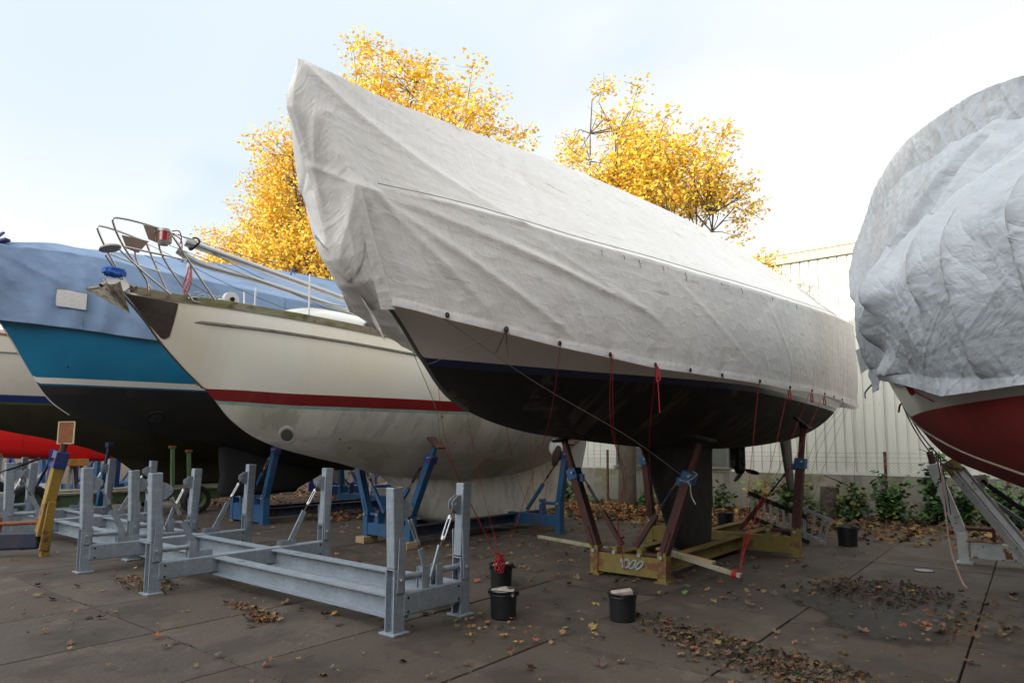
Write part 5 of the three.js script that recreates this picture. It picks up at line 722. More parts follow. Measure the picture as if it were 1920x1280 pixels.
// green launching trailer
{
  const t = thing('green_trailer', 'green boat trailer with rubber wheels under the cream boat', 'trailer', [-17.3, 0, -6.2]);
  part('chassis', [box(1.0, 0.44, 0, 0.1, 0.24, 8.4), box(-1.0, 0.44, 0, 0.1, 0.24, 8.4), ...[-3.6, -1.2, 1.2, 3.6].map((z) => box(0, 0.44, z, 1.9, 0.2, 0.1))], M.greenSteel, t);
  part('keel_plank', box(0, 0.585, 0, 0.5, 0.06, 7.6, 0.008), M.greyWood, t);
  part('side_plank', box(1.0, 0.59, 0, 0.16, 0.05, 8.4, 0.006), M.greyWood, t);
  for (const z of [0.2, -1.0, 2.0]) part('reflector', box(1.055, 0.44, z, 0.014, 0.1, 0.2, 0.004), std({ color: col(0.42, 0.08, 0.02), roughness: 0.3 }), t);
  const wheel = (x, z, r) => {
    const g = new THREE.LatheGeometry([[r * 0.56, -0.1], [r * 0.7, -0.125], [r * 0.92, -0.12], [r * 0.985, -0.095], [r, -0.05], [r, 0.05], [r * 0.985, 0.095], [r * 0.92, 0.12], [r * 0.7, 0.125], [r * 0.56, 0.1]].map(([a, b]) => new THREE.Vector2(a, b)), 44); g.rotateZ(Math.PI / 2); g.translate(x, r, z); const w = part('wheel', g, M.rubber, t);
    const d = new THREE.LatheGeometry([[0.0, 0.05], [r * 0.12, 0.06], [r * 0.16, 0.03], [r * 0.36, 0.02], [r * 0.42, 0.06], [r * 0.5, 0.06], [r * 0.56, 0.11], [r * 0.59, 0.11]].map(([a, b]) => new THREE.Vector2(a, b)), 36); d.rotateZ(-Math.PI / 2); d.translate(x, r, z); part('rim', d, Object.assign(M.greenSteel.clone(), { side: THREE.DoubleSide }), w);
    const nuts = []; for (let i = 0; i < 6; i++) { const a = i / 6 * 6.283; nuts.push(rod([x + 0.02, r + Math.cos(a) * r * 0.25, z + Math.sin(a) * r * 0.25], [x + 0.045, r + Math.cos(a) * r * 0.25, z + Math.sin(a) * r * 0.25], 0.016, 0.016, 6)); } part('wheel_nuts', nuts, M.rod, w);
  };
  wheel(1.28, 1.65, 0.42); wheel(1.28, -1.78, 0.34); wheel(-1.28, 1.65, 0.42); wheel(-1.28, -1.78, 0.34);
  part('axle', [rod([-1.3, 0.42, 1.65], [1.3, 0.42, 1.65], 0.05), rod([-1.3, 0.34, -1.78], [1.3, 0.34, -1.78], 0.05)], M.navySteel, t);
  for (const [x, z, h] of [[1.0, -1.35, 1.55], [1.0, -1.75, 1.45], [1.0, 2.1, 1.38], [-1.0, -1.5, 1.4], [-1.0, 2.1, 1.4]]) { const p = part('support_post', bar([x, 0.5, z], [x - Math.sign(x) * 0.12, h, z], 0.075, 0.075), M.greenSteel, t); part('pad', box(x - Math.sign(x) * 0.13, h + 0.04, z, 0.11, 0.07, 0.14, 0.01), M.rustPlate, p); }
}
// ================================================================ the boat at the right under the silver tarpaulin
{
  const a = THREE.MathUtils.degToRad(35), O = [-1.1, 0, -9.8], W = (s, q, y) => [O[0] + s * Math.sin(a) - q * Math.cos(a), y, O[2] + s * Math.cos(a) + q * Math.sin(a)];   // s aft from the stem, q to the side that is seen
  // hull in boat axes: bow towards local +Z at z = 0 (s = -z)
  const kT = [[1.2, 3.25], [0.9, 2.95], [0.58, 2.62], [0.31, 2.33], [0.16, 2.16], [0, 2.02], [-0.19, 1.77], [-0.45, 1.59], [-0.75, 1.48], [-1.2, 1.38], [-2.2, 1.2], [-4, 1.05], [-6, 1.1], [-8, 1.5], [-9, 2.2]];
  const yk = (z) => smoothTable(kT, z), bd = beam(1.2, 1.62, 5.8, 1.9, 1.1, 10.2), ys = (z) => lerpTable([[1.2, 3.25], [-2, 2.95], [-9, 2.9]], z);
  const h = hullBands({ xc: 0, z0: 1.2, z1: -9, yk, ys, bd, mT: [[1, 1.4], [-1, 1.8], [-4, 2.4], [-9, 2.4]], nT: [[1, 1.2], [0, 1.0], [-1.5, 0.75], [-4, 0.6], [-9, 0.6]], cuts: [{ y: () => 2.02, n: 12 }] });
  const t = thing('red_bottomed_boat', 'white boat with red bottom under the silver tarpaulin at right', 'sailboat', [O[0], 0, O[2]], undefined, Math.PI + a);
  const top = new THREE.MeshPhysicalMaterial({ map: rep(mottle([0.50, 0.485, 0.45], 0.06, 4, 1700), 3), roughness: 0.3, clearcoat: 0.3 });
  const bot = std({ map: rep(tex(512, (u, v) => { const f = fbm(u * 4, v * 4, 4, 6, 1710), g = fbm(u * 18, v * 18, 18, 4, 1720); const k = (0.6 + 0.8 * f) * (0.85 + 0.3 * g); return [0.20 * k, 0.016 * k, 0.014 * k]; }), 1.6), roughness: 0.75 });
  part('topside', h[1], top, t); part('bottom', h[0], bot, t); part('transom', h.cap, top, t); part('deck', deckGeo(0, 1.1, -8.9, bd, ys), M.greyWood, t);
  part('keel', fin(0, [[1.4, -2.6, -6.6, 0.6], [1.1, -3.2, -6.5, 0.34], [0.35, -3.8, -6.2, 0.3], [0.25, -3.9, -6.1, 0.26]]), bot, t);
  part('stem_band', tube([[0, 2.62, 0.595], [0, 2.33, 0.325], [0, 2.16, 0.175], [0, 2.02, 0.015], [0, 1.9, -0.08]], 0.014, 30, 8), M.navySteel, t);
  part('bobstay_plate', [prism([[0, 0], [0.13, 0.05], [0.13, 0.1], [0, 0.14]], 0.02).rotateY(-Math.PI / 2).translate(0.01, 1.96, 0.02)], M.black, t);
  // silver tarpaulin as upright drapes side by side, around the bow
  const sT = [[-1.2, 5.0], [-0.85, 5.2], [-0.5, 5.36], [-0.1, 5.44], [0.4, 5.5], [0.9, 5.46], [1.4, 5.39], [1.9, 5.3], [2.4, 5.15], [3, 4.93], [3.6, 4.78], [4.3, 4.4], [5.5, 4.2], [9, 4]];
  const ridgeY = (s) => smoothTable(sT, s), hb = (s) => bd(-s);
  const edge = (s) => lerpTable([[-0.6, 2.74], [-0.2, 2.71], [0.3, 2.62], [0.75, 2.36], [1.02, 2.26], [1.16, 2.30], [1.3, 2.5], [1.45, 2.46], [1.85, 2.32], [2.35, 2.21], [3.1, 2.07], [9, 2.05]], s);
  const S0 = -0.7;
  const P = (sd) => (u, v) => {
    // u 0..0.14: the blunt front drape; then aft along the side
    const w = 0.14; const s = u < w ? S0 : mix(S0, 8.8, Math.pow((u - w) / (1 - w), 1.25));
    const eY = edge(s), rY = ridgeY(s), bulge = Math.max(0.34, hb(s) * 0.92 + 0.1);
    const shape = Math.pow(Math.max(0, 1 - Math.pow(v, 1.5)), 0.9); let q = bulge * shape * 1, y = mix(eY, rY, v), ss = s;
    if (u < w) { const t = u / w, k = Math.pow(Math.sin(t * Math.PI / 2), 0.8), f = [[0, -0.22, 2.72], [0.14, -0.42, 3.05], [0.3, -0.95, 3.5], [0.46, -1.5, 3.95], [0.6, -1.54, 4.35], [0.77, -1.36, 4.74], [0.9, -1.08, 5.02], [1, -0.85, 5.18]], fs = lerpTable(f, v, 1), fy = lerpTable(f, v, 2); q = q * k; ss = mix(fs, ss, Math.pow(t, 2.2)); y = mix(fy, y, t * t); }
    { const yd = ys(-ss), k = mix(1, 0.22, sstep(yd + 0.12, yd + 1.6, y)); q = Math.max(q, (h.half(-ss, Math.min(y, yd)) + 0.09) * k * Math.min(1, u / w * 1.6)); }
    return W(ss, sd * q, y);
  };
  // long pleats [s, y, s, y, width, height]: sharp on the fore side, hollow behind
  const pleats = [[2.5, 4.95, 1.2, 3.85, 0.06, 0.10], [1.2, 3.9, 1.0, 2.3, 0.07, 0.15], [2.35, 4.5, 2.1, 3.15, 0.05, 0.12], [2.1, 3.2, 1.72, 2.62, 0.07, 0.16], [3.2, 4.3, 3.0, 3.0, 0.06, 0.12], [0.8, 4.4, 0.2, 3.85, 0.05, 0.06], [0.2, 3.9, 0.55, 2.7, 0.06, 0.08], [-0.3, 4.6, -0.35, 3.0, 0.05, 0.06], [0.2, 5.0, -0.5, 3.9, 0.06, 0.05], [1.5, 5.1, 0.5, 4.0, 0.06, 0.05], [0.6, 3.9, 0.85, 2.6, 0.05, 0.06], [3.8, 4.6, 3.7, 2.3, 0.07, 0.10], [4.6, 4.6, 4.5, 2.3, 0.07, 0.10], [3.4, 4.9, 2.5, 4.0, 0.05, 0.05]];
  const fs = (x, z) => (x - O[0]) * Math.sin(a) + (z - O[2]) * Math.cos(a);
  // fold marks of the packed sheet: a slanted lattice of small sharp ridges
  const lattice = (s, y) => { const p = 0.46, A = (s * 0.86 + y * 0.5) / p, B = (s * -0.55 + y * 0.83) / p, f = (t) => { const d = Math.abs(t - Math.round(t)) * p; return Math.exp(-((d / 0.011) ** 2)); }; return f(A + 0.12 * fb3(s, y, 0, 2, 5)) + 0.8 * f(B + 0.12 * fb3(s, y, 4, 2, 6)); };
  const D = (u, v, x, y, z) => {
    const s = fs(x, z); let d = 0.026 * crumple(x, y, z, 1.3, 300) + 0.016 * crumple(x, y * 0.35, z, 2.6, 310) + 0.012 * crumple(x, y * 0.6, z, 5.5, 320) + 0.008 * crumple(x, y, z, 12, 325) + 0.008 * lattice(s, y);
    for (const [sa, ya, sb, yb, w, hgt] of pleats) { const t = clamp((y - ya) / (yb - ya)); const c = mix(sa, sb, t) + 0.05 * Math.sin(y * 4 + sa), in_ = (y - ya) * (y - yb) <= 0 ? 1 : Math.exp(-((Math.min(Math.abs(y - ya), Math.abs(y - yb)) / 0.15) ** 2)), e = s - c; d += 1.4 * mix(0.1, 1, sstep(0.3, 1.7, s)) * sstep(0.96, 0.78, v) * hgt * in_ * Math.pow(Math.sin(Math.PI * clamp(0.12 + 0.8 * t)), 0.5) * (e < 0 ? Math.exp(-((e / (w * 0.6)) ** 2)) : Math.exp(-((e / (w * 2.6)) ** 2))) - 0.3 * sstep(0.93, 0.72, v) * hgt * in_ * Math.exp(-(((e + 0.14) / 0.09) ** 2)); }
    d -= 0.34 * Math.exp(-(((s - 1.62) / 0.20) ** 2) - (((y - 2.66) / 0.17) ** 2)); d += 0.16 * Math.exp(-(((s - 1.85) / 0.24) ** 2) - (((y - 2.42) / 0.14) ** 2));
    return d;
  };
  const tm = new THREE.MeshPhysicalMaterial({ map: rep(tex(1024, (u, v) => { const f = fbm(u * 5, v * 5, 5, 6, 1800), g = Math.max(Math.abs(Math.sin(u * Math.PI * 9)), Math.abs(Math.sin(v * Math.PI * 9))), cr = g > 0.9995 ? 0.86 : 1, s = sstep(0.62, 0.72, fbm(u * 7, v * 7, 7, 5, 1810, 0.6)); const k = (0.9 + 0.2 * f) * cr * (1 - 0.12 * s); return [0.355 * k, 0.385 * k, 0.415 * k]; }), 2.2), roughness: 0.40, metalness: 0.0, side: THREE.DoubleSide, bumpMap: rep(wrinkleBump(1830, 8), 1.3), bumpScale: 0.009, clearcoat: 0.15, clearcoatRoughness: 0.35, transmission: 0.08, thickness: 0 });
  const tp = thing('silver_tarpaulin', 'crumpled silver grey tarpaulin bulging over the boat at right', 'tarpaulin');
  const gs = [1, -1].map((sd) => { const g = cloth(sd > 0 ? 460 : 120, sd > 0 ? 230 : 60, P(sd), D); if (sd > 0) { const ix = g.index.array; for (let i = 0; i < ix.length; i += 3) { const t = ix[i]; ix[i] = ix[i + 1]; ix[i + 1] = t; } g.computeVertexNormals(); } return g; });
  part('cover_sheet', gs, tm, tp);
  const flap = cloth(30, 24, (u, v) => W(mix(-0.62, 0.25, u) - 0.1 * v, 0.42 + 0.22 * u, mix(2.66, 3.0, v) + 0.03 * (1 - v) * u), (u, v, x, y, z) => 0.02 * crumple(x, y, z, 4, 360)); part('bow_flap', flap, tm, tp);
  // its ropes
  const tk = single('tarpaulin_hook', tube([W(-0.62, 0.08, 2.66), W(-0.75, 0.1, 2.6), W(-0.98, 0.12, 2.54), W(-1.15, 0.14, 2.42), W(-1.13, 0.14, 2.36)], 0.012, 24, 8), M.greyRope, 'bent grey rope end sticking out below the silver tarpaulin bow', 'rope');
  single('bow_line', tube([W(-0.55, 0.14, 2.62), W(-0.2, h.half(0.2, 2.4) + 0.03, 2.4), W(0.5, h.half(-0.5, 1.98) + 0.02, 1.98), W(1.3, h.half(-1.3, 1.72) + 0.02, 1.72), W(2.4, h.half(-2.4, 1.5) + 0.02, 1.5), W(3.6, h.half(-3.6, 1.3) + 0.02, 1.3), W(5, h.half(-5, 1.16) + 0.02, 1.16)], 0.011, 50, 7), M.sandRope, 'pale rope running from the right boat bow diagonally down its side', 'rope');
  single('hanging_line', tube([[-0.93, 1.42, -10.02], [-0.9, 0.9, -9.86], [-0.85, 0.4, -9.75], [-0.74, 0.05, -9.62], [-0.7, 0.02, -9.55]], 0.011, 30, 7), std({ color: col(0.40, 0.27, 0.24), roughness: 0.95 }), 'pale pink rope hanging from the right cradle arm to the ground', 'rope');
  const r3 = thing('stem_lines', 'thin dark ropes hugging the stem of the right boat', 'rope'); part('line', [tube([W(-0.5, 0.06, 2.5), W(-0.14, 0.03, 2.0), W(0.25, 0.03, 1.66), W(0.7, 0.05, 1.44)], 0.008, 30, 6), tube([W(-0.5, 0.05, 2.52), W(-0.2, 0.02, 1.98), W(0.2, 0.02, 1.6), W(0.6, 0.04, 1.4)], 0.008, 30, 6)], M.darkRope, r3); part('knot', tube([W(-0.26, 0.07, 2.25), W(-0.32, 0.08, 2.21), W(-0.36, 0.08, 2.12)], 0.012, 10, 6), M.redRope, r3);
  const ck = thing('hanging_chain', 'dark chain and cord bundle hanging beside the right cradle arm', 'chain'); const links = []; for (let i = 0; i < 16; i++) { const g = new THREE.TorusGeometry(0.022, 0.007, 6, 12); g.scale(0.7, 1.2, 1); g.rotateY(i % 2 ? Math.PI / 2 : 0); g.translate(-1.08 + 0.05 * Math.sin(i * 0.3), 1.55 - i * 0.036, -11.2); links.push(g); } part('links', links, M.black, ck); part('cord', [tube([[-1.1, 1.6, -11.2], [-1.04, 1.2, -11.15], [-1.0, 0.75, -11.2]], 0.009, 20, 6), tube([[-1.06, 1.6, -11.22], [-0.98, 1.0, -11.2], [-0.96, 0.72, -11.22]], 0.007, 20, 6)], M.darkRope, ck);
  const pk = thing('red_rope_knot', 'small dark red cord knot below the silver tarpaulin edge', 'cord'); part('cord', [tube([W(1.6, h.half(-1.6, 2.3) + 0.02, 2.3), W(1.85, h.half(-1.85, 2.22) + 0.02, 2.22), W(2.3, h.half(-2.3, 2.08) + 0.015, 2.08)], 0.007, 16, 6), tube([W(1.72, h.half(-1.7, 2.28) + 0.03, 2.28), W(1.8, h.half(-1.8, 2.19) + 0.04, 2.19), W(1.9, h.half(-1.9, 2.21) + 0.03, 2.2), W(1.82, h.half(-1.8, 2.29) + 0.04, 2.29)], 0.012, 20, 6, true)], M.redRope, pk);
}
// ---------------------------------------------------------------- boat cradles
function turnbuckle(a, b, parent, rodM = M.rod, bodyM = M.zinc, r = 0.009) {   // threaded rods with an open frame between
  const A = V(...a), B = V(...b), p = (t) => A.clone().lerp(B, t).toArray(), d = B.clone().sub(A).normalize(), up = Math.abs(d.y) > 0.9 ? V(0, 0, 1) : V(0, 1, 0), side = d.clone().cross(up).normalize().multiplyScalar(0.021);
  const off = (t, s) => A.clone().lerp(B, t).addScaledVector(side, s).toArray();
  const tb = part('turnbuckle', [rod(off(0.26, 1), off(0.74, 1), 0.0085), rod(off(0.26, -1), off(0.74, -1), 0.0085), rod(p(0.22), p(0.31), 0.021, 0.021, 12), rod(p(0.69), p(0.78), 0.021, 0.021, 12)], bodyM, parent);
  part('threaded_rod', [rod(p(0), p(0.34), r), rod(p(0.66), p(1), r)], rodM, tb);
}
const boltG = (x, y, z, ax = 'x', r = 0.016, l = 0.03) => { const d = ax === 'x' ? [l / 2, 0, 0] : [0, 0, l / 2]; return rod([x - d[0], y, z - d[2]], [x + d[0], y, z + d[2]], r, r, 6); };
// ---- the galvanised ones, empty, long axis along X; local origin on the ground at the centre of the middle frame
function galvCradle(name, label, pos, group) {
  const t = thing(name, label, 'boat cradle', pos, group), g = M.galv;
  const R = 0.006;
  // long I-beams
  for (const z of [-0.36, 0.40]) part('long_beam', channel([-2.25, 0.23, z], [3.27, 0.21, z], 0.15, 0.2, 0.016), g, t);
  const frame = (x, za, zb, h, narrow) => {
    part('cross_beam', [bar([x, 0.245, za + (narrow ? 0.05 : 0.03)], [x, 0.245, zb - (narrow ? 0.05 : 0.03)], 0.13, 0.2, [0, 1, 0], 0.014)], g, t);
    for (const [z, s] of [[za, -1], [zb, 1]]) {
      const post = part('post', [bar([x, 0.57, z], [x + 0.0, h, z + s * 0.03], 0.105, 0.125, [0, 0, 1], 0.012)], g, t);
      part('opening', box(x, h - 0.0005, z + s * 0.03, 0.09, 0.003, 0.105), M.black, post);
      const ft = part('foot', [channel([x, 0.012, z], [x, 0.56, z], 0.13, 0.115, 0.012, [1, 0, 0]), box(x, 0.01, z, 0.2, 0.02, 0.19, 0.003), box(x, 0.56, z, 0.1, 0.012, 0.12)], g, t);
      part('side_plate', [bar([x + 0.067, 0.36, z - s * 0.0], [x + 0.067, 0.83, z - s * 0.018], 0.012, 0.08, [0, 0, 1]), bar([x - 0.067, 0.36, z], [x - 0.067, 0.83, z - s * 0.018], 0.012, 0.08, [0, 0, 1])], g, ft);
      part('pivot_bolt', [boltG(x + 0.082, 0.47, z), boltG(x - 0.082, 0.47, z), rod([x - 0.09, 0.47, z], [x + 0.09, 0.47, z], 0.011)], M.zinc, ft);
      part('bolt_holes', [boltG(x + 0.0665, 0.30, z - s * 0.1, 'x', 0.013, 0.006), boltG(x + 0.0665, 0.18, z - s * 0.1, 'x', 0.013, 0.006)], M.black, t);
      // bracket and brace
      const bz = z - s * 0.12, by = h - 0.2;
      const br = part('bracket', [1, -1].map((k) => { const q = prism([[0, -0.1], [0.05, -0.1], [0.13, -0.03], [0.13, 0.03], [0.05, 0.085], [0, 0.085]], 0.008); q.rotateY(s > 0 ? Math.PI / 2 : -Math.PI / 2); q.translate(x + k * 0.024, by, z + s * 0.03 - s * 0.06); return q; }), g, t);
      part('bracket_bolt', boltG(x, by, bz + s * 0.0, 'x', 0.015, 0.08), M.zinc, br);
      if (narrow) {
        const zt = s * 0.045; const c = (za + zb) / 2;
        turnbuckle([x, by - 0.02, bz], [x, 0.66, c + s * 0.12], t);
        part('brace', bar([x + s * 0.01, 0.70, c + s * 0.14], [x + s * 0.01, 0.40, c + s * 0.03], 0.018, 0.05, [0, 0, 1]), g, t);
      } else {
        const zi = s < 0 ? -0.36 : 0.40, zz = zi + s * 0.22;
        const mid = [x, mix(by, 0.37, 0.48), mix(bz, zz, 0.48)];
        turnbuckle([x, by - 0.01, bz], mid, t);
        part('brace', bar(mid, [x, 0.35, zz], 0.014, 0.07, [0, 1, 0]), g, t);
        part('foot_lug', [box(x - 0.03, 0.375, zz - s * 0.03, 0.008, 0.075, 0.24), box(x + 0.03, 0.375, zz - s * 0.03, 0.008, 0.075, 0.24), ...[-0.08, 0, 0.08].map((k) => boltG(x + 0.036, 0.38, zz - s * 0.03 + k, 'x', 0.009, 0.006))], g, t);
      }
      // pivot tube with its stub uprights
      if (narrow || s > 0 || pos[0] < -9) {
        const zi = narrow ? z - s * 0.34 : z - s * 0.42;
        part('pivot_tube', rod([x + 0.0, 0.47, z - s * 0.03], [x + 0.0, 0.47, zi + s * 0.03], 0.03, 0.03, 16), g, t);
        part('stub', [box(x - 0.035, 0.44, zi, 0.01, 0.2, 0.09), box(x + 0.035, 0.44, zi, 0.01, 0.2, 0.09), box(x, 0.44, zi + s * 0.03, 0.07, 0.2, 0.01)], g, t);
      }
    }
  };
  frame(3.27, -0.37, 0.49, 1.28, true);
  frame(0, -1.13, 1.13, 1.335, false);
  frame(-1.98, -1.13, 1.13, 1.345, false);
  const pm = std({ color: col(0.25, 0.28, 0.31), roughness: 0.5, metalness: 0.3 });
  for (const z of [-0.36, 0.40]) part('lifting_hole', [(() => { const q = new THREE.CylinderGeometry(0.035, 0.035, 0.004, 20); q.scale(1.6, 1, 1); q.translate(0.55, 0.3255, z); return q; })()], pm, t);
  return t;
}
const gc = galvCradle('galvanised_cradle', 'empty galvanised boat cradle standing nearest in the left foreground', [-7.79, 0, -4.57], 'galvanised boat cradles at left');
gc.children.forEach((c) => { });
copyOf(gc, 'second empty galvanised boat cradle just behind the nearest one', [-13.55, 0, -4.72]);
copyOf(gc, 'farthest galvanised cradle, its arm cut by the left picture edge', [-18.9, 0, -4.1]);

// ---- cradles carrying boats, long axis along Z; frames [z, half width at the base, arm foot height, arm head [dx, y], narrow]
function boatCradle(o) {
  const t = thing(o.name, o.label, 'boat cradle', o.pos, o.group); const { beamM, armM, headM, railM } = o; const BH = o.beamH || 0.24, BY = o.beamY || 0.17;
  for (const x of [-0.33, 0.33]) part('long_beam', channel([x, BY - 0.01, o.zA], [x, BY - 0.01, o.zB], 0.15, 0.18, 0.014), railM || beamM, t);
  for (const f of o.frames) {
    const { z, w } = f;
    part('cross_beam', box(0, BY, z, 2 * w, BH, 0.13, 0.006), beamM, t);
    for (const s of [-1, 1]) {
      const fx = s * w, ay = f.ay, [hx, hy] = f[s < 0 ? 'L' : 'R'] || f.head; const H = [s * hx, hy, z];
      part('foot', [box(fx, (ay + 0.04) / 2, z + 0.002, 0.115, ay + 0.04, 0.15, 0.005), box(fx, 0.012, z, 0.17, 0.024, 0.2)], beamM, t);
      const A = [fx, ay, z], dir = V(...H).sub(V(...A)), L = dir.length(), at = (k) => V(...A).addScaledVector(dir, k).toArray();
      const k1 = f.collar || 0.74;
      const arm = part('arm', bar(at(-0.02), at(k1 - 0.02), 0.11, 0.13, [0, 0, 1], 0.006), armM, t);
      part('gusset', [bar(at(0.0), at(0.2), 0.03, 0.16, [0, 0, 1])], armM, arm);
      const hd = part('collar', bar(at(k1 - 0.045), at(k1 + 0.05), 0.15, 0.16, [0, 0, 1], 0.006), headM, t);
      part('set_screw', [boltG(at(k1 + 0.02)[0] + 0.04, at(k1 + 0.02)[1], z + 0.1, 'z', 0.016, 0.06)], M.zinc, hd);
      const spd = part('spindle', [rod(at(k1), at(0.985), 0.045, 0.045, 14)], o.spindleM || armM, t);
      const pad = part('hull_pad', [(() => { const g = new RoundedBoxGeometry(0.3, 0.035, 0.2, 2, 0.01); g.deleteAttribute('uv'); const c = metreUV(clean(g)); c.rotateZ(-s * (f.padTilt ?? 0.5)); c.translate(H[0], H[1] - 0.005, z); return c; })(), (() => { const q = rod(at(0.9), at(1.0), 0.03, 0.06, 10); return q; })()], o.padM || headM, t);
      // brace with turnbuckle from the collar down to the beam
      const c0 = at(k1 - 0.03), lug = [c0[0] - s * 0.13, c0[1] + 0.0, z]; part('lug', [bar([c0[0] - s * 0.05, c0[1], z - 0.02], lug.map((v, i) => i === 2 ? z - 0.02 : v), 0.1, 0.01, [0, 0, 1]), bar([c0[0] - s * 0.05, c0[1], z + 0.02], lug.map((v, i) => i === 2 ? z + 0.02 : v), 0.1, 0.01, [0, 0, 1])], headM, hd);
      const E = [s * (f.bx ?? w * 0.25), f.by ?? 0.42, z], mid = lug.map((v, i) => mix(v, E[i], 0.5));
      turnbuckle(lug, mid, t, M.rod, o.buckleM || M.navySteel, 0.011); part('brace', bar(mid, E, 0.06, 0.05, [0, 0, 1], 0.004), o.braceM || armM, t);
      // hinge tube and its inner stub
      const ix = fx - s * (f.stub || 0.34); const ht = part('hinge_tube', rod([fx, ay - 0.02, z + 0.0], [ix, ay - 0.02, z + 0.0], 0.03, 0.03, 14), o.tubeM || armM, t); part('hinge_bolt', [boltG(fx, ay - 0.02, z + 0.09, 'z', 0.025, 0.03), boltG(ix, ay - 0.02, z + 0.075, 'z', 0.025, 0.03)], M.zinc, ht);
      part('stub', box(ix, (ay + 0.04) / 2 + 0.1, z, 0.07, ay - 0.14, 0.14, 0.004), beamM, t);
    }
  }
  return t;
}
// under the big yacht: yellow beams, brown arms, blue collars
boatCradle({ name: 'yellow_cradle', label: 'rusty yellow boat cradle with dark brown arms carrying the big covered yacht', pos: [-4.1, 0, 0], beamM: M.yellowSteel, armM: M.brownSteel, headM: M.blueSteel, railM: M.yellowSteel, spindleM: M.brownSteel, tubeM: M.brownSteel, padM: M.black, zA: -7.6, zB: -12.6,
  frames: [{ z: -7.63, w: 0.475, ay: 0.33, head: [0.99, 1.76], collar: 0.66, padTilt: 0.25, bx: 0.1, by: 0.4, stub: 0.3 }, { z: -10.69, w: 1.2, ay: 0.4, head: [1.36, 2.02], collar: 0.62, padTilt: 0.7, bx: 0.35, by: 0.35, stub: 0.4 }] });
{
  const n = new THREE.MeshStandardMaterial({ color: col(0.27, 0.30, 0.31), roughness: 0.8 }); const t = thing('painted_number', 'white number 000 daubed on the yellow cradle end beam', 'marking');
  const z = -7.561, o = (x, sk) => { const pts = []; for (let i = 0; i < 16; i++) { const a = i / 16 * 6.283, px = Math.cos(a) * 0.034, py = Math.sin(a) * 0.052; pts.push([x + px + py * sk, 0.185 + py, z]); } return tube(pts, 0.014, 40, 6, true); };
  part('digit', tube([[-4.185, 0.20, z], [-4.16, 0.245, z], [-4.155, 0.13, z]], 0.014, 12, 6), n, t);
  part('digit', o(-4.10, 0.15), n, t); part('digit', o(-4.015, 0.5), n, t); part('digit', o(-3.92, 0.7), n, t);
}
single('wooden_batten', bar([-6.40, 0.19, -8.86], [-4.58, 0.27, -7.98], 0.06, 0.045, undefined, 0.004), M.greyWood, 'pale weathered batten lying across the left end of the yellow cradle', 'batten');
single('wooden_batten', bar([-3.66, 0.30, -7.95], [-2.74, 0.17, -7.78], 0.06, 0.05, undefined, 0.004), M.greyWood, 'grey batten with red rope tied at its end right of the yellow cradle', 'batten');
single('wooden_batten', bar([-3.9, 0.345, -8.02], [-3.1, 0.265, -7.9], 0.09, 0.028, undefined, 0.004), M.wood, 'short fresh yellow board lying on the grey batten beside the yellow cradle', 'board');
single('keel_board', box(-4.08, 0.135, -9.9, 0.52, 0.05, 1.5, 0.006), M.navySteel, 'dark board under the black fin keel of the big yacht', 'board');
// under the cream sloop: blue
boatCradle({ name: 'blue_cradle', label: 'blue steel boat cradle carrying the cream white sloop on wooden blocks', pos: [-8.55, 0, 0], beamM: M.blueSteel, armM: M.blueSteel, headM: M.deepBlue, railM: M.navySteel, padM: M.brownSteel, beamH: 0.2, beamY: 0.24, zA: -7.5, zB: -11.6,
  frames: [{ z: -7.55, w: 0.53, ay: 0.5, head: [1.08, 1.70], R: [1.08, 1.70], L: [0.95, 1.64], collar: 0.78, padTilt: 0.6, bx: 0.12, by: 0.52, stub: 0.3 }, { z: -10.6, w: 1.38, ay: 0.58, head: [1.58, 1.80], collar: 0.74, padTilt: 0.9, bx: 0.6, by: 0.4, stub: 0.4 }] });
for (const [x, l] of [[-9.08, 'pale wooden block under the left front foot of the blue cradle'], [-8.02, 'pale wooden block under the right front foot of the blue cradle']]) { const b = single('wooden_block', box(x, 0.055, -7.52, 0.22, 0.11, 0.3, 0.006), M.wood, l, 'block', 'wooden blocks under the blue cradle'); }
{ const t = thing('white_pad', 'white pad and brown rag hanging at the rear arm of the blue cradle', 'pad'); part('pad', (() => { const g = new THREE.SphereGeometry(0.15, 20, 14); g.scale(0.95, 1.15, 0.2); g.rotateY(0.3); g.translate(-7.22, 1.63, -10.55); return g; })(), std({ color: col(0.55, 0.55, 0.53), roughness: 0.6 }), t); part('rag', (() => { const g = new THREE.SphereGeometry(1, 18, 14); const p = g.attributes.position; for (let i = 0; i < p.count; i++) { const k = 1 + 0.5 * (fb3(p.getX(i) * 2, p.getY(i) * 2, p.getZ(i) * 2, 3, 5) - 0.5); p.setXYZ(i, p.getX(i) * k * 0.09, p.getY(i) * k * 0.2, p.getZ(i) * k * 0.07); } g.rotateZ(-0.3); g.translate(-7.16, 1.47, -10.48); g.computeVertexNormals(); return g; })(), std({ color: col(0.04, 0.022, 0.018), roughness: 0.9 }), t); }
// under the blue sloop: blue with light braces
boatCradle({ name: 'blue_cradle', label: 'blue steel cradle with dark long beams carrying the turquoise sloop', pos: [-13.3, 0, 0], beamM: M.blueSteel, armM: M.blueSteel, headM: M.deepBlue, railM: M.navySteel, buckleM: M.zinc, beamH: 0.36, beamY: 0.22, zA: -7.8, zB: -12.8,
  frames: [{ z: -7.8, w: 0.6, ay: 0.55, head: [1.02, 1.72], L: [1.0, 1.62], R: [1.0, 1.78], collar: 0.8, padTilt: 0.5, bx: 0.1, by: 0.6, stub: 0.34 }, { z: -11.2, w: 1.3, ay: 0.6, head: [1.45, 1.75], collar: 0.74, padTilt: 0.8, bx: 0.5, by: 0.5, stub: 0.4 }] });
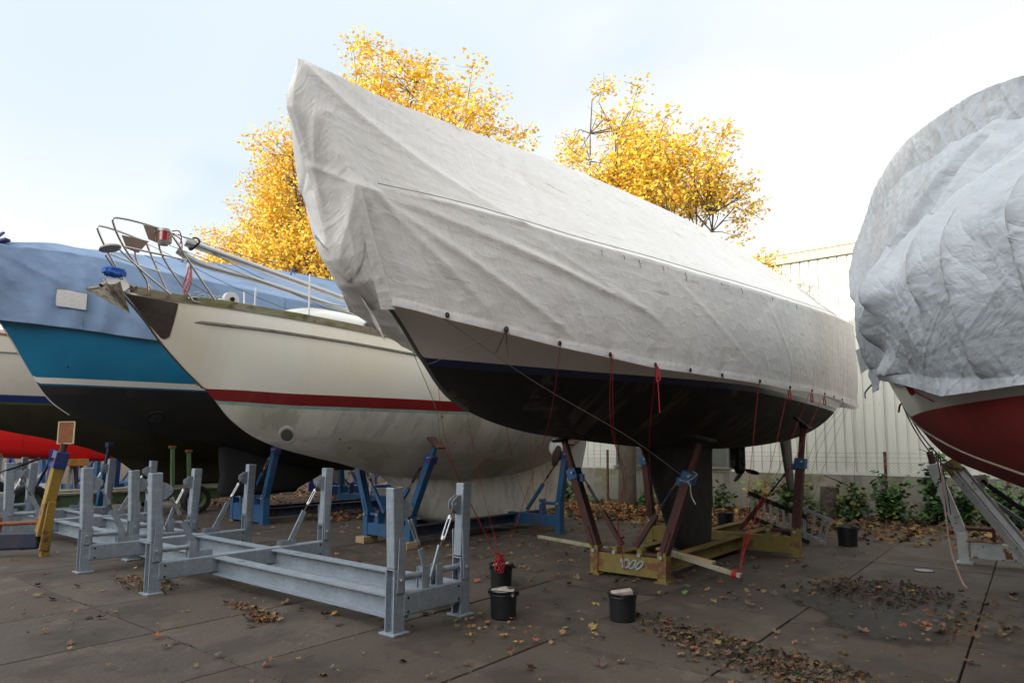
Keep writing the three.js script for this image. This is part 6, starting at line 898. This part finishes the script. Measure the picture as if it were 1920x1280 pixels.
// blue cradle under the cream boat seen behind the foreground posts
{ const t = thing('blue_prop', 'dull blue telescopic prop standing against the olive boat bottom', 'prop'); part('tube', bar([-16.05, 0.0, -5.85], [-15.75, 1.22, -5.85], 0.12, 0.12, [0, 0, 1], 0.006), M.blueSteel, t); part('inner_tube', rod([-15.78, 1.1, -5.85], [-15.62, 1.62, -5.85], 0.045), M.navySteel, t); part('head', box(-15.62, 1.64, -5.85, 0.16, 0.1, 0.12, 0.01), M.navySteel, t); part('base_plate', box(-16.05, 0.012, -5.85, 0.4, 0.024, 0.4), M.blueSteel, t); }
// at the right: white painted, rusty
{
  const t = thing('white_cradle', 'rust streaked white boat cradle under the red bottomed boat at right', 'boat cradle'), m = M.whiteSteel;
  part('cross_beam', box(0.62, 0.2, -11.67, 2.8, 0.22, 0.13, 0.006), m, t);
  part('foot', [bar([-0.86, 0.0, -11.67], [-0.88, 0.44, -11.67], 0.13, 0.15, [0, 0, 1], 0.006), box(-0.86, 0.012, -11.67, 0.2, 0.024, 0.22)], m, t);
  const arm = part('arm', [bar([-0.88, 0.42, -11.68], [-1.18, 1.42, -11.5], 0.14, 0.14, [0, 0, 1], 0.008)], m, t); part('spindle', rod([-1.16, 1.38, -11.5], [-1.2, 1.6, -11.48], 0.045), M.brownSteel, arm);
  const near = part('arm', [channel([0.18, 0.0, -9.75], [-0.78, 1.36, -10.2], 0.15, 0.15, 0.012, [0.7, 0.5, -0.6])], m, t); part('arm_web', bar([0.15, 0.03, -9.76], [-0.76, 1.34, -10.19], 0.13, 0.07, [0.7, 0.5, -0.6], 0.004), m, near);
  part('arm_head', [rod([-0.77, 1.33, -10.19], [-0.86, 1.47, -10.22], 0.09, 0.1, 16)], M.yellowSteel, near); part('head_lashing', tube([[-0.9, 1.44, -10.14], [-0.8, 1.39, -10.1], [-0.7, 1.4, -10.2], [-0.8, 1.44, -10.3]], 0.014, 20, 6, true), M.darkRope, near);
  const lg = part('lug', prism([[0, 0], [0.2, 0.02], [0.22, -0.1], [0.1, -0.2], [0, -0.18]], 0.02, 0.003).translate(-0.68, 1.3, -10.24), m, near); part('lug_bolt', boltG(-0.51, 1.24, -10.2, 'z', 0.025, 0.06), M.black, lg);
  part('brace', [bar([-0.5, 1.22, -10.22], [-0.18, 0.92, -10.5], 0.04, 0.04), bar([-0.18, 0.92, -10.5], [0.2, 0.72, -10.8], 0.09, 0.05)], M.black, t);
  part('rear_brace', bar([-0.55, 1.0, -11.2], [0.3, 0.3, -11.2], 0.1, 0.05, undefined, 0.004), std({ color: col(0.10, 0.115, 0.12), roughness: 0.7 }), t);
  part('hinge_tube', [rod([-0.84, 0.5, -11.67], [-0.5, 0.5, -11.67], 0.03), box(-0.5, 0.42, -11.67, 0.04, 0.24, 0.12)], M.brownSteel, t);
  part('rust_edge', box(-0.62, 0.325, -11.6, 0.42, 0.02, 0.016), M.rustPlate, t);
}
// yellow post with the rusty plate at the left edge
{
  const t = thing('yellow_cradle_end', 'dark cradle end with tall yellow post and rusty plate at the left edge', 'boat cradle');
  part('beam', [bar([-12.9, 0.2, -2.2], [-11.63, 0.24, -3.5], 0.13, 0.26, [0, 1, 0], 0.04)], M.navySteel, t);
  part('foot', bar([-11.6, 0.0, -3.55], [-11.56, 0.62, -3.57], 0.11, 0.11, [0, 0, 1], 0.006), M.yellowPost, t);
  part('hinge_tube', [rod([-12.1, 0.47, -3.1], [-11.62, 0.5, -3.52], 0.03), bar([-12.12, 0.3, -3.08], [-12.12, 0.56, -3.08], 0.06, 0.12), bar([-11.66, 0.3, -3.5], [-11.66, 0.56, -3.5], 0.06, 0.1)], M.rustPlate, t);
  const p = part('post', [bar([-11.63, 0.30, -3.5], [-11.48, 1.36, -3.62], 0.14, 0.14, [0, 0, 1], 0.01)], M.yellowPost, t); part('split_plate', bar([-11.55, 0.1, -3.52], [-11.47, 0.8, -3.57], 0.05, 0.1, [0, 0, 1]), M.yellowPost, p);
  part('collar', bar([-11.49, 1.30, -3.61], [-11.45, 1.54, -3.64], 0.17, 0.17, [0, 0, 1], 0.006), M.deepBlue, t);
  part('spindle', rod([-11.45, 1.5, -3.64], [-11.43, 1.66, -3.66], 0.05), M.brownSteel, t);
  const pl = part('head_plate', (() => { const g = new RoundedBoxGeometry(0.21, 0.345, 0.03, 2, 0.006); g.deleteAttribute('uv'); const c = metreUV(clean(g)); c.rotateX(-0.1); c.rotateY(1.0); c.rotateZ(0.06); c.translate(-11.44, 1.82, -3.68); return c; })(), M.rustPlate, t);
  part('plate_rim', (() => { const r = []; for (const s of [-1, 1]) { r.push(box(s * 0.102, 0, 0.009, 0.018, 0.345, 0.022, 0.003), box(0, s * 0.166, 0.009, 0.19, 0.014, 0.022, 0.003)); } const c = mergeGeometries(r.map(clean), false); c.rotateX(-0.1); c.rotateY(1.0); c.rotateZ(0.06); c.translate(-11.44, 1.82, -3.68); return c; })(), std({ color: col(0.42, 0.36, 0.22), roughness: 0.85 }), pl);
  part('lug', bar([-11.5, 1.44, -3.6], [-11.68, 1.43, -3.42], 0.16, 0.02), M.black, t);
  turnbuckle([-11.66, 1.44, -3.44], [-12.5, 0.95, -2.5], t, M.black, M.navySteel, 0.02);
}
// stacked cradles far behind at the left
{
  const mk = (name, label, m, x, z, s) => { const t = thing(name, label, 'boat cradle', [x, 0, z], 'stacked cradles far behind at left', s); part('beam', [box(0, 0.24, 0, 2.4, 0.26, 0.14), box(0, 0.24, -1.8, 2.4, 0.26, 0.14)], m, t); part('long_beam', [box(-0.4, 0.2, -0.9, 0.14, 0.2, 1.7), box(0.4, 0.2, -0.9, 0.14, 0.2, 1.7)], m, t); for (const zx of [0, -1.8]) for (const k of [-1, 1]) { part('arm', bar([k * 1.1, 0.2, zx], [k * 1.18, 1.5, zx], 0.13, 0.13), m, t); part('brace', bar([k * 0.3, 0.34, zx], [k * 1.05, 1.2, zx], 0.06, 0.06), m, t); } return t; };
  mk('stored_cradle', 'blue stored cradle directly below the middle of the red hull', M.blueSteel, -25, -8.2, 0.4);
  mk('stored_cradle', 'blue stored cradle behind the tip of the red hull', M.blueSteel, -26.5, -11.5, 0.2);
  mk('stored_cradle', 'white stored cradle left of the yellow post below the red hull', M.whiteSteel, -24.5, -6.0, 0.9);
  mk('stored_cradle', 'blue stored cradle partly hidden by the yellow post', M.deepBlue, -22.5, -6.4, 0.15);
  mk('stored_cradle', 'pale grey stored cradle in the gap under the blue sloop stern', M.whiteSteel, -15.4, -14.2, 1.35);
  mk('stored_cradle', 'blue stored cradle beside the pale one under the blue sloop stern', M.deepBlue, -17.2, -13.9, 1.2);
  mk('stored_cradle', 'dull red stored cradle right of the red hull tip', std({ map: rep(rusty([0.17, 0.03, 0.02], [0.13, 0.05, 0.03], 0.6, 1900), 0.8), roughness: 0.7 }), -28.5, -14.5, 0.3);
  single('steel_beam', channel([-21.5, 0.2, -8.5], [-34, 0.2, -17], 0.3, 0.3, 0.03), M.rod, 'long rusty steel beam lying on the soil behind the trailer', 'beam');
}
// ---------------------------------------------------------------- buckets, bricks, ladder
function bucket(label, x, z, s = 1, tilt = 0) {
  const t = thing('bucket', label, 'bucket', [x, 0, z], 'black ballast buckets on the slabs', tilt);
  const h = 0.265 * s, r0 = 0.118 * s, r1 = 0.142 * s;
  const g = new THREE.LatheGeometry([[0.0, 0.008], [r0 - 0.01, 0.008], [r0, 0.0], [r0 + 0.003, 0.01], [r1 - 0.012, h * 0.8], [r1 - 0.004, h * 0.81], [r1 - 0.004, h * 0.86], [r1 - 0.01, h * 0.87], [r1 - 0.004, h - 0.012], [r1 + 0.008, h - 0.01], [r1 + 0.008, h], [r1 - 0.004, h], [r1 - 0.012, h - 0.02], [r0 - 0.004, 0.014], [0, 0.014]].map(([a, b]) => new THREE.Vector2(a, b)), 48);
  part('body', g, Object.assign(M.blackPlastic.clone(), { side: THREE.DoubleSide }), t);
  const hp = []; for (let i = 0; i <= 14; i++) { const a = Math.PI * i / 14; hp.push([Math.cos(a) * (r1 + 0.008), h - 0.03 + Math.sin(a) * 0.03 * (1 + tilt % 1), Math.sin(a) * (r1 + 0.004)]); } part('handle', tube(hp, 0.004, 40, 6), M.black, t);
  part('handle_ear', [box(r1 + 0.002, h - 0.03, 0, 0.02, 0.04, 0.03, 0.004), box(-r1 - 0.002, h - 0.03, 0, 0.02, 0.04, 0.03, 0.004)], M.blackPlastic, t);
  return t;
}
const bk = [['black bucket with bricks standing nearest, right of the galvanised cradle foot', -4.13, -5.13, 1, 0.4], ['black bucket with brick standing alone in front of the yellow cradle', -3.18, -5.77, 1, 2.1], ['black bucket with red cord tangled on it, behind the nearest bucket', -5.03, -6.2, 1, 1.2], ['black bucket with water on the soil edge below the stern tarpaulin corner', -2.55, -12.45, 1.2, 0.3], ['black bucket half hidden behind the fin keel', -5.0, -13.4, 1.2, 1.5]];
bk.forEach((b) => bucket(...b));
const brick = (label, x, y, z, turn, sx = 1) => { const g = new RoundedBoxGeometry(0.2 * sx, 0.06, 0.095, 3, 0.012); const p = g.attributes.position; for (let i = 0; i < p.count; i++) { const k = 0.006 * (fb3(p.getX(i) * 30 + x, p.getY(i) * 30, p.getZ(i) * 30 + z, 2, 4) - 0.5); p.setXYZ(i, p.getX(i) + k, p.getY(i) + k, p.getZ(i) + k); } g.deleteAttribute('uv'); const c = metreUV(clean(g)); const m = part('brick', c, M.brick, scene); m.position.set(x, y, z); m.rotation.set(0.05, turn, 0.08); tag(m, label, 'brick', 'ballast bricks in the buckets'); };
brick('pale brick at the left in the nearest bucket', -4.185, 0.235, -5.14, 0.9, 0.8); brick('pale brick at the right in the nearest bucket', -4.08, 0.235, -5.1, 0.5, 0.85); brick('pale brick in the lone bucket before the yellow cradle', -3.18, 0.25, -5.76, 0.75); brick('pale brick in the bucket tangled with red cord', -5.03, 0.24, -6.2, 0.6, 0.95);
{ const g = new THREE.CylinderGeometry(0.15, 0.15, 0.004, 40); const m = part('bucket_water', g, std({ color: col(0.3, 0.31, 0.3), roughness: 0.05 }), scene); m.position.set(-2.55, 0.295, -12.45); tag(m, 'still water filling the bucket below the stern corner', 'water'); }
{
  const t = thing('step_ladder', 'folded aluminium step ladder lying on its side behind the dark red post', 'ladder');
  const A = [-4.12, 0.83, -12.2], B = [-3.1, 0.46, -12.1], dn = [0.02, -0.42, 0.0];
  part('stile', [bar(A, B, 0.03, 0.075, undefined, 0.004)], M.black, t); part('stile', [bar(A.map((v, i) => v + dn[i]), B.map((v, i) => v + dn[i]), 0.03, 0.075, undefined, 0.004)], M.black, t);
  for (let i = 0; i < 9; i++) { const k = 0.05 + i * 0.112, p = A.map((v, j) => mix(v, B[j], k)); part('step', bar(p, p.map((v, j) => v + dn[j]), 0.05, 0.022, undefined, 0.003), M.aluLadder, t); }
  part('rear_frame', [bar([-3.4, 0.68, -12.2], [-2.72, 0.42, -12.2], 0.025, 0.05), bar([-3.4, 0.28, -12.2], [-2.84, 0.03, -12.2], 0.025, 0.05), ...[0.15, 0.38, 0.6, 0.8, 0.95].map((k) => bar([mix(-3.4, -2.72, k), mix(0.68, 0.42, k), -12.2], [mix(-3.4, -2.84, k), mix(0.28, 0.03, k), -12.2], 0.035, 0.02))], M.aluLadder, t);
}
// ---------------------------------------------------------------- the cover's cords
{
  const bd = big.bd, eX = (z) => MX + bd(z) + 0.06, eY = { a: 2.5 };
  const eT = [[-3.42, 2.69], [-3.73, 2.69], [-4.24, 2.62], [-4.76, 2.55], [-5.32, 2.5], [-5.91, 2.45], [-6.45, 2.44], [-7.03, 2.43], [-7.93, 2.43], [-9.09, 2.44], [-10.3, 2.48], [-15, 2.49]];
  const G = (z) => [eX(z), smoothTable(eT, z), z];
  const cord = (label, pts, m = M.redRope, r = 0.0055, cat = 'cord', grp) => single('tie_rope', tube(pts, r * 0.5, 60, 6), m, label, cat, grp);
  const loop = (p, s = 1) => [p, [p[0] + 0.02 * s, p[1] - 0.06, p[2] - 0.01], [p[0] + 0.03 * s, p[1] - 0.16, p[2]], [p[0] + 0.005, p[1] - 0.17, p[2]], [p[0] - 0.002, p[1] - 0.05, p[2]]];
  cord('grey cord running from the foremost grommet down to the right blue collar', [[-3.71 + 0.03, 2.69, -3.73], [-3.55, 2.25, -4.8], [-3.32, 1.75, -6.2], [-3.29, 1.28, -7.55]], M.greyRope, 0.006);
  cord('dark cord from the second grommet forward to the stem of the yacht', [G(-4.24), [-3.72, 2.46, -4.05], [-4.0, 2.36, -3.99], [-4.07, 2.34, -3.95]], M.greyRope, 0.006);
  const sc = thing('rope_tail', 'short grey cord tails knotted at the second grommet', 'cord'); part('tail', [tube([G(-4.24), [-3.45, 2.5, -4.22], [-3.48, 2.42, -4.2]], 0.006, 12, 6), tube([G(-4.24), [-3.42, 2.52, -4.27], [-3.41, 2.4, -4.28]], 0.005, 12, 6)], M.darkRope, sc); part('knot', (() => { const g = new THREE.SphereGeometry(0.02, 10, 8); g.scale(1, 1.3, 1); g.translate(...G(-4.24)); return g; })(), M.darkRope, sc);
  cord('red cord from the third grommet slanting down to the cord bucket', [G(-4.76), [-3.55, 1.95, -5.1], [-4.3, 1.1, -5.7], [-4.98, 0.26, -6.15]]);
  cord('doubled red cord hanging straight from the fourth grommet to the yellow beam', [G(-5.32), [-3.25, 1.9, -5.7], [-3.6, 1.25, -6.6], [-4.02, 0.75, -7.2], [-4.1, 0.12, -7.5]], M.redRope, 0.009);
  cord('second strand of red cord beside the doubled one', [[eX(-5.32) + 0.012, 2.5, -5.33], [-3.24, 1.8, -5.75], [-3.52, 1.3, -6.5], [-4.0, 0.7, -7.18], [-4.08, 0.15, -7.49]], M.redRope, 0.006);
  cord('red cord from the fifth grommet slanting left to the yellow beam', [G(-5.91), [-3.18, 1.8, -6.4], [-3.62, 0.95, -7.2], [-4.02, 0.3, -7.5]], M.redRope, 0.007);
  const lp = thing('red_loop', 'red cord loop and tail hanging below the fifth grommet', 'cord'); part('loop', [tube(loop(G(-5.91)), 0.007, 24, 6), tube([G(-5.91), [eX(-5.91) + 0.01, 2.2, -5.92], [eX(-5.91) + 0.02, 1.98, -5.92]], 0.006, 12, 6)], M.redRope, lp);
  const stick = [-2.75, 0.2, -7.79];
  [[-7.93, 'ninth', 0], [-9.09, 'tenth', 0.03], [-10.3, 'eleventh', -0.02], [-11.2, 'twelfth', 0.02]].forEach(([z, n, o], i) => { const g = G(z); cord(`red cord from the ${n} grommet gathered down to the grey batten end`, [g, [mix(g[0], stick[0], 0.5) + o, mix(g[1], stick[1], 0.5), mix(g[2], stick[2], 0.5)], [stick[0] + o * 0.6, 0.42, stick[2] - 0.1], stick], M.redRope, 0.0065); });
  const l2 = thing('rope_tail', 'red cord tails knotted under the stern grommets', 'cord'); part('tail', [-9.09, -10.3, -11.2].map((z) => tube(loop(G(z), 0.8), 0.008, 20, 6)), M.redRope, l2);
  const wrap = thing('red_binding', 'red cord binding wrapped around the end of the grey batten', 'cord'); part('turns', [0, 1, 2, 3].map((i) => { const g = new THREE.TorusGeometry(0.042, 0.009, 6, 16); g.rotateY(Math.PI / 2 - 0.2); g.translate(-2.79 - i * 0.013, 0.18, -7.795); return g; }), M.redRope, wrap);
  // the stern: dark cords to the soil bucket
  const Sx = (x, y, z) => [x, y, z];
  cord('dark cord from the stern tarpaulin corner down to the soil bucket', [Sx(-2.9, 2.46, -15.0), [-2.56, 1.3, -13.3], [-2.53, 0.7, -12.8], [-2.64, 0.31, -12.5]], M.darkRope, 0.006);
  cord('green cord hanging at the very corner of the stern tarpaulin', [Sx(-2.86, 2.44, -15.15), [-2.5, 1.3, -13.4], [-2.5, 0.32, -12.45]], M.greenRope, 0.003);
  cord('dark red cord from the stern slanting to the rear post, nearest the corner', [Sx(-2.86, 2.47, -14.6), [-2.8, 1.5, -12.4], [-2.75, 0.9, -11.2]], M.brownSteel, 0.005); cord('dark red cord from the stern slanting to the rear post, middle of three', [Sx(-2.8, 2.47, -14.1), [-2.85, 1.6, -12.0], [-2.78, 1.0, -10.95]], M.brownSteel, 0.005); cord('dark cord from the stern slanting to the rear post, steepest of three', [Sx(-2.72, 2.47, -13.4), [-2.86, 1.7, -11.8], [-2.82, 1.15, -10.8]], M.darkRope, 0.005);
  // cords of the far side, seen before the sloop's keel
  const F = (z) => [MX - bd(z) - 0.06, smoothTable(eT, z), z], bt = [-5.03, 0.27, -6.2];
  cord('green cord with red end hanging from the far bow side of the tarpaulin', [F(-4.5), [-4.85, 2.0, -4.9], [-4.95, 1.72, -5.05]], M.greenRope, 0.007);
  cord('red cord continuing from the green one to the cord bucket', [[-4.95, 1.73, -5.05], [-4.98, 1.0, -5.6], bt], M.redRope, 0.0065);
  cord('thin red cord left of the vertical one above the cord bucket', [F(-5.0), [-5.15, 1.6, -5.4], [-5.05, 0.27, -6.18]]); cord('vertical red cord from the far tarpaulin edge into the cord bucket', [F(-5.6), [-5.2, 1.4, -5.95], [-5.05, 0.28, -6.22]]); 
  const b2 = [-6.38, 0.22, -8.84];
  cord('red cord from the far side to the left batten end, leftmost', [F(-6.6), [-5.75, 1.3, -7.4], b2]); cord('red cord from the far side to the left batten end, middle', [F(-7.4), [-5.9, 1.2, -8.0], b2]); cord('red cord from the far side to the left batten end, rightmost', [F(-8.4), [-6.0, 1.3, -8.6], b2]);
  reseed(808); const nest = []; for (let i = 0; i < 5; i++) { const pts = []; for (let k = 0; k < 9; k++) pts.push([-4.98 + rr(-0.06, 0.09), 0.3 + rr(-0.13, 0.12), -6.1 + rr(-0.04, 0.06)]); nest.push(tube(pts, 0.006, 60, 6)); } single('rope_tangle', nest, M.redRope, 'tangle of red cord hanging over the rim of the second bucket', 'cord');
  const tailG = thing('collar_rope', 'pale cord wound on the right blue collar with a hanging tail', 'cord'); part('tail', [tube([[-3.3, 1.24, -7.53], [-3.22, 1.22, -7.5], [-3.2, 1.08, -7.5], [-3.15, 0.98, -7.5]], 0.009, 24, 6), tube([[-3.36, 1.26, -7.53], [-3.28, 1.24, -7.5], [-3.2, 1.27, -7.52], [-3.15, 1.33, -7.55], [-3.2, 1.36, -7.56]], 0.006, 20, 6)], M.greyRope, tailG);
}
// ---------------------------------------------------------------- leaves and dirt lying on the slabs
reseed(2024);
{
  const P = [...browns, ...greys, [0.30, 0.14, 0.05]].map((c) => c.map((v) => v * 0.75));
  const single1 = []; const put = (n, area, size, pal, y) => single1.push(...lay(n, area, null, size, pal, y));
  put(330, () => [rr(-9, 1.5), rr(-9.5, -2.0)], [0.025, 0.075], P, 0.014);
  put(1100, () => [rr(-10, 1.5), rr(-9.5, -2.0)], [0.008, 0.022], greys, 0.008);
  put(260, () => [rr(-9, -2), rr(-12.8, -7)], [0.03, 0.07], greys, 0.012);
  put(160, () => [rr(-20, -9), rr(-8.8, -2)], [0.03, 0.07], browns, 0.012);
  tag(scatter('scattered_leaves', leafGround, single1, leafM, scene), 'single fallen brown maple leaves scattered over the slabs', null, null, 'stuff');
  const pile = (name, label, c, rx, rz, turn, n, pal, size) => { const L = lay(n, () => { const a = rr(0, 6.28), q = (rnd() < 0.7 ? Math.sqrt(rnd()) : 1 + 0.7 * rnd() * rnd()) * (0.55 + 0.5 * fb3(Math.cos(a) * 1.5 + c[0], 0, Math.sin(a) * 1.5 + c[1], 2, 7)), x = Math.cos(a) * q * rx, z = Math.sin(a) * q * rz; return [c[0] + x * Math.cos(turn) - z * Math.sin(turn), c[1] + x * Math.sin(turn) + z * Math.cos(turn), (1 - Math.min(1, q)) * 0.015 * rnd()]; }, null, size, pal, 0.012, 0.7); tag(scatter(name, leafGround, L.map((l) => ({ ...l, r: [l.r[0] * 0.6, l.r[1], l.r[2] * 0.6], s: l.s * (0.45 + 0.55 * rnd()) })), leafM, scene), label, null, null, 'stuff'); };
  pile('leaf_pile', 'long drift of wet brown leaves on the slabs at bottom right', [-1.75, -5.35], 1.3, 0.36, 0.35, 1000, [...greys, ...greys, ...greys, ...browns, [0.05, 0.07, 0.02]].map((c) => c.map((v) => v * 0.55)), [0.02, 0.055]);
  pile('leaf_pile', 'dark wet leaf patch on the slabs below the right boat', [-1.45, -8.7], 0.8, 0.8, 0.2, 900, [...greys, [0.05, 0.06, 0.02]].map((c) => c.map((v) => v * 0.4)), [0.015, 0.042]);
  pile('leaf_pile', 'small brown leaf pile beside the near long beam of the cradle', [-5.87, -3.62], 0.22, 0.13, 0.1, 130, browns.map((c) => c.map((v) => v * 0.6)), [0.03, 0.06]);
  pile('leaf_pile', 'small leaf row on the slabs left of the brown pile', [-6.4, -3.75], 0.3, 0.09, 0.1, 60, browns.map((c) => c.map((v) => v * 0.6)), [0.03, 0.055]);
  pile('leaf_pile', 'scattered leaf drift between the two left cradle posts', [-8.4, -3.65], 0.65, 0.3, 0.1, 260, [...browns, ...greys].map((c) => c.map((v) => v * 0.65)), [0.03, 0.06]);
  pile('leaf_pile', 'few leaf crumbs around the black buckets', [-3.9, -4.75], 0.6, 0.4, 0.3, 45, browns, [0.03, 0.06]);
  pile('leaf_pile', 'leaf strip along the slab joint at the right edge', [-0.55, -7.6], 0.4, 0.8, 0.2, 90, greys, [0.03, 0.06]);
  const gr = lay(18, () => [rr(-6, 0.5), rr(-8, -2.6)], null, [0.03, 0.06], greens, 0.014); tag(scatter('green_leaves', leafFlat, gr, leafM, scene), 'few green and yellow leaves among the brown ones', null, null, 'stuff');
  // grass tufts in the joints
  { const b = []; const blade = new THREE.BufferGeometry(); blade.setAttribute('position', new THREE.Float32BufferAttribute([-0.05, 0, 0, 0.05, 0, 0, 0.12, 1, 0.3], 3)); blade.computeVertexNormals(); metreUV(blade); for (let i = 0; i < 26; i++) { const onX = rnd() < 0.5, x = onX ? slabX[9 + ((rnd() * 9) | 0)] : rr(-8, 0), z = onX ? rr(-11, -2.5) : slabZ[3 + ((rnd() * 6) | 0)]; for (let k = 0; k < 16; k++) b.push({ p: [x + rr(-0.03, 0.03), -0.01, z + rr(-0.03, 0.03)], r: [rr(-0.7, 0.7), rr(0, 6.28), rr(-0.7, 0.7)], s: rr(0.02, 0.055), c: pick([[0.06, 0.10, 0.025], [0.09, 0.12, 0.03], [0.14, 0.12, 0.05]]) }); } tag(scatter('grass_tufts', blade, b, leafM, scene), 'tiny grass tufts growing in the slab joints', null, null, 'stuff'); }
  // moss and grit in the joints
  const J = []; for (let i = 0; i < 2600; i++) { const onX = rnd() < 0.5; let x, z; if (onX) { x = slabX[(rnd() * slabX.length) | 0] + rr(-0.012, 0.012); z = rr(-12.5, -1.5); } else { z = slabZ[(rnd() * slabZ.length) | 0] + rr(-0.012, 0.012); x = rr(-14, 2); } J.push({ p: [x, -0.004, z], r: [rr(-0.5, 0.5), rr(0, 6.28), rr(-0.5, 0.5)], s: rr(0.006, 0.018), c: pick([[0.05, 0.042, 0.03], [0.035, 0.03, 0.024], [0.045, 0.055, 0.02]]) }); } tag(scatter('joint_grit', leafCurl, J, leafM, scene), 'dark grit and moss filling the slab joints', null, null, 'stuff');
  const tw = []; for (let i = 0; i < 46; i++) { const x = rr(-8, 1), z = rr(-9, -2.2), a = rr(0, 6.28), l = rr(0.06, 0.22); tw.push(tube([[x, 0.012, z], [x + Math.cos(a) * l * 0.5, 0.016 + rnd() * 0.01, z + Math.sin(a) * l * 0.5 + 0.01], [x + Math.cos(a) * l, 0.01, z + Math.sin(a) * l]], 0.0025, 6, 4)); } tag(part('fallen_twigs', tw, M.darkRope, scene), 'thin fallen twigs scattered on the slabs', null, null, 'stuff');
}
camera.updateMatrixWorld(); camera.updateProjectionMatrix();
renderer.render(scene, camera);
